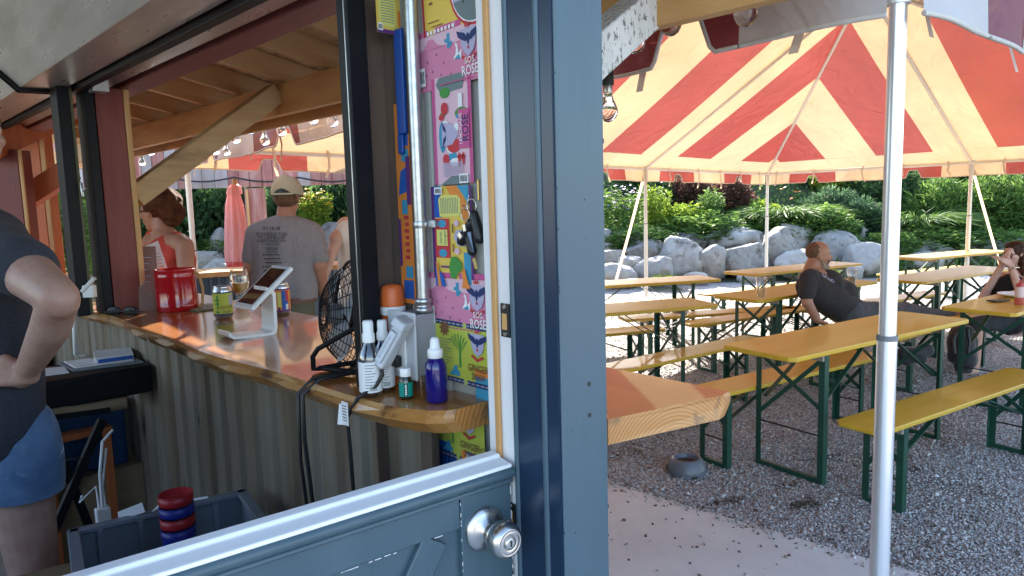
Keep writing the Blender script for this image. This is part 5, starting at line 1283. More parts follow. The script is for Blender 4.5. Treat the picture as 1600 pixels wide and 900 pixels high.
# white paper tag, key hook, keys
kp = thing('key_hook', 'small brass hook strip on the wall by the white jamb', 'hook', atn(746, 300, .03)); kp.location = (0, 0, 0)
b = MB(); p = atn(748, 297, .028); b.obox(p, BD, (0,0,1), BN, (.002, .020, .002)); b.build('plate', mat('brass', (.55, .38, .15), .3, 1.), kp, .001)
b = MB(); p = atn(735, 318, .026); b.tube([p+Vector((0,0,.025)), p+Vector((0,0,.0))-BN*.008, p-BN*.012+Vector((0,0,-.012)), p-BN*.018+Vector((0,0,-.002))], .0015, 6); b.build('wire', M['galv'], kp)
ks = thing('key_bunch', 'bunch of black car keys and a bottle opener hanging by the jamb', 'keys', atn(733, 325, .0)); ks.location = (0, 0, 0)
def K(px, py, n=.008): return atn(px, py, n)
b = MB()
for (cx, cy, r) in ((727, 335, .0125), (737, 322, .0135)):
    c = K(cx, cy); b.tube([c+(-BD*math.cos(t*.524)+Vector((0,0,1))*math.sin(t*.524))*r for t in range(12)], .0012, 6, closed=True)
b.build('ring', M['steel'], ks)
for k, (x0, y0, x1, y1, w, t) in enumerate([(736, 348, 722, 376, .013, .006), (741, 335, 750, 372, .014, .006), (733, 372, 738, 392, .012, .005)]):
    b = MB(); p, q = K(x0, y0, .006-.004*k), K(x1, y1, .006-.004*k); b.cap(p, q, w*.62, w*.8, 12); ob = b.build('key_fob', M['blackplastic'], ks)
b = MB(); b.bar(K(717, 364, -.004), K(722, 372, -.004), .010, .005, up=BN); b.bar(K(725, 350, -.004), K(727, 362, -.004), .008, .004, up=BN); b.build('fob_trim', M['steel'], ks, .001)
M['bluemetal'] = mat('blue_anodised_metal', (.12, .18, .30), .3, .8)
b = MB(); b.bar(K(733, 362, -.006), K(738, 396, -.006), .010, .0025, up=BN); b.build('bottle_opener', M['bluemetal'], ks, .001)
b = MB(); b.bar(K(740, 403, .004), K(745, 421, .004), .009, .0025, up=BN); b.build('brass_key', mat('old_brass', (.42, .33, .14), .4, 1.), ks, .001)

# ------------------------------------------------------------------ conduit, box and what is plugged in
cn = thing('conduit_pipe', 'galvanised steel conduit running down to the grey outlet box', 'pipe'); dC, nC = .438, .004
b = MB(); b.tube([tow(nC, dC, 2.45), tow(nC, dC, 1.404)], .0135, 20); b.build('pipe', M['galv'], cn)
b = MB(); b.lathe([(.0155, 0), (.0185, .001), (.0185, .010), (.0155, .011), (.0155, .018), (.019, .019), (.019, .028), (.015, .030)], tow(nC, dC, 1.382), (0,0,1), 20); b.build('connector', M['galv'], cn)
b = MB(); b.lathe([(.0148, -.007), (.0155, -.006), (.0155, .006), (.0148, .007)], tow(nC, dC, 1.562), (0,0,1), 20); bbox(b, .012, .024, dC-.036, dC-.012, 1.555, 1.571); b.build('strap', M['galv'], cn, .002)
bx = thing('outlet_box', 'grey metal outlet box with white socket plate on the wall', 'outlet box')
M['boxgrey'] = mat('grey_enamel', (.30, .30, .32), .45); M['boxlight'] = mat('pale_grey_plate', (.55, .56, .58), .4)
b = MB(); bbox(b, -.030, .030, .425, .505, 1.252, 1.380); b.build('body', M['boxgrey'], bx, .003)
b = MB(); bbox(b, -.037, -.0305, .418, .512, 1.246, 1.386); b.build('cover_plate', M['boxlight'], bx, .003)
b = MB(); bbox(b, -.0425, -.0375, .446, .482, 1.262, 1.370); b.build('socket', M['plasticwhite'], bx, .002)
ad = thing('power_adapter', 'silver power adapter hanging aslant from the outlet box', 'adapter')
M['silverplastic'] = mat('silver_plastic', (.48, .49, .51), .35, .3)
p, q = tow(-.062, .420, 1.366), tow(-.098, .452, 1.286); dirv = (q-p).normalized(); sidev = dirv.cross(-BN).normalized()
b = MB(); b.obox((p+q)/2, dirv, sidev, -BN, ((q-p).length/2, .016, .012)); b.build('body', M['silverplastic'], ad, .004)
b = MB(); b.obox((p+q)/2-BN*.014, dirv, sidev, -BN, ((q-p).length/2-.012, .0095, .003)); b.build('raised_panel', M['silverplastic'], ad, .002)
b = MB(); b.obox(p-dirv*.004-BN*.004, dirv, sidev, -BN, (.010, .019, .013)); b.build('end_cap', M['silverplastic'], ad, .003)
b = MB()
for k in range(5):
    c = (p+q)/2-BN*.0175+dirv*(-.018+.010*k); b.tube([c+(sidev*math.cos(t*.785)*.0028+dirv*math.sin(t*.785)*.0038) for t in range(8)], .0005, 4, closed=True)
bo_ = b.build('embossed_mark', M['silverplastic'], ad); bo_['kind'] = 'stuff'
b = MB(); pl_ = [q, q+Vector((0,0,-.02))-BD*.003, tow(-.108, .458, 1.245), tow(-.138, .480, 1.222), tow(-.150, .505, 1.18), tow(-.150, .50, 1.12), tow(-.150, .495, 1.0), tow(-.145, .47, .92), tow(-.15, .44, .80), tow(-.14, .40, .4)]
b.tube(pl_, .0042, 8); b.build('cable', M['blackplastic'], ad)
b = MB(); c = tow(-.155, .503, 1.19); b.obox(c, -BD, (0,0,1), BN, (.011, .024, .0008)); b.obox(c+BD*.012+Vector((0,0,-.004)), (-BD*.9+BN*.5), (0.15,0,1), BN, (.008, .021, .0006)); b.build('warning_tag', M['paper'], ad)
b = MB()
for k in range(6): b.obox(c-BN*.0014+Vector((0,0,.016-.006*k)), -BD, (0,0,1), BN, (.008, .0008, .0001))
t_ = b.build('tag_print', INK['black'], ad); t_['kind'] = 'stuff'
b = MB(); bbox(b, -.060, -.043, .455, .480, 1.272, 1.296); tag(b.build('black_plug', M['blackplastic'], None, .005), 'chunky black plug in the outlet box behind the silver adapter', 'plug')
# bottles on the counter end
ZC = 1.2205
def put(px, py): return atz(px, py, ZC)
def spray(px, py, lab, k=1., h=.118):
    c = tow(-.106, .480, ZC) if px < 600 else tow(-.064, .493, ZC); r = thing('spray_bottle', lab, 'bottle', c, 0, 'clear sanitiser spray bottles')
    M.setdefault('clearplastic', thinglass('clear_bottle_plastic', (.84, .86, .88), .3))
    b = MB(); b.lathe([(.0, .001), (.022, .001), (.0245, .004), (.0245, h*.70), (.022, h*.82), (.014, h*.93), (.011, h)], (0,0,0), (0,0,1), 28); b.build('body', M['clearplastic'], r)
    b = MB(); b.lathe([(.0252, .012), (.0252, h*.66)], (0,0,0), (0,0,1), 28, capb=False, capt=False)
    o = b.build('label', M['paper'], r)
    b = MB()
    d = -Vector((c.x, c.y, 0)).normalized(); a0 = math.atan2(d.y, d.x)
    def wr(u, v): a = a0+u/.0256; return (.0256*math.cos(a), .0256*math.sin(a), v)
    for j in range(9):
        for i_ in range(6):
            x0 = -.012+(.024-.004*(j % 3))*i_/6; x1 = x0+(.024-.004*(j % 3))/6; zz_ = h*.60-.0062*j
            b.add([wr(x0, zz_), wr(x1, zz_), wr(x1, zz_+.0016), wr(x0, zz_+.0016)], [(0,1,2,3)])
    rs = random.Random(2); x = -.002
    while x < .013: w = rs.uniform(.0004, .0012); b.add([wr(x, .016), wr(x+w, .016), wr(x+w, .027), wr(x, .027)], [(0,1,2,3)]); x += w+rs.uniform(.0004, .001)
    o = b.build('label_print', INK['slate'], r); o['kind'] = 'stuff'
    b = MB(); b.lathe([(.0135, h), (.0140, h+.002), (.0140, h+.018), (.0125, h+.020), (.0115, h+.022), (.0118, h+.043), (.0095, h+.048), (.004, h+.0485)], (0,0,0), (0,0,1), 22); b.build('cap', M['plasticwhite'], r)
    r.scale = (k, k, k)
spray(581, 613, 'clear spray bottle of sanitiser nearest the black rail', .92, .12)
spray(606, 614, 'clear spray bottle of sanitiser behind the silver adapter', .86, .125)
# orange repellent can
r = thing('spray_can', 'spray can with orange cap behind the outlet box', 'can', tow(-.009, .532, ZC)); r.scale = (1.05, 1.05, 1.08)
M['orangecap'] = mat('orange_plastic', (.62, .13, .03), .4)
b = MB(); b.lathe([(.0, 0), (.023, 0), (.024, .004), (.024, .145), (.022, .15)], (0,0,0), (0,0,1), 24); b.build('body', M['orangecap'], r)
b = MB(); b.lathe([(.0262, .140), (.0268, .142), (.0268, .154), (.0262, .156)], (0,0,0), (0,0,1), 24); b.build('collar', M['plasticwhite'], r)
b = MB(); b.lathe([(.0255, .1565), (.0255, .170), (.0225, .190), (.0195, .196), (.010, .199), (.0, .199)], (0,0,0), (0,0,1), 24); b.build('cap', M['orangecap'], r)
# blue glass spray bottle, small essential oil bottle
M['cobalt'] = mat('cobalt_glass', (.012, .008, .16), .06, coat=.6, trans=.25, ior=1.4)
r = thing('blue_spray_bottle', 'cobalt blue glass bottle with white spray top at the counter end', 'bottle', put(683, 627)); r.scale = (1.06, 1.06, 1.06)
b = MB(); b.lathe([(.0, 0), (.0185, 0), (.0205, .003), (.0205, .062), (.019, .072), (.014, .080), (.011, .083)], (0,0,0), (0,0,1), 32); b.build('body', M['cobalt'], r)
b = MB(); b.lathe([(.0125, .082), (.0142, .083), (.0142, .096), (.0135, .098), (.0105, .099), (.0095, .102), (.0085, .113), (.0078, .116), (.0070, .1185), (.003, .120)], (0,0,0), (0,0,1), 26); b.build('spray_top', M['plasticwhite'], r)
r = thing('oil_bottle', 'small dark essential oil bottle with teal label and white cap', 'bottle', put(635, 622))
M['amber'] = mat('dark_amber_glass', (.02, .012, .006), .08, coat=.6); M['teal'] = flat('teal_label', (.0, .22, .17), .4)
b = MB(); b.lathe([(.0, 0), (.0125, 0), (.0135, .002), (.0135, .036), (.011, .043), (.009, .046)], (0,0,0), (0,0,1), 24); b.build('body', M['amber'], r)
b = MB(); b.lathe([(.0138, .006), (.0138, .034)], (0,0,0), (0,0,1), 24, capb=False, capt=False); lb = b.build('label', M['teal'], r)
d = -Vector((r.location.x, r.location.y, 0)).normalized(); a0 = math.atan2(d.y, d.x)
b = MB()
def wr(u, v, R0=.0141): a = a0+u/R0; return (R0*math.cos(a), R0*math.sin(a), v)
for (u0, u1) in ((-.004, .004),): b.add([wr(u0, .006), wr(u1, .006), wr(u1, .034), wr(u0, .034)], [(0,1,2,3)])
b.build('label_band', INK['black'], r)
b = MB()
for k in range(5): b.add([wr(-.002, .010+.0042*k), wr(.0015, .010+.0042*k), wr(.0015, .0125+.0042*k), wr(-.002, .0125+.0042*k)], [(0,1,2,3)])
b.v = [(x*1.02, y*1.02, z) for x, y, z in b.v]; o = b.build('label_print', INK['white'], r); o['kind'] = 'stuff'
b = MB(); b.lathe([(.0105, .045), (.0112, .046), (.0112, .060), (.0100, .0615), (.0, .0615)], (0,0,0), (0,0,1), 22); b.build('cap', M['plasticwhite'], r)

# ------------------------------------------------------------------ fan
fan = thing('desk_fan', 'black wire desk fan standing on the counter beside the black rail', 'fan', tow(.03, .80, ZC)); fan.location = (0, 0, 0)
fc = atd(545, 492, .80); fa = (-_r*.80-FW*.42); fa.z = .10; fa.normalize()
fx = fa.cross(Vector((0,0,1))).normalized(); fy = fx.cross(fa).normalized(); Rf = .132
def FP(r, a, w): return fc+(fx*math.cos(a)+fy*math.sin(a))*r+fa*w
b = MB(); b.tube([FP(Rf, a*math.pi/24, 0) for a in range(48)], .0045, 8, closed=True); b.build('rim', M['black'], fan)
b = MB()
for k in range(17):
    u = (k+1)/17.5; r = Rf*(1-u*.80); w = .062*math.sin(min(1, u*1.25)*math.pi/2); b.tube([FP(r, a*math.pi/20, w) for a in range(40)], .0009, 4, closed=True, smooth=False)
for k in range(22): b.tube([FP(Rf*(1-(j/8)*.82), k*math.pi/11, .062*math.sin(min(1, (j/8)*1.25)*math.pi/2)) for j in range(9)], .0012, 4, smooth=False)
o = b.build('front_grille', M['black'], fan); o['kind'] = 'stuff'
b = MB()
for k in range(7):
    u = (k+1)/7.5; b.tube([FP(Rf*(1-u*.7), a*math.pi/20, -.05*math.sin(u*math.pi/2)) for a in range(40)], .0009, 4, closed=True, smooth=False)
for k in range(16): b.tube([FP(Rf*(1-(j/6)*.75), k*math.pi/8, -.05*math.sin((j/6)*math.pi/2)) for j in range(7)], .0011, 4, smooth=False)
o = b.build('rear_grille', M['black'], fan); o['kind'] = 'stuff'
b = MB(); b.lathe([(.040, -.075), (.045, -.07), (.045, -.02), (.03, .0)], fc, fa, 24); b.build('motor', M['blackplastic'], fan)
b = MB(); b.lathe([(.028, .02), (.028, .036), (.022, .044), (0, .046)], fc, fa, 20); b.build('hub', flat('grey_fan_hub', (.14, .14, .15), .4), fan)
M['blade'] = mat('grey_fan_blade', (.42, .45, .50), .3, trans=.2)
for k in range(5):
    a0 = k*1.2566; b = MB(); vs = []; fs = []
    for i in range(6):
        r = .026+(Rf*.88-.026)*i/5
        for j in range(5): t = -.42+.84*j/4; vs.append(FP(r, a0+t*(.75+.25*i/5)+.25*i/5, .022+.020*t))
    for i in range(5):
        for j in range(4): fs.append((i*5+j, i*5+j+1, i*5+j+6, i*5+j+5))
    b.add(vs, fs, True); b.build('blade', M['blade'], fan)
pv = FP(Rf+.006, math.pi*1.0, 0); pv2 = FP(Rf+.006, 0, 0); lo = atz(490, 577, ZC+.008); 
if (pv-at(515, 495, 1.7)).length > (pv2-at(515, 495, 1.7)).length: pv, pv2 = pv2, pv
b = MB(); q0 = at(522, 492, (pv-EYEV).dot(_f)); lo2 = tow(.10, .74, ZC+.008)
b.tube([pv, at(497, 545, 1.66), lo+Vector((0,0,.03)), lo, lo+(lo2-lo)*.08, lo2, lo2+Vector((0,0,.03)), pv2], .0062, 10); b.build('stand', M['black'], fan)
b = MB(); b.tube([lo+(lo2-lo)*.1, tow(-.03, .62, ZC+.010), tow(.05, .58, ZC+.010)], .006, 8); b.build('stand_foot', M['black'], fan)
b = MB(); b.lathe([(.014, -.012), (.016, 0), (.014, .012)], pv, fx, 14); b.lathe([(.014, -.012), (.016, 0), (.014, .012)], pv2, fx, 14); b.build('pivot_knob', M['blackplastic'], fan); 
b = MB(); b.tube([tow(.02, .68, 1.27), tow(-.03, .65, ZC+.01), tow(-.12, .665, ZC+.006), tow(-.158, .672, 1.20), tow(-.160, .672, 1.10), tow(-.156, .66, .95), tow(-.15, .62, .80), tow(-.15, .60, .6)], .0048, 8); b.build('power_cord', M['blackplastic'], fan)
b = MB(); b.tube([tow(.03, .70, 1.25), tow(-.03, .675, ZC+.01), tow(-.125, .685, ZC+.006), tow(-.160, .688, 1.20), tow(-.163, .69, 1.05), tow(-.157, .675, .85), tow(-.15, .65, .6)], .0042, 8); tag(b.build('extension_cable', M['blackplastic']), 'second black cord hanging over the counter edge beside the fan cord', 'cord')

# ------------------------------------------------------------------ till: tablet on a white bent stand
till = thing('till_stand', 'white tablet till on a bent stand reflected in the counter', 'till', tow(.03, 1.35, ZC)); till.location = (0, 0, 0)
d0 = 1.335; w_ = .085
def TP(px, py, dd=0): return atd(px, py, d0)+BD*dd
pts = [(357, 520), (359, 527), (366, 531), (424, 525), (432, 521), (434, 512), (431, 458), (426, 451), (416, 449)]
inn = [(361, 519), (363, 523.5), (368, 526), (422, 520), (427, 517), (428.5, 511), (426, 462), (422, 456.5), (416, 455)]
b = MB(); P = [TP(*p) for p in pts]; I = [TP(*p) for p in inn]; n = len(P)
vs = P+I+[p+BD*w_ for p in P]+[p+BD*w_ for p in I]; fs = []
for i in range(n-1):
    fs += [(i, i+1, n+i+1, n+i), (2*n+i+1, 2*n+i, 3*n+i, 3*n+i+1), (i+1, i, 2*n+i, 2*n+i+1), (n+i, n+i+1, 3*n+i+1, 3*n+i)]
fs += [(0, n, 3*n, 2*n), (n-1, 3*n-1, 4*n-1, 2*n-1)][:1] + [(n-1, 2*n-1, 4*n-1, 3*n-1)]
b.add(vs, fs, False); b.build('bent_stand', M['plasticwhite'], till, .0012)
A, B_ = TP(390, 483, -.006), TP(454.5, 416, -.006); ex = (B_-A); LT = ex.length; ex.normalize(); ey = BD; ez = ex.cross(ey)
if ez.dot(-_f) < 0: ez = -ez
wt = .128
b = MB(); b.obox(A+ex*LT/2+ey*wt/2-ez*.006, ex, ey, ez, (LT/2, wt/2, .0075)); b.build('tablet_case', M['plasticwhite'], till, .006, 3)
b = MB(); b.obox(A+ex*LT/2+ey*wt/2+ez*.0019, ex, ey, ez, (LT/2-.016, wt/2-.012, .0004)); b.build('screen', mat('dark_screen', (.012, .011, .012), .05, coat=1.), till)
b = MB(); q = TP(405, 523, .0); b.obox(TP(395, 529, w_/2)+Vector((0,0,-.002)), BN, BD, (0,0,1), (.03, .02, .003)); b.build('rubber_foot', M['blackplastic'], till)
# cans
def can(px, py, lab, lines, base, k=1.):
    c = put(px, py); r = thing('drink_can', lab, 'can', c, 0, 'drink cans on the counter')
    b = MB(); b.lathe([(.024, .0), (.0265, .001), (.032, .010), (.033, .014), (.033, .098), (.0315, .104), (.0285, .110), (.0275, .113), (.0282, .115), (.0265, .1145), (.024, .110), (0, .110)], (0,0,0), (0,0,1), 32, capb=True); b.build('body', mat('can_aluminium', (.60, .60, .61), .28, .9), r)
    b = MB(); b.lathe([(.0333, .013), (.0333, .097)], (0,0,0), (0,0,1), 32, capb=False, capt=False); b.build('label', INK[base], r)
    b = MB(); b.lathe([(.0335, .013), (.0335, .019)], (0,0,0), (0,0,1), 32, capb=False, capt=False); b.lathe([(.0335, .092), (.0335, .097)], (0,0,0), (0,0,1), 32, capb=False, capt=False); o = b.build('label_band', INK['navy' if base == 'lime' else 'purple'], r); o['kind'] = 'stuff'
    d = -Vector((c.x, c.y, 0)).normalized(); a0 = math.atan2(d.y, d.x)
    def wr(u, v, R0=.0337): a = a0+u/R0; return (R0*math.cos(a), R0*math.sin(a), v)
    def patch(b, u0, v0, u1, v1, R0):
        n = 5; vs = []
        for i in range(n+1): u = u0+(u1-u0)*i/n; vs += [wr(u, v0, R0), wr(u, v1, R0)]
        b.add(vs, [(2*i, 2*i+2, 2*i+3, 2*i+1) for i in range(n)])
    for nm, ink, items in lines:
        b = MB()
        for it in items:
            if it[0] == 'R': patch(b, *it[1:5], .03365)
            else: text(b, it[1], it[2], lambda u, v: wr(it[3]+u, it[4]+v, .0340), .8, bold=.01)
        o = b.build(nm, INK[ink], r); o['kind'] = 'stuff'
can(350, 497, 'lime green GINGER SNAP drink can left of the white till', [('crest', 'lilac', [('R', .022, .05, .04, .085)]), ('palm', 'green', [('R', -.022, .035, -.016, .085), ('R', -.03, .065, -.012, .072), ('R', -.028, .052, -.012, .058), ('R', -.026, .022, -.014, .03)]), ('lettering', 'brown', [('T', 'GINGER', .017, .012, .042), ('T', 'SNAP', .016, .013, .026)])], 'lime')
can(440, 491, 'drink can with orange, yellow and blue label right of the white till', [('art', 'blue', [('R', .004, .02, .03, .09)]), ('bubble', 'lemon', [('R', -.012, .03, .002, .085)]), ('art', 'purple', [('R', -.034, .019, .034, .03)]), ('code', 'white', [('R', .018, .02, .028, .04)]), ('art', 'red', [('R', .018, .05, .03, .09)])], 'orange')
# cans' cardboard tops omitted; glass of beer
r = thing('beer_glass', 'tulip beer glass part full of amber beer behind the till', 'glass', put(372, 478)); r.location = atz(376, 470, ZC); 
b = MB(); b.lathe([(.0, .0), (.030, .0), (.031, .003), (.008, .008), (.006, .018), (.016, .026), (.034, .050), (.040, .075), (.038, .105), (.033, .135), (.0318, .135), (.0365, .105), (.0385, .075), (.0325, .051), (.014, .029), (0, .026)], (0,0,0), (0,0,1), 32, capb=False); b.build('bowl', thinglass('thin_glass'), r)
b = MB(); b.lathe([(.0, .0265), (.0138, .0295), (.0322, .0515), (.0382, .075), (.0, .075)], (0,0,0), (0,0,1), 28); b.build('beer', mat('amber_beer', (.80, .42, .06), .3), r)
# red canister with wooden handle
r = thing('red_canister', 'shiny red enamel canister on the counter beside the menus', 'canister', atz(278, 484, ZC))
M['redenamel'] = mat('red_enamel', (.42, .008, .014), .14, coat=.7)
kk = (r.location-EYEV).dot(_f)/FPX; hr = 60*kk/2
b = MB(); h_ = 64*kk; b.lathe([(hr*.97, 0), (hr, .004), (hr, .016), (hr*1.025, .02), (hr, .024), (hr, h_-.03), (hr*1.025, h_-.026), (hr, h_-.022), (hr, h_-.006), (hr*1.03, h_-.003), (hr*1.03, h_), (hr*.96, h_+.001), (hr*.96, .01), (0, .01)], (0,0,0), (0,0,1), 40); b.build('body', M['redenamel'], r)
b = MB(); v = RT; b.tube([v*hr*1.0+Vector((0,0,h_*.92)), v*hr*1.22+Vector((0,0,h_*.86)), v*hr*1.38+Vector((0,0,h_*.5)), v*hr*1.30+Vector((0,0,h_*.15)), v*hr*1.12+Vector((0,0,h_*.08))], .006, 8); b.build('handle', M['tanraw'], r)
# menu board and papers
mb_ = thing('menu_stand', 'brown menu board standing by the red post edge', 'menu')
D = (atz(230, 486, ZC)-EYEV).dot(_f)
M['menu'] = flat('brown_menu_board', (.20, .12, .095), .6)
def quad(name, pp, m, parent, th=.003):
    b = MB(); P = [at(x, y, d) for x, y, d in pp]; nn_ = (P[1]-P[0]).cross(P[3]-P[0]).normalized()*th; vs = P+[p+nn_ for p in P]
    b.add(vs, [(0,1,2,3), (7,6,5,4), (0,4,5,1), (1,5,6,2), (2,6,7,3), (3,7,4,0)]); return b.build(name, m, parent)
quad('board', [(217, 486, D), (251, 485, D+.03), (243, 385, D+.06), (217, 386, D+.04)], M['menu'], mb_)
b = MB()
for k in range(8):
    y = 402+k*9.5; P = [at(221, y, D+.02), at(238-(k % 3)*3, y, D+.03), at(238-(k % 3)*3, y+1.1, D+.03), at(221, y+1.1, D+.02)]; b.poly([p-_f*.006 for p in P])
o = b.build('menu_print', INK['grey'], mb_); o['kind'] = 'stuff'
b_m = thing('paper_menu', 'white paper menu held up before the woman in red', 'paper')
quad('sheet', [(238, 432, D+.1), (262, 420, D+.1), (247, 376, D+.14), (228, 384, D+.12)], M['paper'], b_m, .001)
b = MB()
for k in range(6): y = 396+k*5; b.poly([at(243+k*1.2, y, D+.09), at(250+k*1.2, y-1, D+.09), at(250+k*1.2, y+.2, D+.09), at(243+k*1.2, y+1.2, D+.09)])
o = b.build('print', INK['grey'], b_m); o['kind'] = 'stuff'
# sunglasses by the red post
sg = thing('sunglasses', 'dark sunglasses lying at the foot of the red post', 'sunglasses', tow(-.11, 2.22, ZC)); sg.location = (0, 0, 0)
def Zp(px, py, z): return atz(px, py, ZC+z)
for (cx) in (178, 205):
    b = MB(); c = Zp(cx, 486, .014); b.ell(c, .030, .006, .018, X=RT, Y=FW); b.build('lens', M['blackplastic'], sg)
b = MB(); b.tube([Zp(164, 488, .022), Zp(180, 484, .030), Zp(192, 487, .024), Zp(206, 484, .030), Zp(220, 487, .022)], .003, 6); b.tube([Zp(164, 489, .02), Zp(190, 492, .004), Zp(219, 488, .018)], .002, 6); b.build('frame', M['blackplastic'], sg)
# small papers and cloth on the counter between can and till
b = MB(); p = put(318, 482); b.obox(p+Vector((0,0,.004)), BN, BD, (0,0,1), (.06, .09, .0035)); tag(b.build('chalk_board', flat('olive_board', (.14, .13, .07), .6), None, .002), 'flat olive board lying on the counter behind the green can', 'board')

# ------------------------------------------------------------------ under the counter, inside
dsk = thing('drawer_unit', 'black drawer shelf on folding legs under the far end of the counter', 'drawer'); dd = 2.10
a0, a1 = atd(44, 592, dd), atd(236, 570, dd); b_ = atd(236, 612, dd)
n0, n1 = tob(a0)[0], tob(a1)[0]; zt = tob(a1)[2]; zb = tob(b_)[2]
b = MB(); bbox(b, n0-.15, n1, dd, dd+.30, zb, zt); b.build('case', M['black'], dsk, .004)
b = MB(); bbox(b, n0-.14, n1-.01, dd-.012, dd-.001, zb+.008, zt-.008); b.build('drawer_front', M['black'], dsk, .003)
def slat(p, q, w, h, m, nm, par): b = MB(); b.bar(p, q, w, h); return b.build(nm, m, par, .002)
fl = .15
for dz in (0, .26):
    slat(atd(160, 655, dd+dz), atd(75, 850, dd+dz)*1.0, .028, .028, M['black'], 'leg', dsk); slat(atd(75, 665, dd+dz+.03), atd(150, 850, dd+dz+.03), .028, .028, M['black'], 'leg', dsk)
slat(atd(84, 652, dd), atd(172, 640, dd), .02, .02, M['black'], 'cross_bar', dsk)
slat(atd(88, 722, dd+.01), atd(135, 714, dd+.01), .008, .008, M['darkmetal'], 'cross_bar', dsk)
M['log'] = wood('peeled_log', (.30, .22, .13), (.22, .16, .09), axis=0, rough=.7)
b = MB(); b.tube([atd(40, 640, dd+.02), atd(130, 640, dd+.02), atd(196, 628, dd+.02)], [.026, .026, .024], 14); tag(b.build('wooden_pole', M['log']), 'round pale wooden pole lying under the black drawer', 'pole')
st = thing('stool', 'low orange wooden stool behind the folding legs', 'stool')
b = MB(); c = atd(110, 672, dd+.35); b.obox(c, BN, BD, (0,0,1), (.12, .12, .012)); b.build('seat', M['orangetimber'], st, .003)
for sx in (-1, 1):
    for sy in (-1, 1): b = MB(); q = c+BN*.10*sx+BD*.10*sy; b.bar(q-Vector((0,0,.012)), Vector((q.x, q.y, .15)), .03, .03); b.build('leg', M['orangetimber'], st, .002)
# papers, phone box, clipboard on the drawer unit
pp = thing('clipboard', 'grey clipboard with papers on the black drawer unit', 'clipboard'); Zt = zt+.001
def onz(px, py, z=0): return atz(px, py, Zt+z)
def slab4(name, pts, h, m, parent):
    b = MB(); P = [onz(x, y) for x, y in pts]; vs = P+[p+Vector((0,0,h)) for p in P]; b.add(vs, [(3,2,1,0), (4,5,6,7), (0,1,5,4), (1,2,6,5), (2,3,7,6), (3,0,4,7)]); return b.build(name, m, parent)
slab4('board', [(114, 581), (224, 567), (200, 556), (92, 569)], .006, M['greyplastic'], pp)
o = slab4('paper', [(118, 578), (210, 566), (190, 558), (100, 568)], .009, M['paper'], pp)
bk = thing('paper_block', 'small white box with blue strip on the clipboard', 'box')
slab4('box', [(150, 571), (209, 563), (205, 553), (147, 559)], .028, M['paper'], bk); slab4('strip', [(154, 571.6), (208, 564), (207, 562), (154, 569)], .021, INK['blue'], bk)
pp2 = slab4('loose_papers', [(70, 588), (108, 583), (100, 574), (60, 578)], .004, M['paper'], None); tag(pp2, 'loose papers on the drawer unit beside the worker', 'papers')
b = MB(); b.tube([tow(-.24, 2.31, 1.30), tow(-.235, 2.26, 1.24), tow(-.25, 2.22, 1.10), onz(138, 556, .0)], .006, 8); tag(b.build('white_cable', M['plasticwhite']), 'white cable hanging down beside the black guide rail', 'cable')
ho = thing('white_charger', 'white charger and plug standing beside the black guide rail', 'charger')
b = MB(); c = at(140, 455, 2.55); b.obox(c, RT, FW, (0,0,1), (.020, .012, .022)); b.build('body', M['plasticwhite'], ho, .003)
b = MB(); b.bar(at(128, 456, 2.5), at(148, 434, 2.5), .018, .012); b.build('arm', M['plasticwhite'], ho, .003)
# tub with stacked cups
tub = thing('bus_tub', 'grey plastic tub behind the half door', 'tub'); zr = .80; dd = 1.0
P0, P1 = atz(115, 832, .80), atz(378, 770, .80); e = (P1-P0); LEN = e.length; e.normalize(); nn_ = Vector((-e.y, e.x, 0)); 
if nn_.dot(FW) > 0: nn_ = -nn_
wd = .30; c0 = P0+e*LEN/2+nn_*wd/2; h_ = .11
for (off, hx, hy) in ((nn_*(-wd/2), LEN/2, .004), (nn_*(wd/2), LEN/2, .004), (e*(-LEN/2), .004, wd/2), (e*(LEN/2), .004, wd/2)):
    b = MB(); b.obox(c0+off-Vector((0,0,h_/2)), e, nn_, (0,0,1), (hx, hy, h_/2)); b.build('side', M['greyplastic'], tub, .002)
    b = MB(); q = c0+off; b.obox(q, e, nn_, (0,0,1), (hx+.010, hy+.010, .007)); b.build('rim', M['greyplastic'], tub, .003)
b = MB(); b.obox(c0-Vector((0,0,h_)), e, nn_, (0,0,1), (LEN/2, wd/2, .004)); b.build('bottom', M['greyplastic'], tub)
b = MB(); b.obox(c0-Vector((0,0,h_+.02)), e, nn_, (0,0,1), (LEN/2+.15, wd/2+.1, .012)); q = b.build('shelf_board', M['log']); tag(q, 'wooden shelf board carrying the grey tub', 'shelf')
for k in range(4):
    b = MB(); b.obox(P0+e*LEN*(k+.6)/4.4+nn_*.016-Vector((0,0,h_/2)), e, nn_, (0,0,1), (.006, .008, h_/2-.004)); b.build('rib', M['greyplastic'], tub)
cup0 = at(274, 770, 1.74)
INKc = {'r': mat('red_cup_plastic', (.34, .012, .02), .4), 'b': mat('blue_cup_plastic', (.012, .018, .20), .4)}
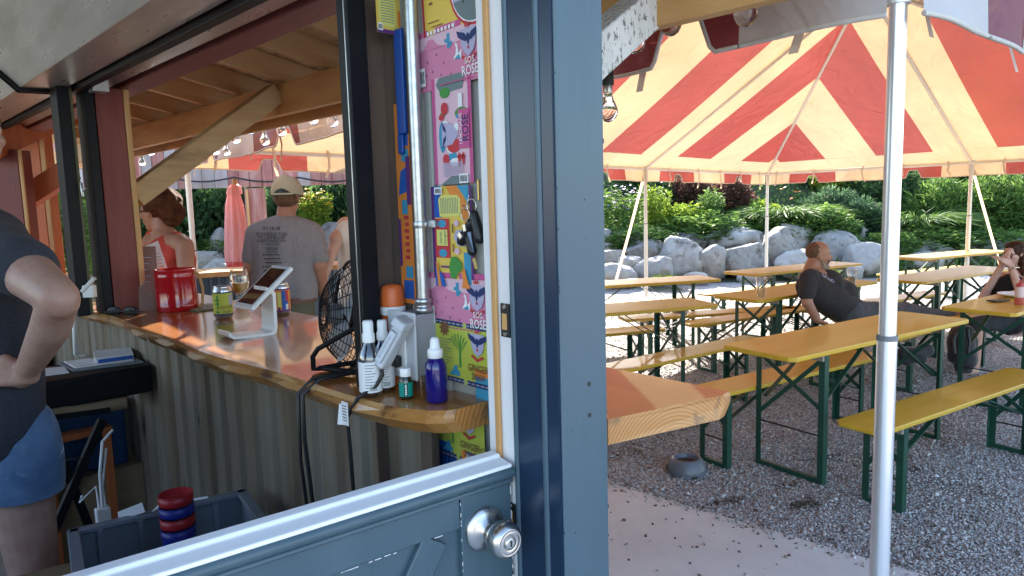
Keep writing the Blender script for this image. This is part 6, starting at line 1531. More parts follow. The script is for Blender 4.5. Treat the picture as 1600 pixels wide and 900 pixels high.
for k in range(4):
    z0 = cup0.z-.112+.028*k; r_ = .0395; c = Vector((cup0.x, cup0.y, z0)); col = 'b' if k % 2 == 0 else 'r'
    r = thing('stacking_cup', ['lowest blue cup of the stack in the grey tub', 'red cup between the two blue cups of the stack', 'upper blue cup of the stack in the grey tub', 'red cup on top of the stack in the grey tub'][k], 'cup', c, 0, 'red and blue cups stacked in the tub')
    b = MB(); b.lathe([(r_*.80, (.698-z0) if k == 0 else .0), (r_*.96, .0 if k == 0 else .003), (r_, .006), (r_, .0268), (r_*.94, .0270), (r_*.90, .002 if k == 3 else .018), (0, .002 if k == 3 else .018)], (0,0,0), (0,0,1), 32); b.build('body', INKc[col], r)
    b = MB(); b.lathe([(r_*1.0, .0240), (r_*1.015, .0255), (r_*1.0, .0270)], (0,0,0), (0,0,1), 32, capb=False, capt=False); b.build('rim', INKc[col], r)
for k, pts in enumerate([[(186, 813), (227, 800), (222, 785), (184, 800)], [(237, 800), (252, 792), (252, 784), (238, 798)], [(300, 783), (326, 778), (324, 775), (300, 779)]]):
    ob = quad('receipt', [(x, y, 1.90-.01*k) for x, y in pts], M['paper'], None, .001); tag(ob, ['big white paper standing in the back of the tub', 'small white paper behind the cup stack', 'white paper slip right of the cup stack'][k], 'paper')
# power strip, cords and blue crate in the dark under the counter
M['crate'] = mat('blue_plastic_crate', (.008, .05, .14), .5)
cr = thing('blue_crate', 'blue plastic crate in the dark behind the folding legs', 'crate'); c = atd(125, 745, 2.50); c.z = .72
b = MB(); b.obox(c, BN, BD, (0,0,1), (.16, .10, .13)); b.build('body', M['crate'], cr, .012)
b = MB(); b.obox(c+Vector((0,0,.125)), BN, BD, (0,0,1), (.17, .11, .012)); b.build('rim', M['crate'], cr, .004)
b = MB(); b.obox(Vector((c.x, c.y, .37)), BN, BD, (0,0,1), (.2, .14, .22)); tag(b.build('wooden_box', M['log'], None, .004), 'wooden box under the blue crate', 'box')
ps_ = thing('power_strip', 'white power strip with cables behind the grey tub', 'power strip'); c = atd(161, 805, 1.95)
b = MB(); b.obox(c, BN, BD, (0,0,1), (.022, .016, .028)); b.build('body', M['plasticwhite'], ps_, .004)
b = MB(); b.tube([c+Vector((0,0,.03)), atd(156, 740, 1.98), atd(160, 690, 2.0), atd(176, 672, 2.02)], .005, 8); b.tube([c+BN*.01+Vector((0,0,.03)), atd(160, 760, 1.97), atd(166, 700, 2.0)], .004, 8); b.tube([c-BN*.01+Vector((0,0,.02)), atd(150, 760, 1.99), atd(124, 785, 2.0), atd(128, 775, 2.02)], .004, 8); b.build('cable', M['plasticwhite'], ps_)
# ------------------------------------------------------------------ people
M['hairdark'] = mat('dark_brown_hair', (.030, .013, .008), .5, col2=(.055, .024, .014), nscale=30, stretch=(1,1,.4), bump=.6, bscale=60, spec=.2)
M['hairauburn'] = mat('auburn_hair', (.05, .017, .010), .85, col2=(.11, .04, .018), nscale=26, bump=.7, bscale=50, spec=.1)
M['hairginger'] = mat('cropped_brown_hair', (.10, .045, .022), .7, col2=(.16, .08, .04), nscale=60, bump=.5, bscale=140)
M['beard'] = mat('greying_beard', (.20, .12, .075), .8, col2=(.32, .26, .21), nscale=40, bump=.6, bscale=160)
M['eye'] = flat('dark_eye', (.02, .015, .012), .15); M['lip'] = flat('lip', (.30, .09, .08), .5)
def head(B, c, fwd, up, hgt, wide=1.):
    """skull, jaw, nose, ears and brow added to the body blob; hgt chin to crown"""
    f = Vector(fwd).normalized(); u = Vector(up); u = (u-f*u.dot(f)).normalized(); s = f.cross(u); k = hgt
    P = lambda x, y, z: c+s*x*k*wide+f*y*k+u*z*k
    B.ell(P(0, -.06, .12), .335*k*wide, .40*k, .37*k, X=s, Y=f, Z=u, seg=20, rings=14)
    B.ell(P(0, .06, -.06), .29*k*wide, .29*k, .36*k, X=s, Y=f, Z=u, seg=18, rings=12)
    B.ell(P(0, .17, -.34), .17*k*wide, .15*k, .13*k, X=s, Y=f, Z=u)
    B.ell(P(0, .05, -.27), .245*k*wide, .24*k, .16*k, X=s, Y=f, Z=u)
    B.cap(P(0, .33, .05), P(0, .425, -.085), .035*k, .052*k); B.ell(P(.04, .375, -.10), .035*k); B.ell(P(-.04, .375, -.10), .035*k)
    for sx in (-1, 1):
        B.cap(P(.05*sx, .325, .075), P(.20*sx, .255, .07), .042*k, .035*k); B.ell(P(.16*sx, .235, -.06), .10*k, .10*k, .08*k)
        B.ell(P(.33*sx, -.03, -.02), .035*k, .065*k, .105*k, X=s, Y=f, Z=u)
        B.ell(P(.34*sx, -.045, .03), .04*k, .05*k, .05*k, X=s, Y=f, Z=u)
    B.cap(P(-.07, .325, -.205), P(.07, .325, -.205), .035*k, .035*k); B.cap(P(-.06, .315, -.245), P(.06, .315, -.245), .034*k, .034*k)
    return P
def face(P, r, k):
    for sx in (-1, 1): b = MB(); b.ell(P(.125*sx, .285, .02), .036*k); b.build('eye', M['eye'], r)
    b = MB(); b.cap(P(-.075, .352, -.225), P(.075, .352, -.225), .010*k, .010*k); b.build('mouth', M['lip'], r)
    for sx in (-1, 1): b = MB(); b.cap(P(.06*sx, .362, .105), P(.19*sx, .30, .11), .011*k, .009*k); b.build('eyebrow', M['hairdark'], r)
def hand(B, w, d, up, L=.18, curl=.5, side=1, thumbdir=None):
    """palm and five bent fingers; w wrist, d pointing direction, up = back of hand"""
    w, d, up = Vector(w), Vector(d).normalized(), Vector(up); up = (up-d*up.dot(d)).normalized(); s = d.cross(up)*side
    pl = L*.52
    for q in (-.30, -.1, .1, .30): B.cap(w+d*.01+s*q*.07, w+d*pl+s*q*.27*L/.18*.18*1.2, .016, .0125)
    for i, (q, l) in enumerate(((-.36, .40), (-.12, .47), (.12, .44), (.35, .34))):
        p = w+d*pl+s*q*.19*L*1.15; dd = d.copy(); a = curl*(1+.12*i); l *= L
        for j in range(3):
            e = p+(dd*math.cos(a*(.35+.3*j))-up*math.sin(a*(.35+.3*j)))*l*(.42, .32, .26)[j]
            B.cap(p, e, .0088-.001*j, .0082-.001*j, 8); p = e
    t0 = w+d*L*.12-s*.030; t = thumbdir or (d*.6-s*.8-up*.25); t = Vector(t).normalized(); t1 = t0+t*L*.22; B.cap(t0, t1, .013, .0105, 8); B.cap(t1, t1+(t+d*.5).normalized()*L*.17, .0105, .0085, 8)
UP = Vector((0, 0, 1))
# ---- worker inside, elbow out, hand on hip
D = 1.78
r = thing('person', 'worker in charcoal T shirt and denim shorts with one hand on the hip', 'person')
def w(px, py, dd=0.): return at(px, py, D+dd)
B = MB(); elb = w(92, 466, -.20)
B.cap(w(6, 400, .0), w(50, 432, -.10), .066, .056, 18); B.cap(w(50, 432, -.10), elb, .056, .043, 18); B.ell(elb+Vector((0,0,-.006)), .042)
B.cap(elb, w(79, 512, -.13), .042, .043, 16); B.cap(w(79, 512, -.13), w(44, 577, .01), .043, .029, 16); B.cap(w(42, 577, .01), w(34, 590, .02), .029, .028)
# hand wrapped on the waist
pw = w(48, 588, .012)
for (a, c_, e_) in (((8, 562), (-14, 560), (-34, 566)), ((3, 573), (-22, 574), (-42, 580)), ((4, 585), (-20, 588), (-38, 593)), ((11, 596), (-8, 601), (-24, 604))):
    B.cap(pw, w(*a, -.004), .0215, .0150, 10); B.cap(w(*a, -.004), w(*c_, .006), .0108, .0098, 10); B.cap(w(*c_, .006), w(*e_, .03), .0098, .0082, 8)
B.cap(w(40, 582, .0), w(36, 566, -.004), .017, .0125, 10); B.cap(w(36, 566, -.004), w(40, 553, .0), .0115, .0105, 10); B.cap(w(40, 553, .0), w(44, 546, .012), .0105, .0085, 8)
# neck, head (outside the frame), legs
nk = w(-62, 335, .10); B.cap(nk+UP*-.05, nk+UP*.09, .06, .055); P = head(B, nk+UP*.20+RT*.045, RT*.75-FW*.35, UP, .225)
hipc = w(-48, 690, .14)
for sx, px in ((1, 26), (-1, -98)):
    h0 = w(px, 740, .14); h0 = Vector((h0.x, h0.y, .98)); kn_ = Vector((h0.x+RT.x*.02*sx, h0.y+RT.y*.02*sx, .62)); an = Vector((kn_.x, kn_.y, .22)); B.cap(h0, kn_, .085, .058, 18); B.cap(kn_, an, .056, .036, 14); B.cap(an+UP*-.03, an+UP*-.03+RT*.10-FW*.10, .035, .03)
B.cap(w(-48, 560, .12), w(-48, 700, .14), .12, .13); B.cap(w(-48, 400, .1), w(-48, 560, .12), .13, .12)
B.cap(w(-100, 395, .2), w(-118, 520, .25), .055, .045); B.cap(w(-118, 520, .25), w(-105, 620, .2), .045, .03); hand(B, w(-105, 620, .2), -UP, RT, .17)
remesh(B, 'body', M['skin'], .005, 4, r); face(P, r, .225)
B = MB()
B.cap(w(-14, 383, .08), w(14, 402, -.01), .085, .081, 20); B.cap(w(10, 398, .0), w(37, 420, -.075), .079, .074, 20)
B.cap(w(-48, 380, .11), w(-10, 378, .09), .095, .085, 18); B.cap(w(-110, 385, .18), w(-60, 375, .12), .075, .09); B.cap(w(-110, 390, .2), w(-118, 450, .22), .072, .064)
for x0, x1, ra, rb in ((-12, -8, .115, .118), (-70, -74, .12, .125)):
    B.cap(w(x0, 430, .08), w(x1, 560, .10), ra, rb, 22); B.cap(w(x1, 560, .10), w(x1-1, 668, .11), rb, .122, 22)
B.cap(w(-40, 400, .10), w(-40, 640, .11), .14, .13, 22)
so = remesh(B, 't_shirt', M['shirtdark'], .008, 6, r, .013, 8, (1, 1, .55))
B = MB()
for sx, px in ((1, 28), (-1, -98)):
    h0 = w(px, 740, .14); B.cap(Vector((h0.x, h0.y, 1.03)), Vector((h0.x+RT.x*.012*sx, h0.y+RT.y*.012*sx, .885)), .108, .103, 24)
B.cap(w(-20, 660, .13), w(-20, 720, .14), .12, .125); B.cap(w(-75, 660, .13), w(-75, 720, .14), .12, .125)
sh_ = remesh(B, 'denim_shorts', M['denim'], .008, 4, r, .009, 13, (1, 1, .6))
# cut the hem flat: shorts end at the hem line
def hemcut(ob, z0, above=True):
    bm_ = bmesh.new(); bm_.from_mesh(ob.data); bmesh.ops.bisect_plane(bm_, geom=bm_.verts[:]+bm_.edges[:]+bm_.faces[:], plane_co=(0, 0, z0), plane_no=(0, 0, -1 if above else 1), clear_outer=True); bm_.to_mesh(ob.data); bm_.free()
hemcut(sh_, .865)
B = MB(); B.ell(P(0, -.09, .15), .36*.225, .43*.225, .38*.225, X=P(1,0,0)-P(0,0,0), Y=P(0,1,0)-P(0,0,0), Z=P(0,0,1)-P(0,0,0)); remesh(B, 'hair', M['hairdark'], .008, 2, r, .006, 40)
# ---- woman in a red top, profile to the left, beyond the counter
D = 4.0; r = thing('person', 'woman with short dark hair and glasses in a red tank top, in profile', 'person'); s = D/FPX
def q(px, py, dd=0.): return at(px, py, D+dd)
B = MB(); hc = q(243, 331); hf = (-RT*.96+FW*.20)
P = head(B, hc, hf+Vector((0,0,-.10)), UP, .225, .92)
B.cap(q(252, 345), q(258, 376), .052, .056, 16); B.cap(q(258, 372), q(262, 395), .075, .10)
B.cap(q(238, 378, .08), q(282, 380, -.10), .055, .055); 
B.cap(q(288, 384, -.13), q(291, 425, -.16), .050, .043, 16); B.cap(q(291, 425, -.16), q(262, 455, -.22), .040, .030); hand(B, q(262, 455, -.22), q(240, 448)-q(262, 455), UP, .16)
B.cap(q(232, 382, .12), q(226, 430, .10), .048, .04); B.cap(q(226, 430, .10), q(240, 405, -.02), .036, .028); hand(B, q(240, 405, -.02), q(246, 388)-q(240, 405), -FW, .15)
B.cap(q(264, 398), q(264, 470), .105, .11, 18); B.cap(q(264, 470), q(264, 520), .13, .15); 
for sx in (-1, 1): t_ = q(264+sx*14, 520, sx*.03); B.cap(t_, Vector((t_.x, t_.y, .55)), .085, .058); B.cap(Vector((t_.x, t_.y, .55)), Vector((t_.x, t_.y, .10)), .055, .036); B.cap(Vector((t_.x, t_.y, .06)), Vector((t_.x, t_.y, .05))-RT*.14, .04, .03)
remesh(B, 'body', M['skintan'], .008, 4, r); face(P, r, .225)
M['redtop'] = mat('red_cotton', (.50, .05, .032), .85, bump=.15, bscale=120)
B = MB(); B.cap(q(269, 394), q(266, 420), .118, .13, 20); B.cap(q(264, 410), q(264, 470), .142, .138, 20); B.cap(q(248, 412), q(250, 425), .12, .12); B.cap(q(264, 470), q(264, 505), .138, .15)
B.cap(q(233, 366, .09), q(236, 405, .06), .022, .05); B.cap(q(279, 366, -.085), q(270, 398, -.10), .020, .05); B.cap(q(279, 366, -.085), q(290, 405, .0), .018, .06); B.cap(q(233, 366, .09), q(250, 395, .12), .022, .05)
remesh(B, 'tank_top', M['redtop'], .009, 4, r, .004, 14)
M['shorts'] = mat('dark_trousers', (.03, .032, .04), .85)
B = MB(); B.cap(q(264, 515), q(264, 530), .155, .16)
for sx in (-1, 1): t_ = q(264+sx*14, 520, sx*.03); B.cap(t_, Vector((t_.x, t_.y, .5)), .10, .075); B.cap(Vector((t_.x, t_.y, .5)), Vector((t_.x, t_.y, .14)), .075, .06)
remesh(B, 'trousers', M['shorts'], .012, 3, r)
B = MB(); B.ell(q(254, 318, .0), 30*s, .105, 26*s, X=RT, Y=FW, Z=UP); B.ell(q(268, 330), 20*s, .09, 24*s, X=RT, Y=FW); B.ell(q(236, 309), 20*s, .09, 15*s, X=RT, Y=FW); B.cap(q(264, 345), q(262, 356), 13*s, 8*s); B.ell(q(222, 308), 9*s, .06, 10*s, X=RT, Y=FW)
hr_ = remesh(B, 'hair', M['hairauburn'], .008, 2, r, .014, 22)
b = MB(); cL = P(-.16, .30, .02); k = .225; 
for sx in (-1, 1):
    c = P(.15*sx, .335, .015); b.tube([c+(P(1,0,0)-P(0,0,0))*math.cos(t*.628)*.11+(P(0,0,1)-P(0,0,0))*math.sin(t*.628)*.085 for t in range(10)], .0032, 6, closed=True); b.tube([P(.26*sx, .32, .03), P(.34*sx, .05, .04), P(.35*sx, -.03, .02)], .003, 6)
b.tube([P(-.05, .345, .03), P(.05, .345, .03)], .003, 6); b.build('glasses', M['blackplastic'], r)
# ---- man in a grey T shirt and cap, back to the camera
D = 4.55; s = D/FPX; r = thing('person', 'man seen from behind in grey printed T shirt and khaki cap', 'person')
B = MB(); hc = q(449, 308); P = head(B, hc, FW*.97+RT*.2, UP, .225); B.cap(q(448, 322), q(447, 350), .056, .064, 16)
for (sx_, sy, ex_, ey, hx, hy, dz) in ((400, 366, 391, 420, 398, 470, -.03), (492, 368, 500, 416, 506, 462, -.03)):
    B.cap(q(sx_, sy), q(ex_, ey, dz), .056, .046, 14); B.cap(q(ex_, ey, dz), q(hx, hy, dz+.12), .043, .030, 14); hand(B, q(hx, hy, dz+.12), -UP+FW*.3, RT*(1 if sx_ > 450 else -1), .18, .6)
B.cap(q(446, 372), q(445, 455), .10, .10); B.cap(q(444, 455), q(444, 495), .10, .11)
for sx in (-1, 1): t_ = q(444+sx*22, 500); B.cap(t_, Vector((t_.x, t_.y, .52)), .085, .06); B.cap(Vector((t_.x, t_.y, .52)), Vector((t_.x, t_.y, .10)), .056, .038); B.cap(Vector((t_.x, t_.y, .05)), Vector((t_.x, t_.y, .05))+FW*.16, .042, .035)
remesh(B, 'body', M['skintan'], .008, 4, r); face(P, r, .225)
M['greytee'] = mat('grey_jersey', (.24, .225, .235), .9, col2=(.205, .19, .20), nscale=60, bump=.12, bscale=120)
B = MB(); B.cap(q(408, 362), q(446, 352), .070, .082); B.cap(q(446, 352), q(486, 363), .082, .070); 
for x, x2 in ((421, 423), (471, 468)): B.cap(q(x, 378), q(x2, 420), .118, .118, 20); B.cap(q(x2, 420), q(x2, 468), .118, .12, 20)
B.cap(q(446, 370), q(446, 468), .14, .14, 22)
B.cap(q(401, 366), q(394, 402, -.02), .072, .066, 16); B.cap(q(491, 367), q(498, 402, -.02), .070, .066, 16)
tee = remesh(B, 't_shirt', M['greytee'], .009, 6, r, .008, 9, (1, 1, .6))
hemcut(tee, at(444, 466, D).z)
M['khaki'] = mat('olive_trousers', (.10, .10, .065), .85); M['belt'] = flat('brown_belt', (.12, .05, .03), .5)
B = MB(); B.cap(q(430, 476), q(428, 500), .125, .13); B.cap(q(460, 476), q(462, 500), .125, .13)
for sx in (-1, 1): t_ = q(444+sx*22, 500); B.cap(t_, Vector((t_.x, t_.y, .5)), .105, .08); B.cap(Vector((t_.x, t_.y, .5)), Vector((t_.x, t_.y, .12)), .08, .07)
remesh(B, 'trousers', M['khaki'], .012, 3, r)
b = MB(); zz = at(444, 467.5, D).z; c = q(445, 467.5); vs = [c+RT*.205*math.cos(t*.2618)+FW*.145*math.sin(t*.2618)+UP*dz for t in range(24) for dz in (-.018, .018)]; b.add(vs, [(2*i, 2*((i+1) % 24), 2*((i+1) % 24)+1, 2*i+1) for i in range(24)], True); b.build('belt', M['belt'], r)
B = MB(); B.ell(P(0, -.08, -.02), .355*.225, .40*.225, .30*.225, X=RT, Y=FW, Z=UP); remesh(B, 'hair', M['hairginger'], .008, 2, r, .004, 60)
M['cap'] = mat('khaki_cap_cotton', (.42, .39, .28), .85, bump=.15, bscale=160)
cap_ = thing('baseball_cap', None, None); cap_.parent = r
b = MB(); c = q(449, 306); vs = []; nr = 10
for i in range(nr+1):
    th = math.pi/2*i/nr
    for k in range(32): a = k*math.pi/16; vs.append(c+RT*24.5*s*math.cos(a)*math.cos(th)**.75+FW*.118*math.sin(a)*math.cos(th)**.75+UP*(30*s*math.sin(th)-.012*math.sin(a)))
b.add(vs, [(i*32+k, i*32+(k+1) % 32, (i+1)*32+(k+1) % 32, (i+1)*32+k) for i in range(nr) for k in range(32)], True); b.build('crown', M['cap'], cap_)
b = MB(); b.ell(c+UP*30*s, .009); b.build('button', M['cap'], cap_)
for k in range(6):
    a = k*math.pi/3+.52; b = MB(); b.tube([c+RT*24.9*s*math.cos(a)*math.cos(t)**.75+FW*.120*math.sin(a)*math.cos(t)**.75+UP*(30.3*s*math.sin(t)) for t in [.05+.145*j for j in range(11)]], .0018, 4); b.build('seam', M['cap'], cap_)
b = MB(); vs = []
for i in range(9):
    a = -math.pi*.80+math.pi*.6*i/8; a = math.pi*1.5+(-.62+1.24*i/8)
    hgt = 8.5*math.sin(math.pi*i/8)
    vs += [c+RT*24.9*s*math.cos(a)+FW*.121*math.sin(a)+UP*(.010), c+RT*24.6*s*math.cos(a)*.99+FW*.119*math.sin(a)+UP*(.012+hgt*s*.95)]
b.add(vs, [(2*i, 2*i+2, 2*i+3, 2*i+1) for i in range(8)], True); b.build('strap_opening', M['blackplastic'], cap_)
b = MB(); a0, a1 = math.pi*1.5-.66, math.pi*1.5+.66; b.tube([c+RT*25.2*s*math.cos(a)+FW*.124*math.sin(a)+UP*.010 for a in [a0+(a1-a0)*j/10 for j in range(11)]], .007, 6); b.build('strap', M['cap'], cap_)
b = MB(); b.prism([(-.075, .06), (.075, .06), (.07, .14), (.04, .19), (-.04, .19), (-.07, .14)], c+UP*.0, RT, FW, UP, .004); b.build('peak', M['cap'], cap_)
# print on the back of the shirt, laid on the cloth
bv = BVHTree.FromPolygons([v.co.copy() for v in tee.data.vertices], [tuple(p.vertices) for p in tee.data.polygons])
def onback(b, txt, px, py, hgt, sx=1.):
    c = at(px, py, D-.4)
    def pl(u, v):
        p = c+_r*u+_u*v; d = (p-EYEV).normalized(); h = bv.ray_cast(EYEV+d*1.0, d)
        return (h[0]-d*.0035) if h[0] is not None else p+_f*.2
    text(b, txt, hgt*(D-.4)/FPX, pl, sx)
b = MB()
onback(b, '07.14.18', 424, 357, 8); 
for i, (t, h_, sx) in enumerate([('PSYCHEDELIC FURS', 7.2, .78), ('THE LONE BELLOW', 6.6, .74), ('ROBERT RANDOLPH', 6.6, .74), ('& THE FAMILY BAND', 4.2, .74), ('CRACKER', 6., .8), ('CAM KAZ', 5., .9)]): onback(b, t, 424, 366+i*5.3+(1.5 if i > 3 else 0), h_, sx)
for i in range(5):
    x = 410+(i % 3)*2
    while x < 438-(i % 2)*3:
        wd = random.uniform(1.6, 4.5); y = 399+i*6.2; P_ = []
        for (px_, py2) in ((x, y), (x+wd, y), (x+wd, y-1.7), (x, y-1.7)):
            d = (at(px_, py2, D)-EYEV).normalized(); h = bv.ray_cast(EYEV+d, d); P_.append(h[0]-d*.0035 if h[0] is not None else None)
        if all(p is not None for p in P_): b.poly(P_)
        x += wd+1.
o = b.build('shirt_print', INK['black'], tee); o['kind'] = 'stuff'
# ---- guest mostly hidden by the black rail, forearm raised
D = 4.9; s = D/FPX; r = thing('person', 'guest in white shirt half hidden behind the black rail, forearm raised', 'person')
B = MB(); P = head(B, q(572, 300), -RT*.9+FW*.2, UP, .225); B.cap(q(570, 320), q(568, 348), .055, .06); B.cap(q(540, 352), q(594, 356), .06, .06)
B.cap(q(538, 362, -.05), q(524, 372, -.12), .047, .044); B.cap(q(530, 366, -.08), q(516, 402, -.15), .046, .036); B.cap(q(516, 402, -.15), q(510, 425, -.18), .036, .028); hand(B, q(510, 425, -.18), -UP-RT*.2, -RT, .17, .7)
B.cap(q(596, 360), q(604, 420), .05, .04); B.cap(q(604, 420), q(590, 460), .04, .03); hand(B, q(590, 460), -UP, RT, .17); B.cap(q(568, 372), q(568, 480), .10, .10)
for sx in (-1, 1): t_ = q(568+sx*20, 495); B.cap(t_, Vector((t_.x, t_.y, .5)), .085, .06); B.cap(Vector((t_.x, t_.y, .5)), Vector((t_.x, t_.y, .08)), .055, .036); B.cap(Vector((t_.x, t_.y, .05)), Vector((t_.x, t_.y, .05))-RT*.15, .04, .03)
remesh(B, 'body', M['skin'], .009, 4, r); face(P, r, .225)
M['whitetee'] = mat('white_jersey', (.70, .66, .62), .9, bump=.15, bscale=90)
B = MB(); B.cap(q(545, 362), q(592, 362), .085, .085); B.cap(q(552, 380), q(552, 480), .10, .11); B.cap(q(584, 380), q(584, 480), .10, .11); B.cap(q(568, 380), q(568, 480), .12, .13); B.cap(q(542, 358, -.03), q(534, 366, -.07), .066, .06)
remesh(B, 'shirt', M['whitetee'], .010, 4, r, .006, 12)
B = MB()
for sx in (-1, 1): t_ = q(568+sx*20, 490); B.cap(t_, Vector((t_.x, t_.y, .5)), .11, .08); B.cap(Vector((t_.x, t_.y, .5)), Vector((t_.x, t_.y, .12)), .08, .07)
remesh(B, 'trousers', M['shorts'], .012, 3, r)
B = MB(); B.ell(P(0, -.09, .15), .37*.225, .43*.225, .36*.225, X=P(1,0,0)-P(0,0,0), Y=P(0,1,0)-P(0,0,0)); remesh(B, 'hair', M['hairdark'], .009, 2, r, .006, 30)
# ---- man leaning back on a bench
D = 5.95; s = D/FPX; r = thing('person', 'bearded man in black T shirt leaning back on a bench', 'person')
B = MB(); hc = q(1280, 399); hf = (RT*.90-FW*.22+Vector((0,0,-.06))); hup = UP*.96-RT*.14
P = head(B, hc, hf, hup, .235); B.cap(q(1271, 412), q(1266, 428), .060, .068, 16)
B.cap(q(1262, 438, -.14), q(1261, 472, -.20), .052, .045, 16); B.cap(q(1261, 472, -.20), q(1277, 500, -.19), .043, .030, 16); hand(B, q(1276, 499, -.19), RT*.85-UP*.40-FW*.2, UP*.9+RT*.4, .18, .45)
B.cap(q(1282, 440, .17), q(1300, 472, .28), .05, .043); B.cap(q(1300, 472, .28), q(1312, 490, .2), .04, .03); hand(B, q(1312, 490, .2), RT, UP, .17)
B.cap(q(1272, 440), q(1318, 482, .06), .13, .14); 
for dd in (-.10, .12):
    hp_, kn_, ft = q(1330, 488, .08+dd), q(1414, 486, .40+dd), q(1492, 497, .72+dd); B.cap(hp_, kn_, .085, .060, 16); B.cap(kn_, ft, .056, .038, 14); B.cap(ft, ft+UP*.10+RT*.03, .038, .03)
remesh(B, 'body', M['skintan'], .008, 4, r); face(P, r, .235)
M['blacktee'] = mat('washed_black_cotton', (.026, .022, .023), .9, col2=(.036, .030, .030), nscale=40, bump=.2, bscale=90, sheen=.03)
B = MB(); B.cap(q(1266, 434, -.12), q(1280, 436, .16), .075, .072); B.cap(q(1270, 448, -.05), q(1308, 474, .0), .135, .145, 20); B.cap(q(1276, 444, .10), q(1314, 476, .12), .12, .135, 20); B.cap(q(1308, 474, .0), q(1330, 486, .06), .14, .125, 20); B.ell(q(1311, 459, .04), .155, .15, .13); B.ell(q(1288, 444, .02), .135, .17, .13)
B.cap(q(1263, 436, -.13), q(1261, 459, -.185), .072, .066, 16); B.cap(q(1280, 438, .17), q(1291, 458, .24), .068, .062)
tee2 = remesh(B, 't_shirt', M['blacktee'], .009, 5, r, .008, 10)
M['greyjean'] = mat('grey_jeans', (.055, .055, .062), .85, col2=(.085, .085, .095), nscale=20, bump=.3, bscale=200)
B = MB(); B.cap(q(1328, 488, .0), q(1334, 490, .14), .118, .115)
for dd in (-.10, .12):
    hp_, kn_, ft = q(1332, 489, .08+dd), q(1414, 486, .40+dd), q(1486, 496, .70+dd); B.cap(hp_, kn_, .100, .076, 18); B.cap(kn_, ft, .074, .058, 16)
remesh(B, 'trousers', M['greyjean'], .010, 4, r, .008, 16)
for dd in (-.10, .12):
    ft = q(1494, 498, .73+dd); B = MB(); B.cap(ft, ft+UP*.12+RT*.05, .045, .038); B.cap(ft+UP*-.01, ft+UP*.02, .05, .045); remesh(B, 'shoe', M['blackplastic'], .009, 3, r)
B = MB(); X, Y, Z = P(1,0,0)-P(0,0,0), P(0,1,0)-P(0,0,0), P(0,0,1)-P(0,0,0)
B.ell(P(0, -.12, .13), .345*.235, .36*.235, .35*.235, X=X, Y=Y, Z=Z); remesh(B, 'hair', M['hairginger'], .008, 2, r, .003, 60)
B = MB(); B.ell(P(0, .16, -.38), .23*.235, .22*.235, .19*.235, X=X, Y=Y, Z=Z); B.cap(P(-.26, .04, -.16), P(-.12, .2, -.36), .05*.235, .09*.235); B.cap(P(.26, .04, -.16), P(.12, .2, -.36), .05*.235, .09*.235); B.cap(P(-.10, .345, -.165), P(.10, .345, -.165), .032*.235, .032*.235); B.cap(P(-.12, .33, -.17), P(-.14, .24, -.34), .035*.235, .06*.235); B.cap(P(.12, .33, -.17), P(.14, .24, -.34), .035*.235, .06*.235)
remesh(B, 'beard', M['beard'], .006, 2, r, .005, 50)
b = MB(); bv = BVHTree.FromPolygons([v.co.copy() for v in tee2.data.vertices], [tuple(p.vertices) for p in tee2.data.polygons])
for (t, px, py, h_) in (('G', 1288, 429, 11), ('Free', 1294, 435, 7), ('Sn', 1301, 439, 7)):
    c = at(px, py, D-.5); ca, sa = math.cos(-.5), math.sin(-.5)
    def pl(u, v):
        p = c+_r*(u*ca-v*sa)+_u*(u*sa+v*ca); d = (p-EYEV).normalized(); h = bv.ray_cast(EYEV+d*3, d); return (h[0]-d*.004) if h[0] is not None else Vector(q(1290, 450))
    text(b, t, h_*(D-.5)/FPX, pl)
o = b.build('shirt_print', INK['lilac'], tee2); o['kind'] = 'stuff'
# ---- woman at the right, hands before her mouth
D = 6.35; s = D/FPX; r = thing('person', 'woman with long dark hair and black tank top, hands before her mouth', 'person')
B = MB(); hc = q(1584, 397); hf = (-RT*.90-FW*.25+Vector((0,0,-.08))); P = head(B, hc, hf, UP, .225, .92); B.cap(q(1590, 408), q(1593, 426), .050, .055, 16)
B.cap(q(1568, 434, .10), q(1612, 436, -.12), .058, .056); 
B.cap(q(1566, 436, .12), q(1535, 468, .06), .046, .040, 16); B.cap(q(1535, 466, .06), q(1566, 414, -.06), .038, .026, 16); hand(B, q(1566, 413, -.06), UP*.8+RT*.35, -FW*.3-RT*.5, .165, .9)
B.cap(q(1606, 440, -.15), q(1598, 470, -.26), .046, .040, 16); B.cap(q(1598, 469, -.26), q(1579, 414, -.16), .038, .026, 16); hand(B, q(1579, 413, -.16), UP*.5-RT*.85, -FW*.8+UP*.4, .165, .8, -1)
B.cap(q(1590, 440), q(1580, 480), .115, .115); B.cap(q(1580, 485), q(1584, 500), .13, .14)
for dd in (-.09, .09):
    hp_ = q(1580, 500, dd); kn_ = q(1526, 506, -.12+dd); B.cap(hp_, kn_, .08, .06); ft = Vector((kn_.x+.02, kn_.y, .1)); B.cap(kn_, ft, .055, .036); B.cap(ft-UP*.05, ft-UP*.06-RT*.12, .035, .03)
remesh(B, 'body', M['skin'], .008, 4, r); face(P, r, .225)
M['blacktank'] = mat('black_cotton', (.010, .010, .011), .9, bump=.15, bscale=90)
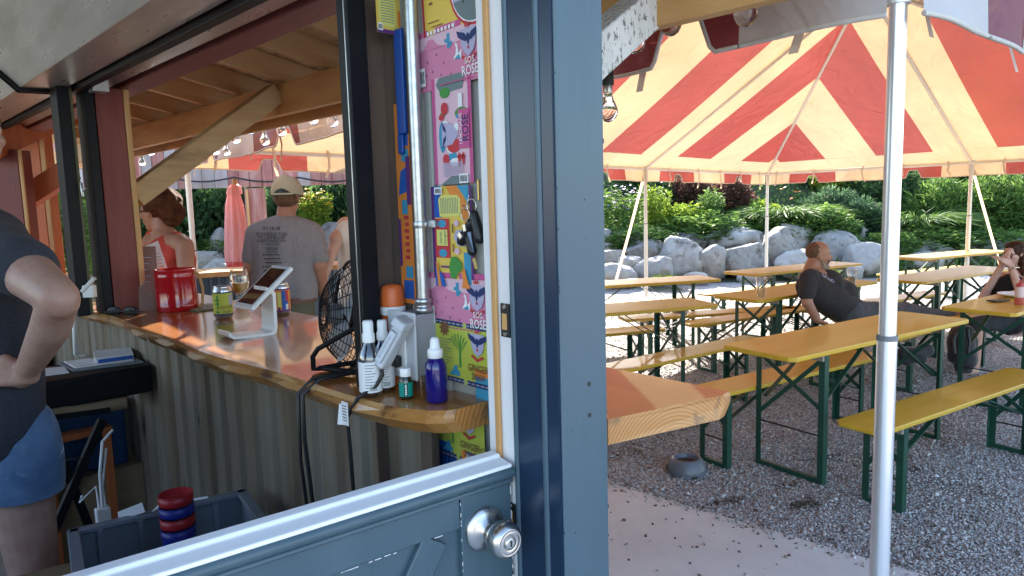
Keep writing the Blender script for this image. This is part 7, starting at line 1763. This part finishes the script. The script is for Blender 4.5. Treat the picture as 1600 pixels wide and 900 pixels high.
B = MB(); B.cap(q(1586, 447), q(1578, 485), .130, .125, 20); B.cap(q(1576, 448, .02), q(1570, 462, .0), .11, .11); B.cap(q(1573, 428, .07), q(1570, 446, .04), .020, .06); B.cap(q(1603, 430, -.09), q(1596, 448, -.08), .020, .06); B.cap(q(1594, 434), q(1590, 446), .08, .1)
remesh(B, 'tank_top', M['blacktank'], .009, 4, r, .004, 14)
B = MB(); B.cap(q(1580, 497, -.05), q(1580, 500, .06), .145, .145)
for dd in (-.09, .09):
    hp_ = q(1580, 501, dd); kn_ = q(1524, 507, -.12+dd); B.cap(hp_, kn_, .088, .070)
remesh(B, 'denim_shorts', M['shorts'], .011, 3, r, .005, 16)
B = MB(); X, Y, Z = P(1,0,0)-P(0,0,0), P(0,1,0)-P(0,0,0), P(0,0,1)-P(0,0,0)
B.ell(P(0, -.11, .14), .37*.225, .42*.225, .38*.225, X=X, Y=Y, Z=Z); B.ell(P(0, .08, .32), .28*.225, .22*.225, .17*.225, X=X, Y=Y, Z=Z); B.cap(P(0, -.3, .0), q(1604, 440, .02), .06, .045); B.cap(P(-.2, -.2, .0), q(1600, 432, -.08), .045, .035); B.cap(P(.2, -.2, .0), q(1596, 430, .08), .045, .035)
remesh(B, 'hair', M['hairdark'], .008, 2, r, .006, 34)
b = MB()
for sx in (-1, 1):
    c = P(.15*sx, .335, .015); b.tube([c+X*math.cos(t*.628)*.11+Z*math.sin(t*.628)*.075 for t in range(10)], .0026, 6, closed=True); b.tube([P(.26*sx, .32, .03), P(.34*sx, .05, .04), P(.35*sx, -.03, .02)], .0026, 6)
b.tube([P(-.05, .345, .03), P(.05, .345, .03)], .0026, 6); b.build('glasses', M['blackplastic'], r)
b = MB(); c = q(1584, 420, -.18); ax = (q(1579, 413, -.16)-q(1598, 469, -.26)).normalized(); e1 = ax.cross(FW).normalized(); e2 = ax.cross(e1); b.tube([c+(e1*math.cos(t*.524)+e2*math.sin(t*.524))*.036 for t in range(12)], .007, 8, closed=True); b.build('bracelet', M['steel'], r)
# every label copy is checked here: parts without a label of their own carry none
for o in bpy.data.objects:
    for k in ('label', 'category'):
        if k in o and o[k] is None: del o[k]
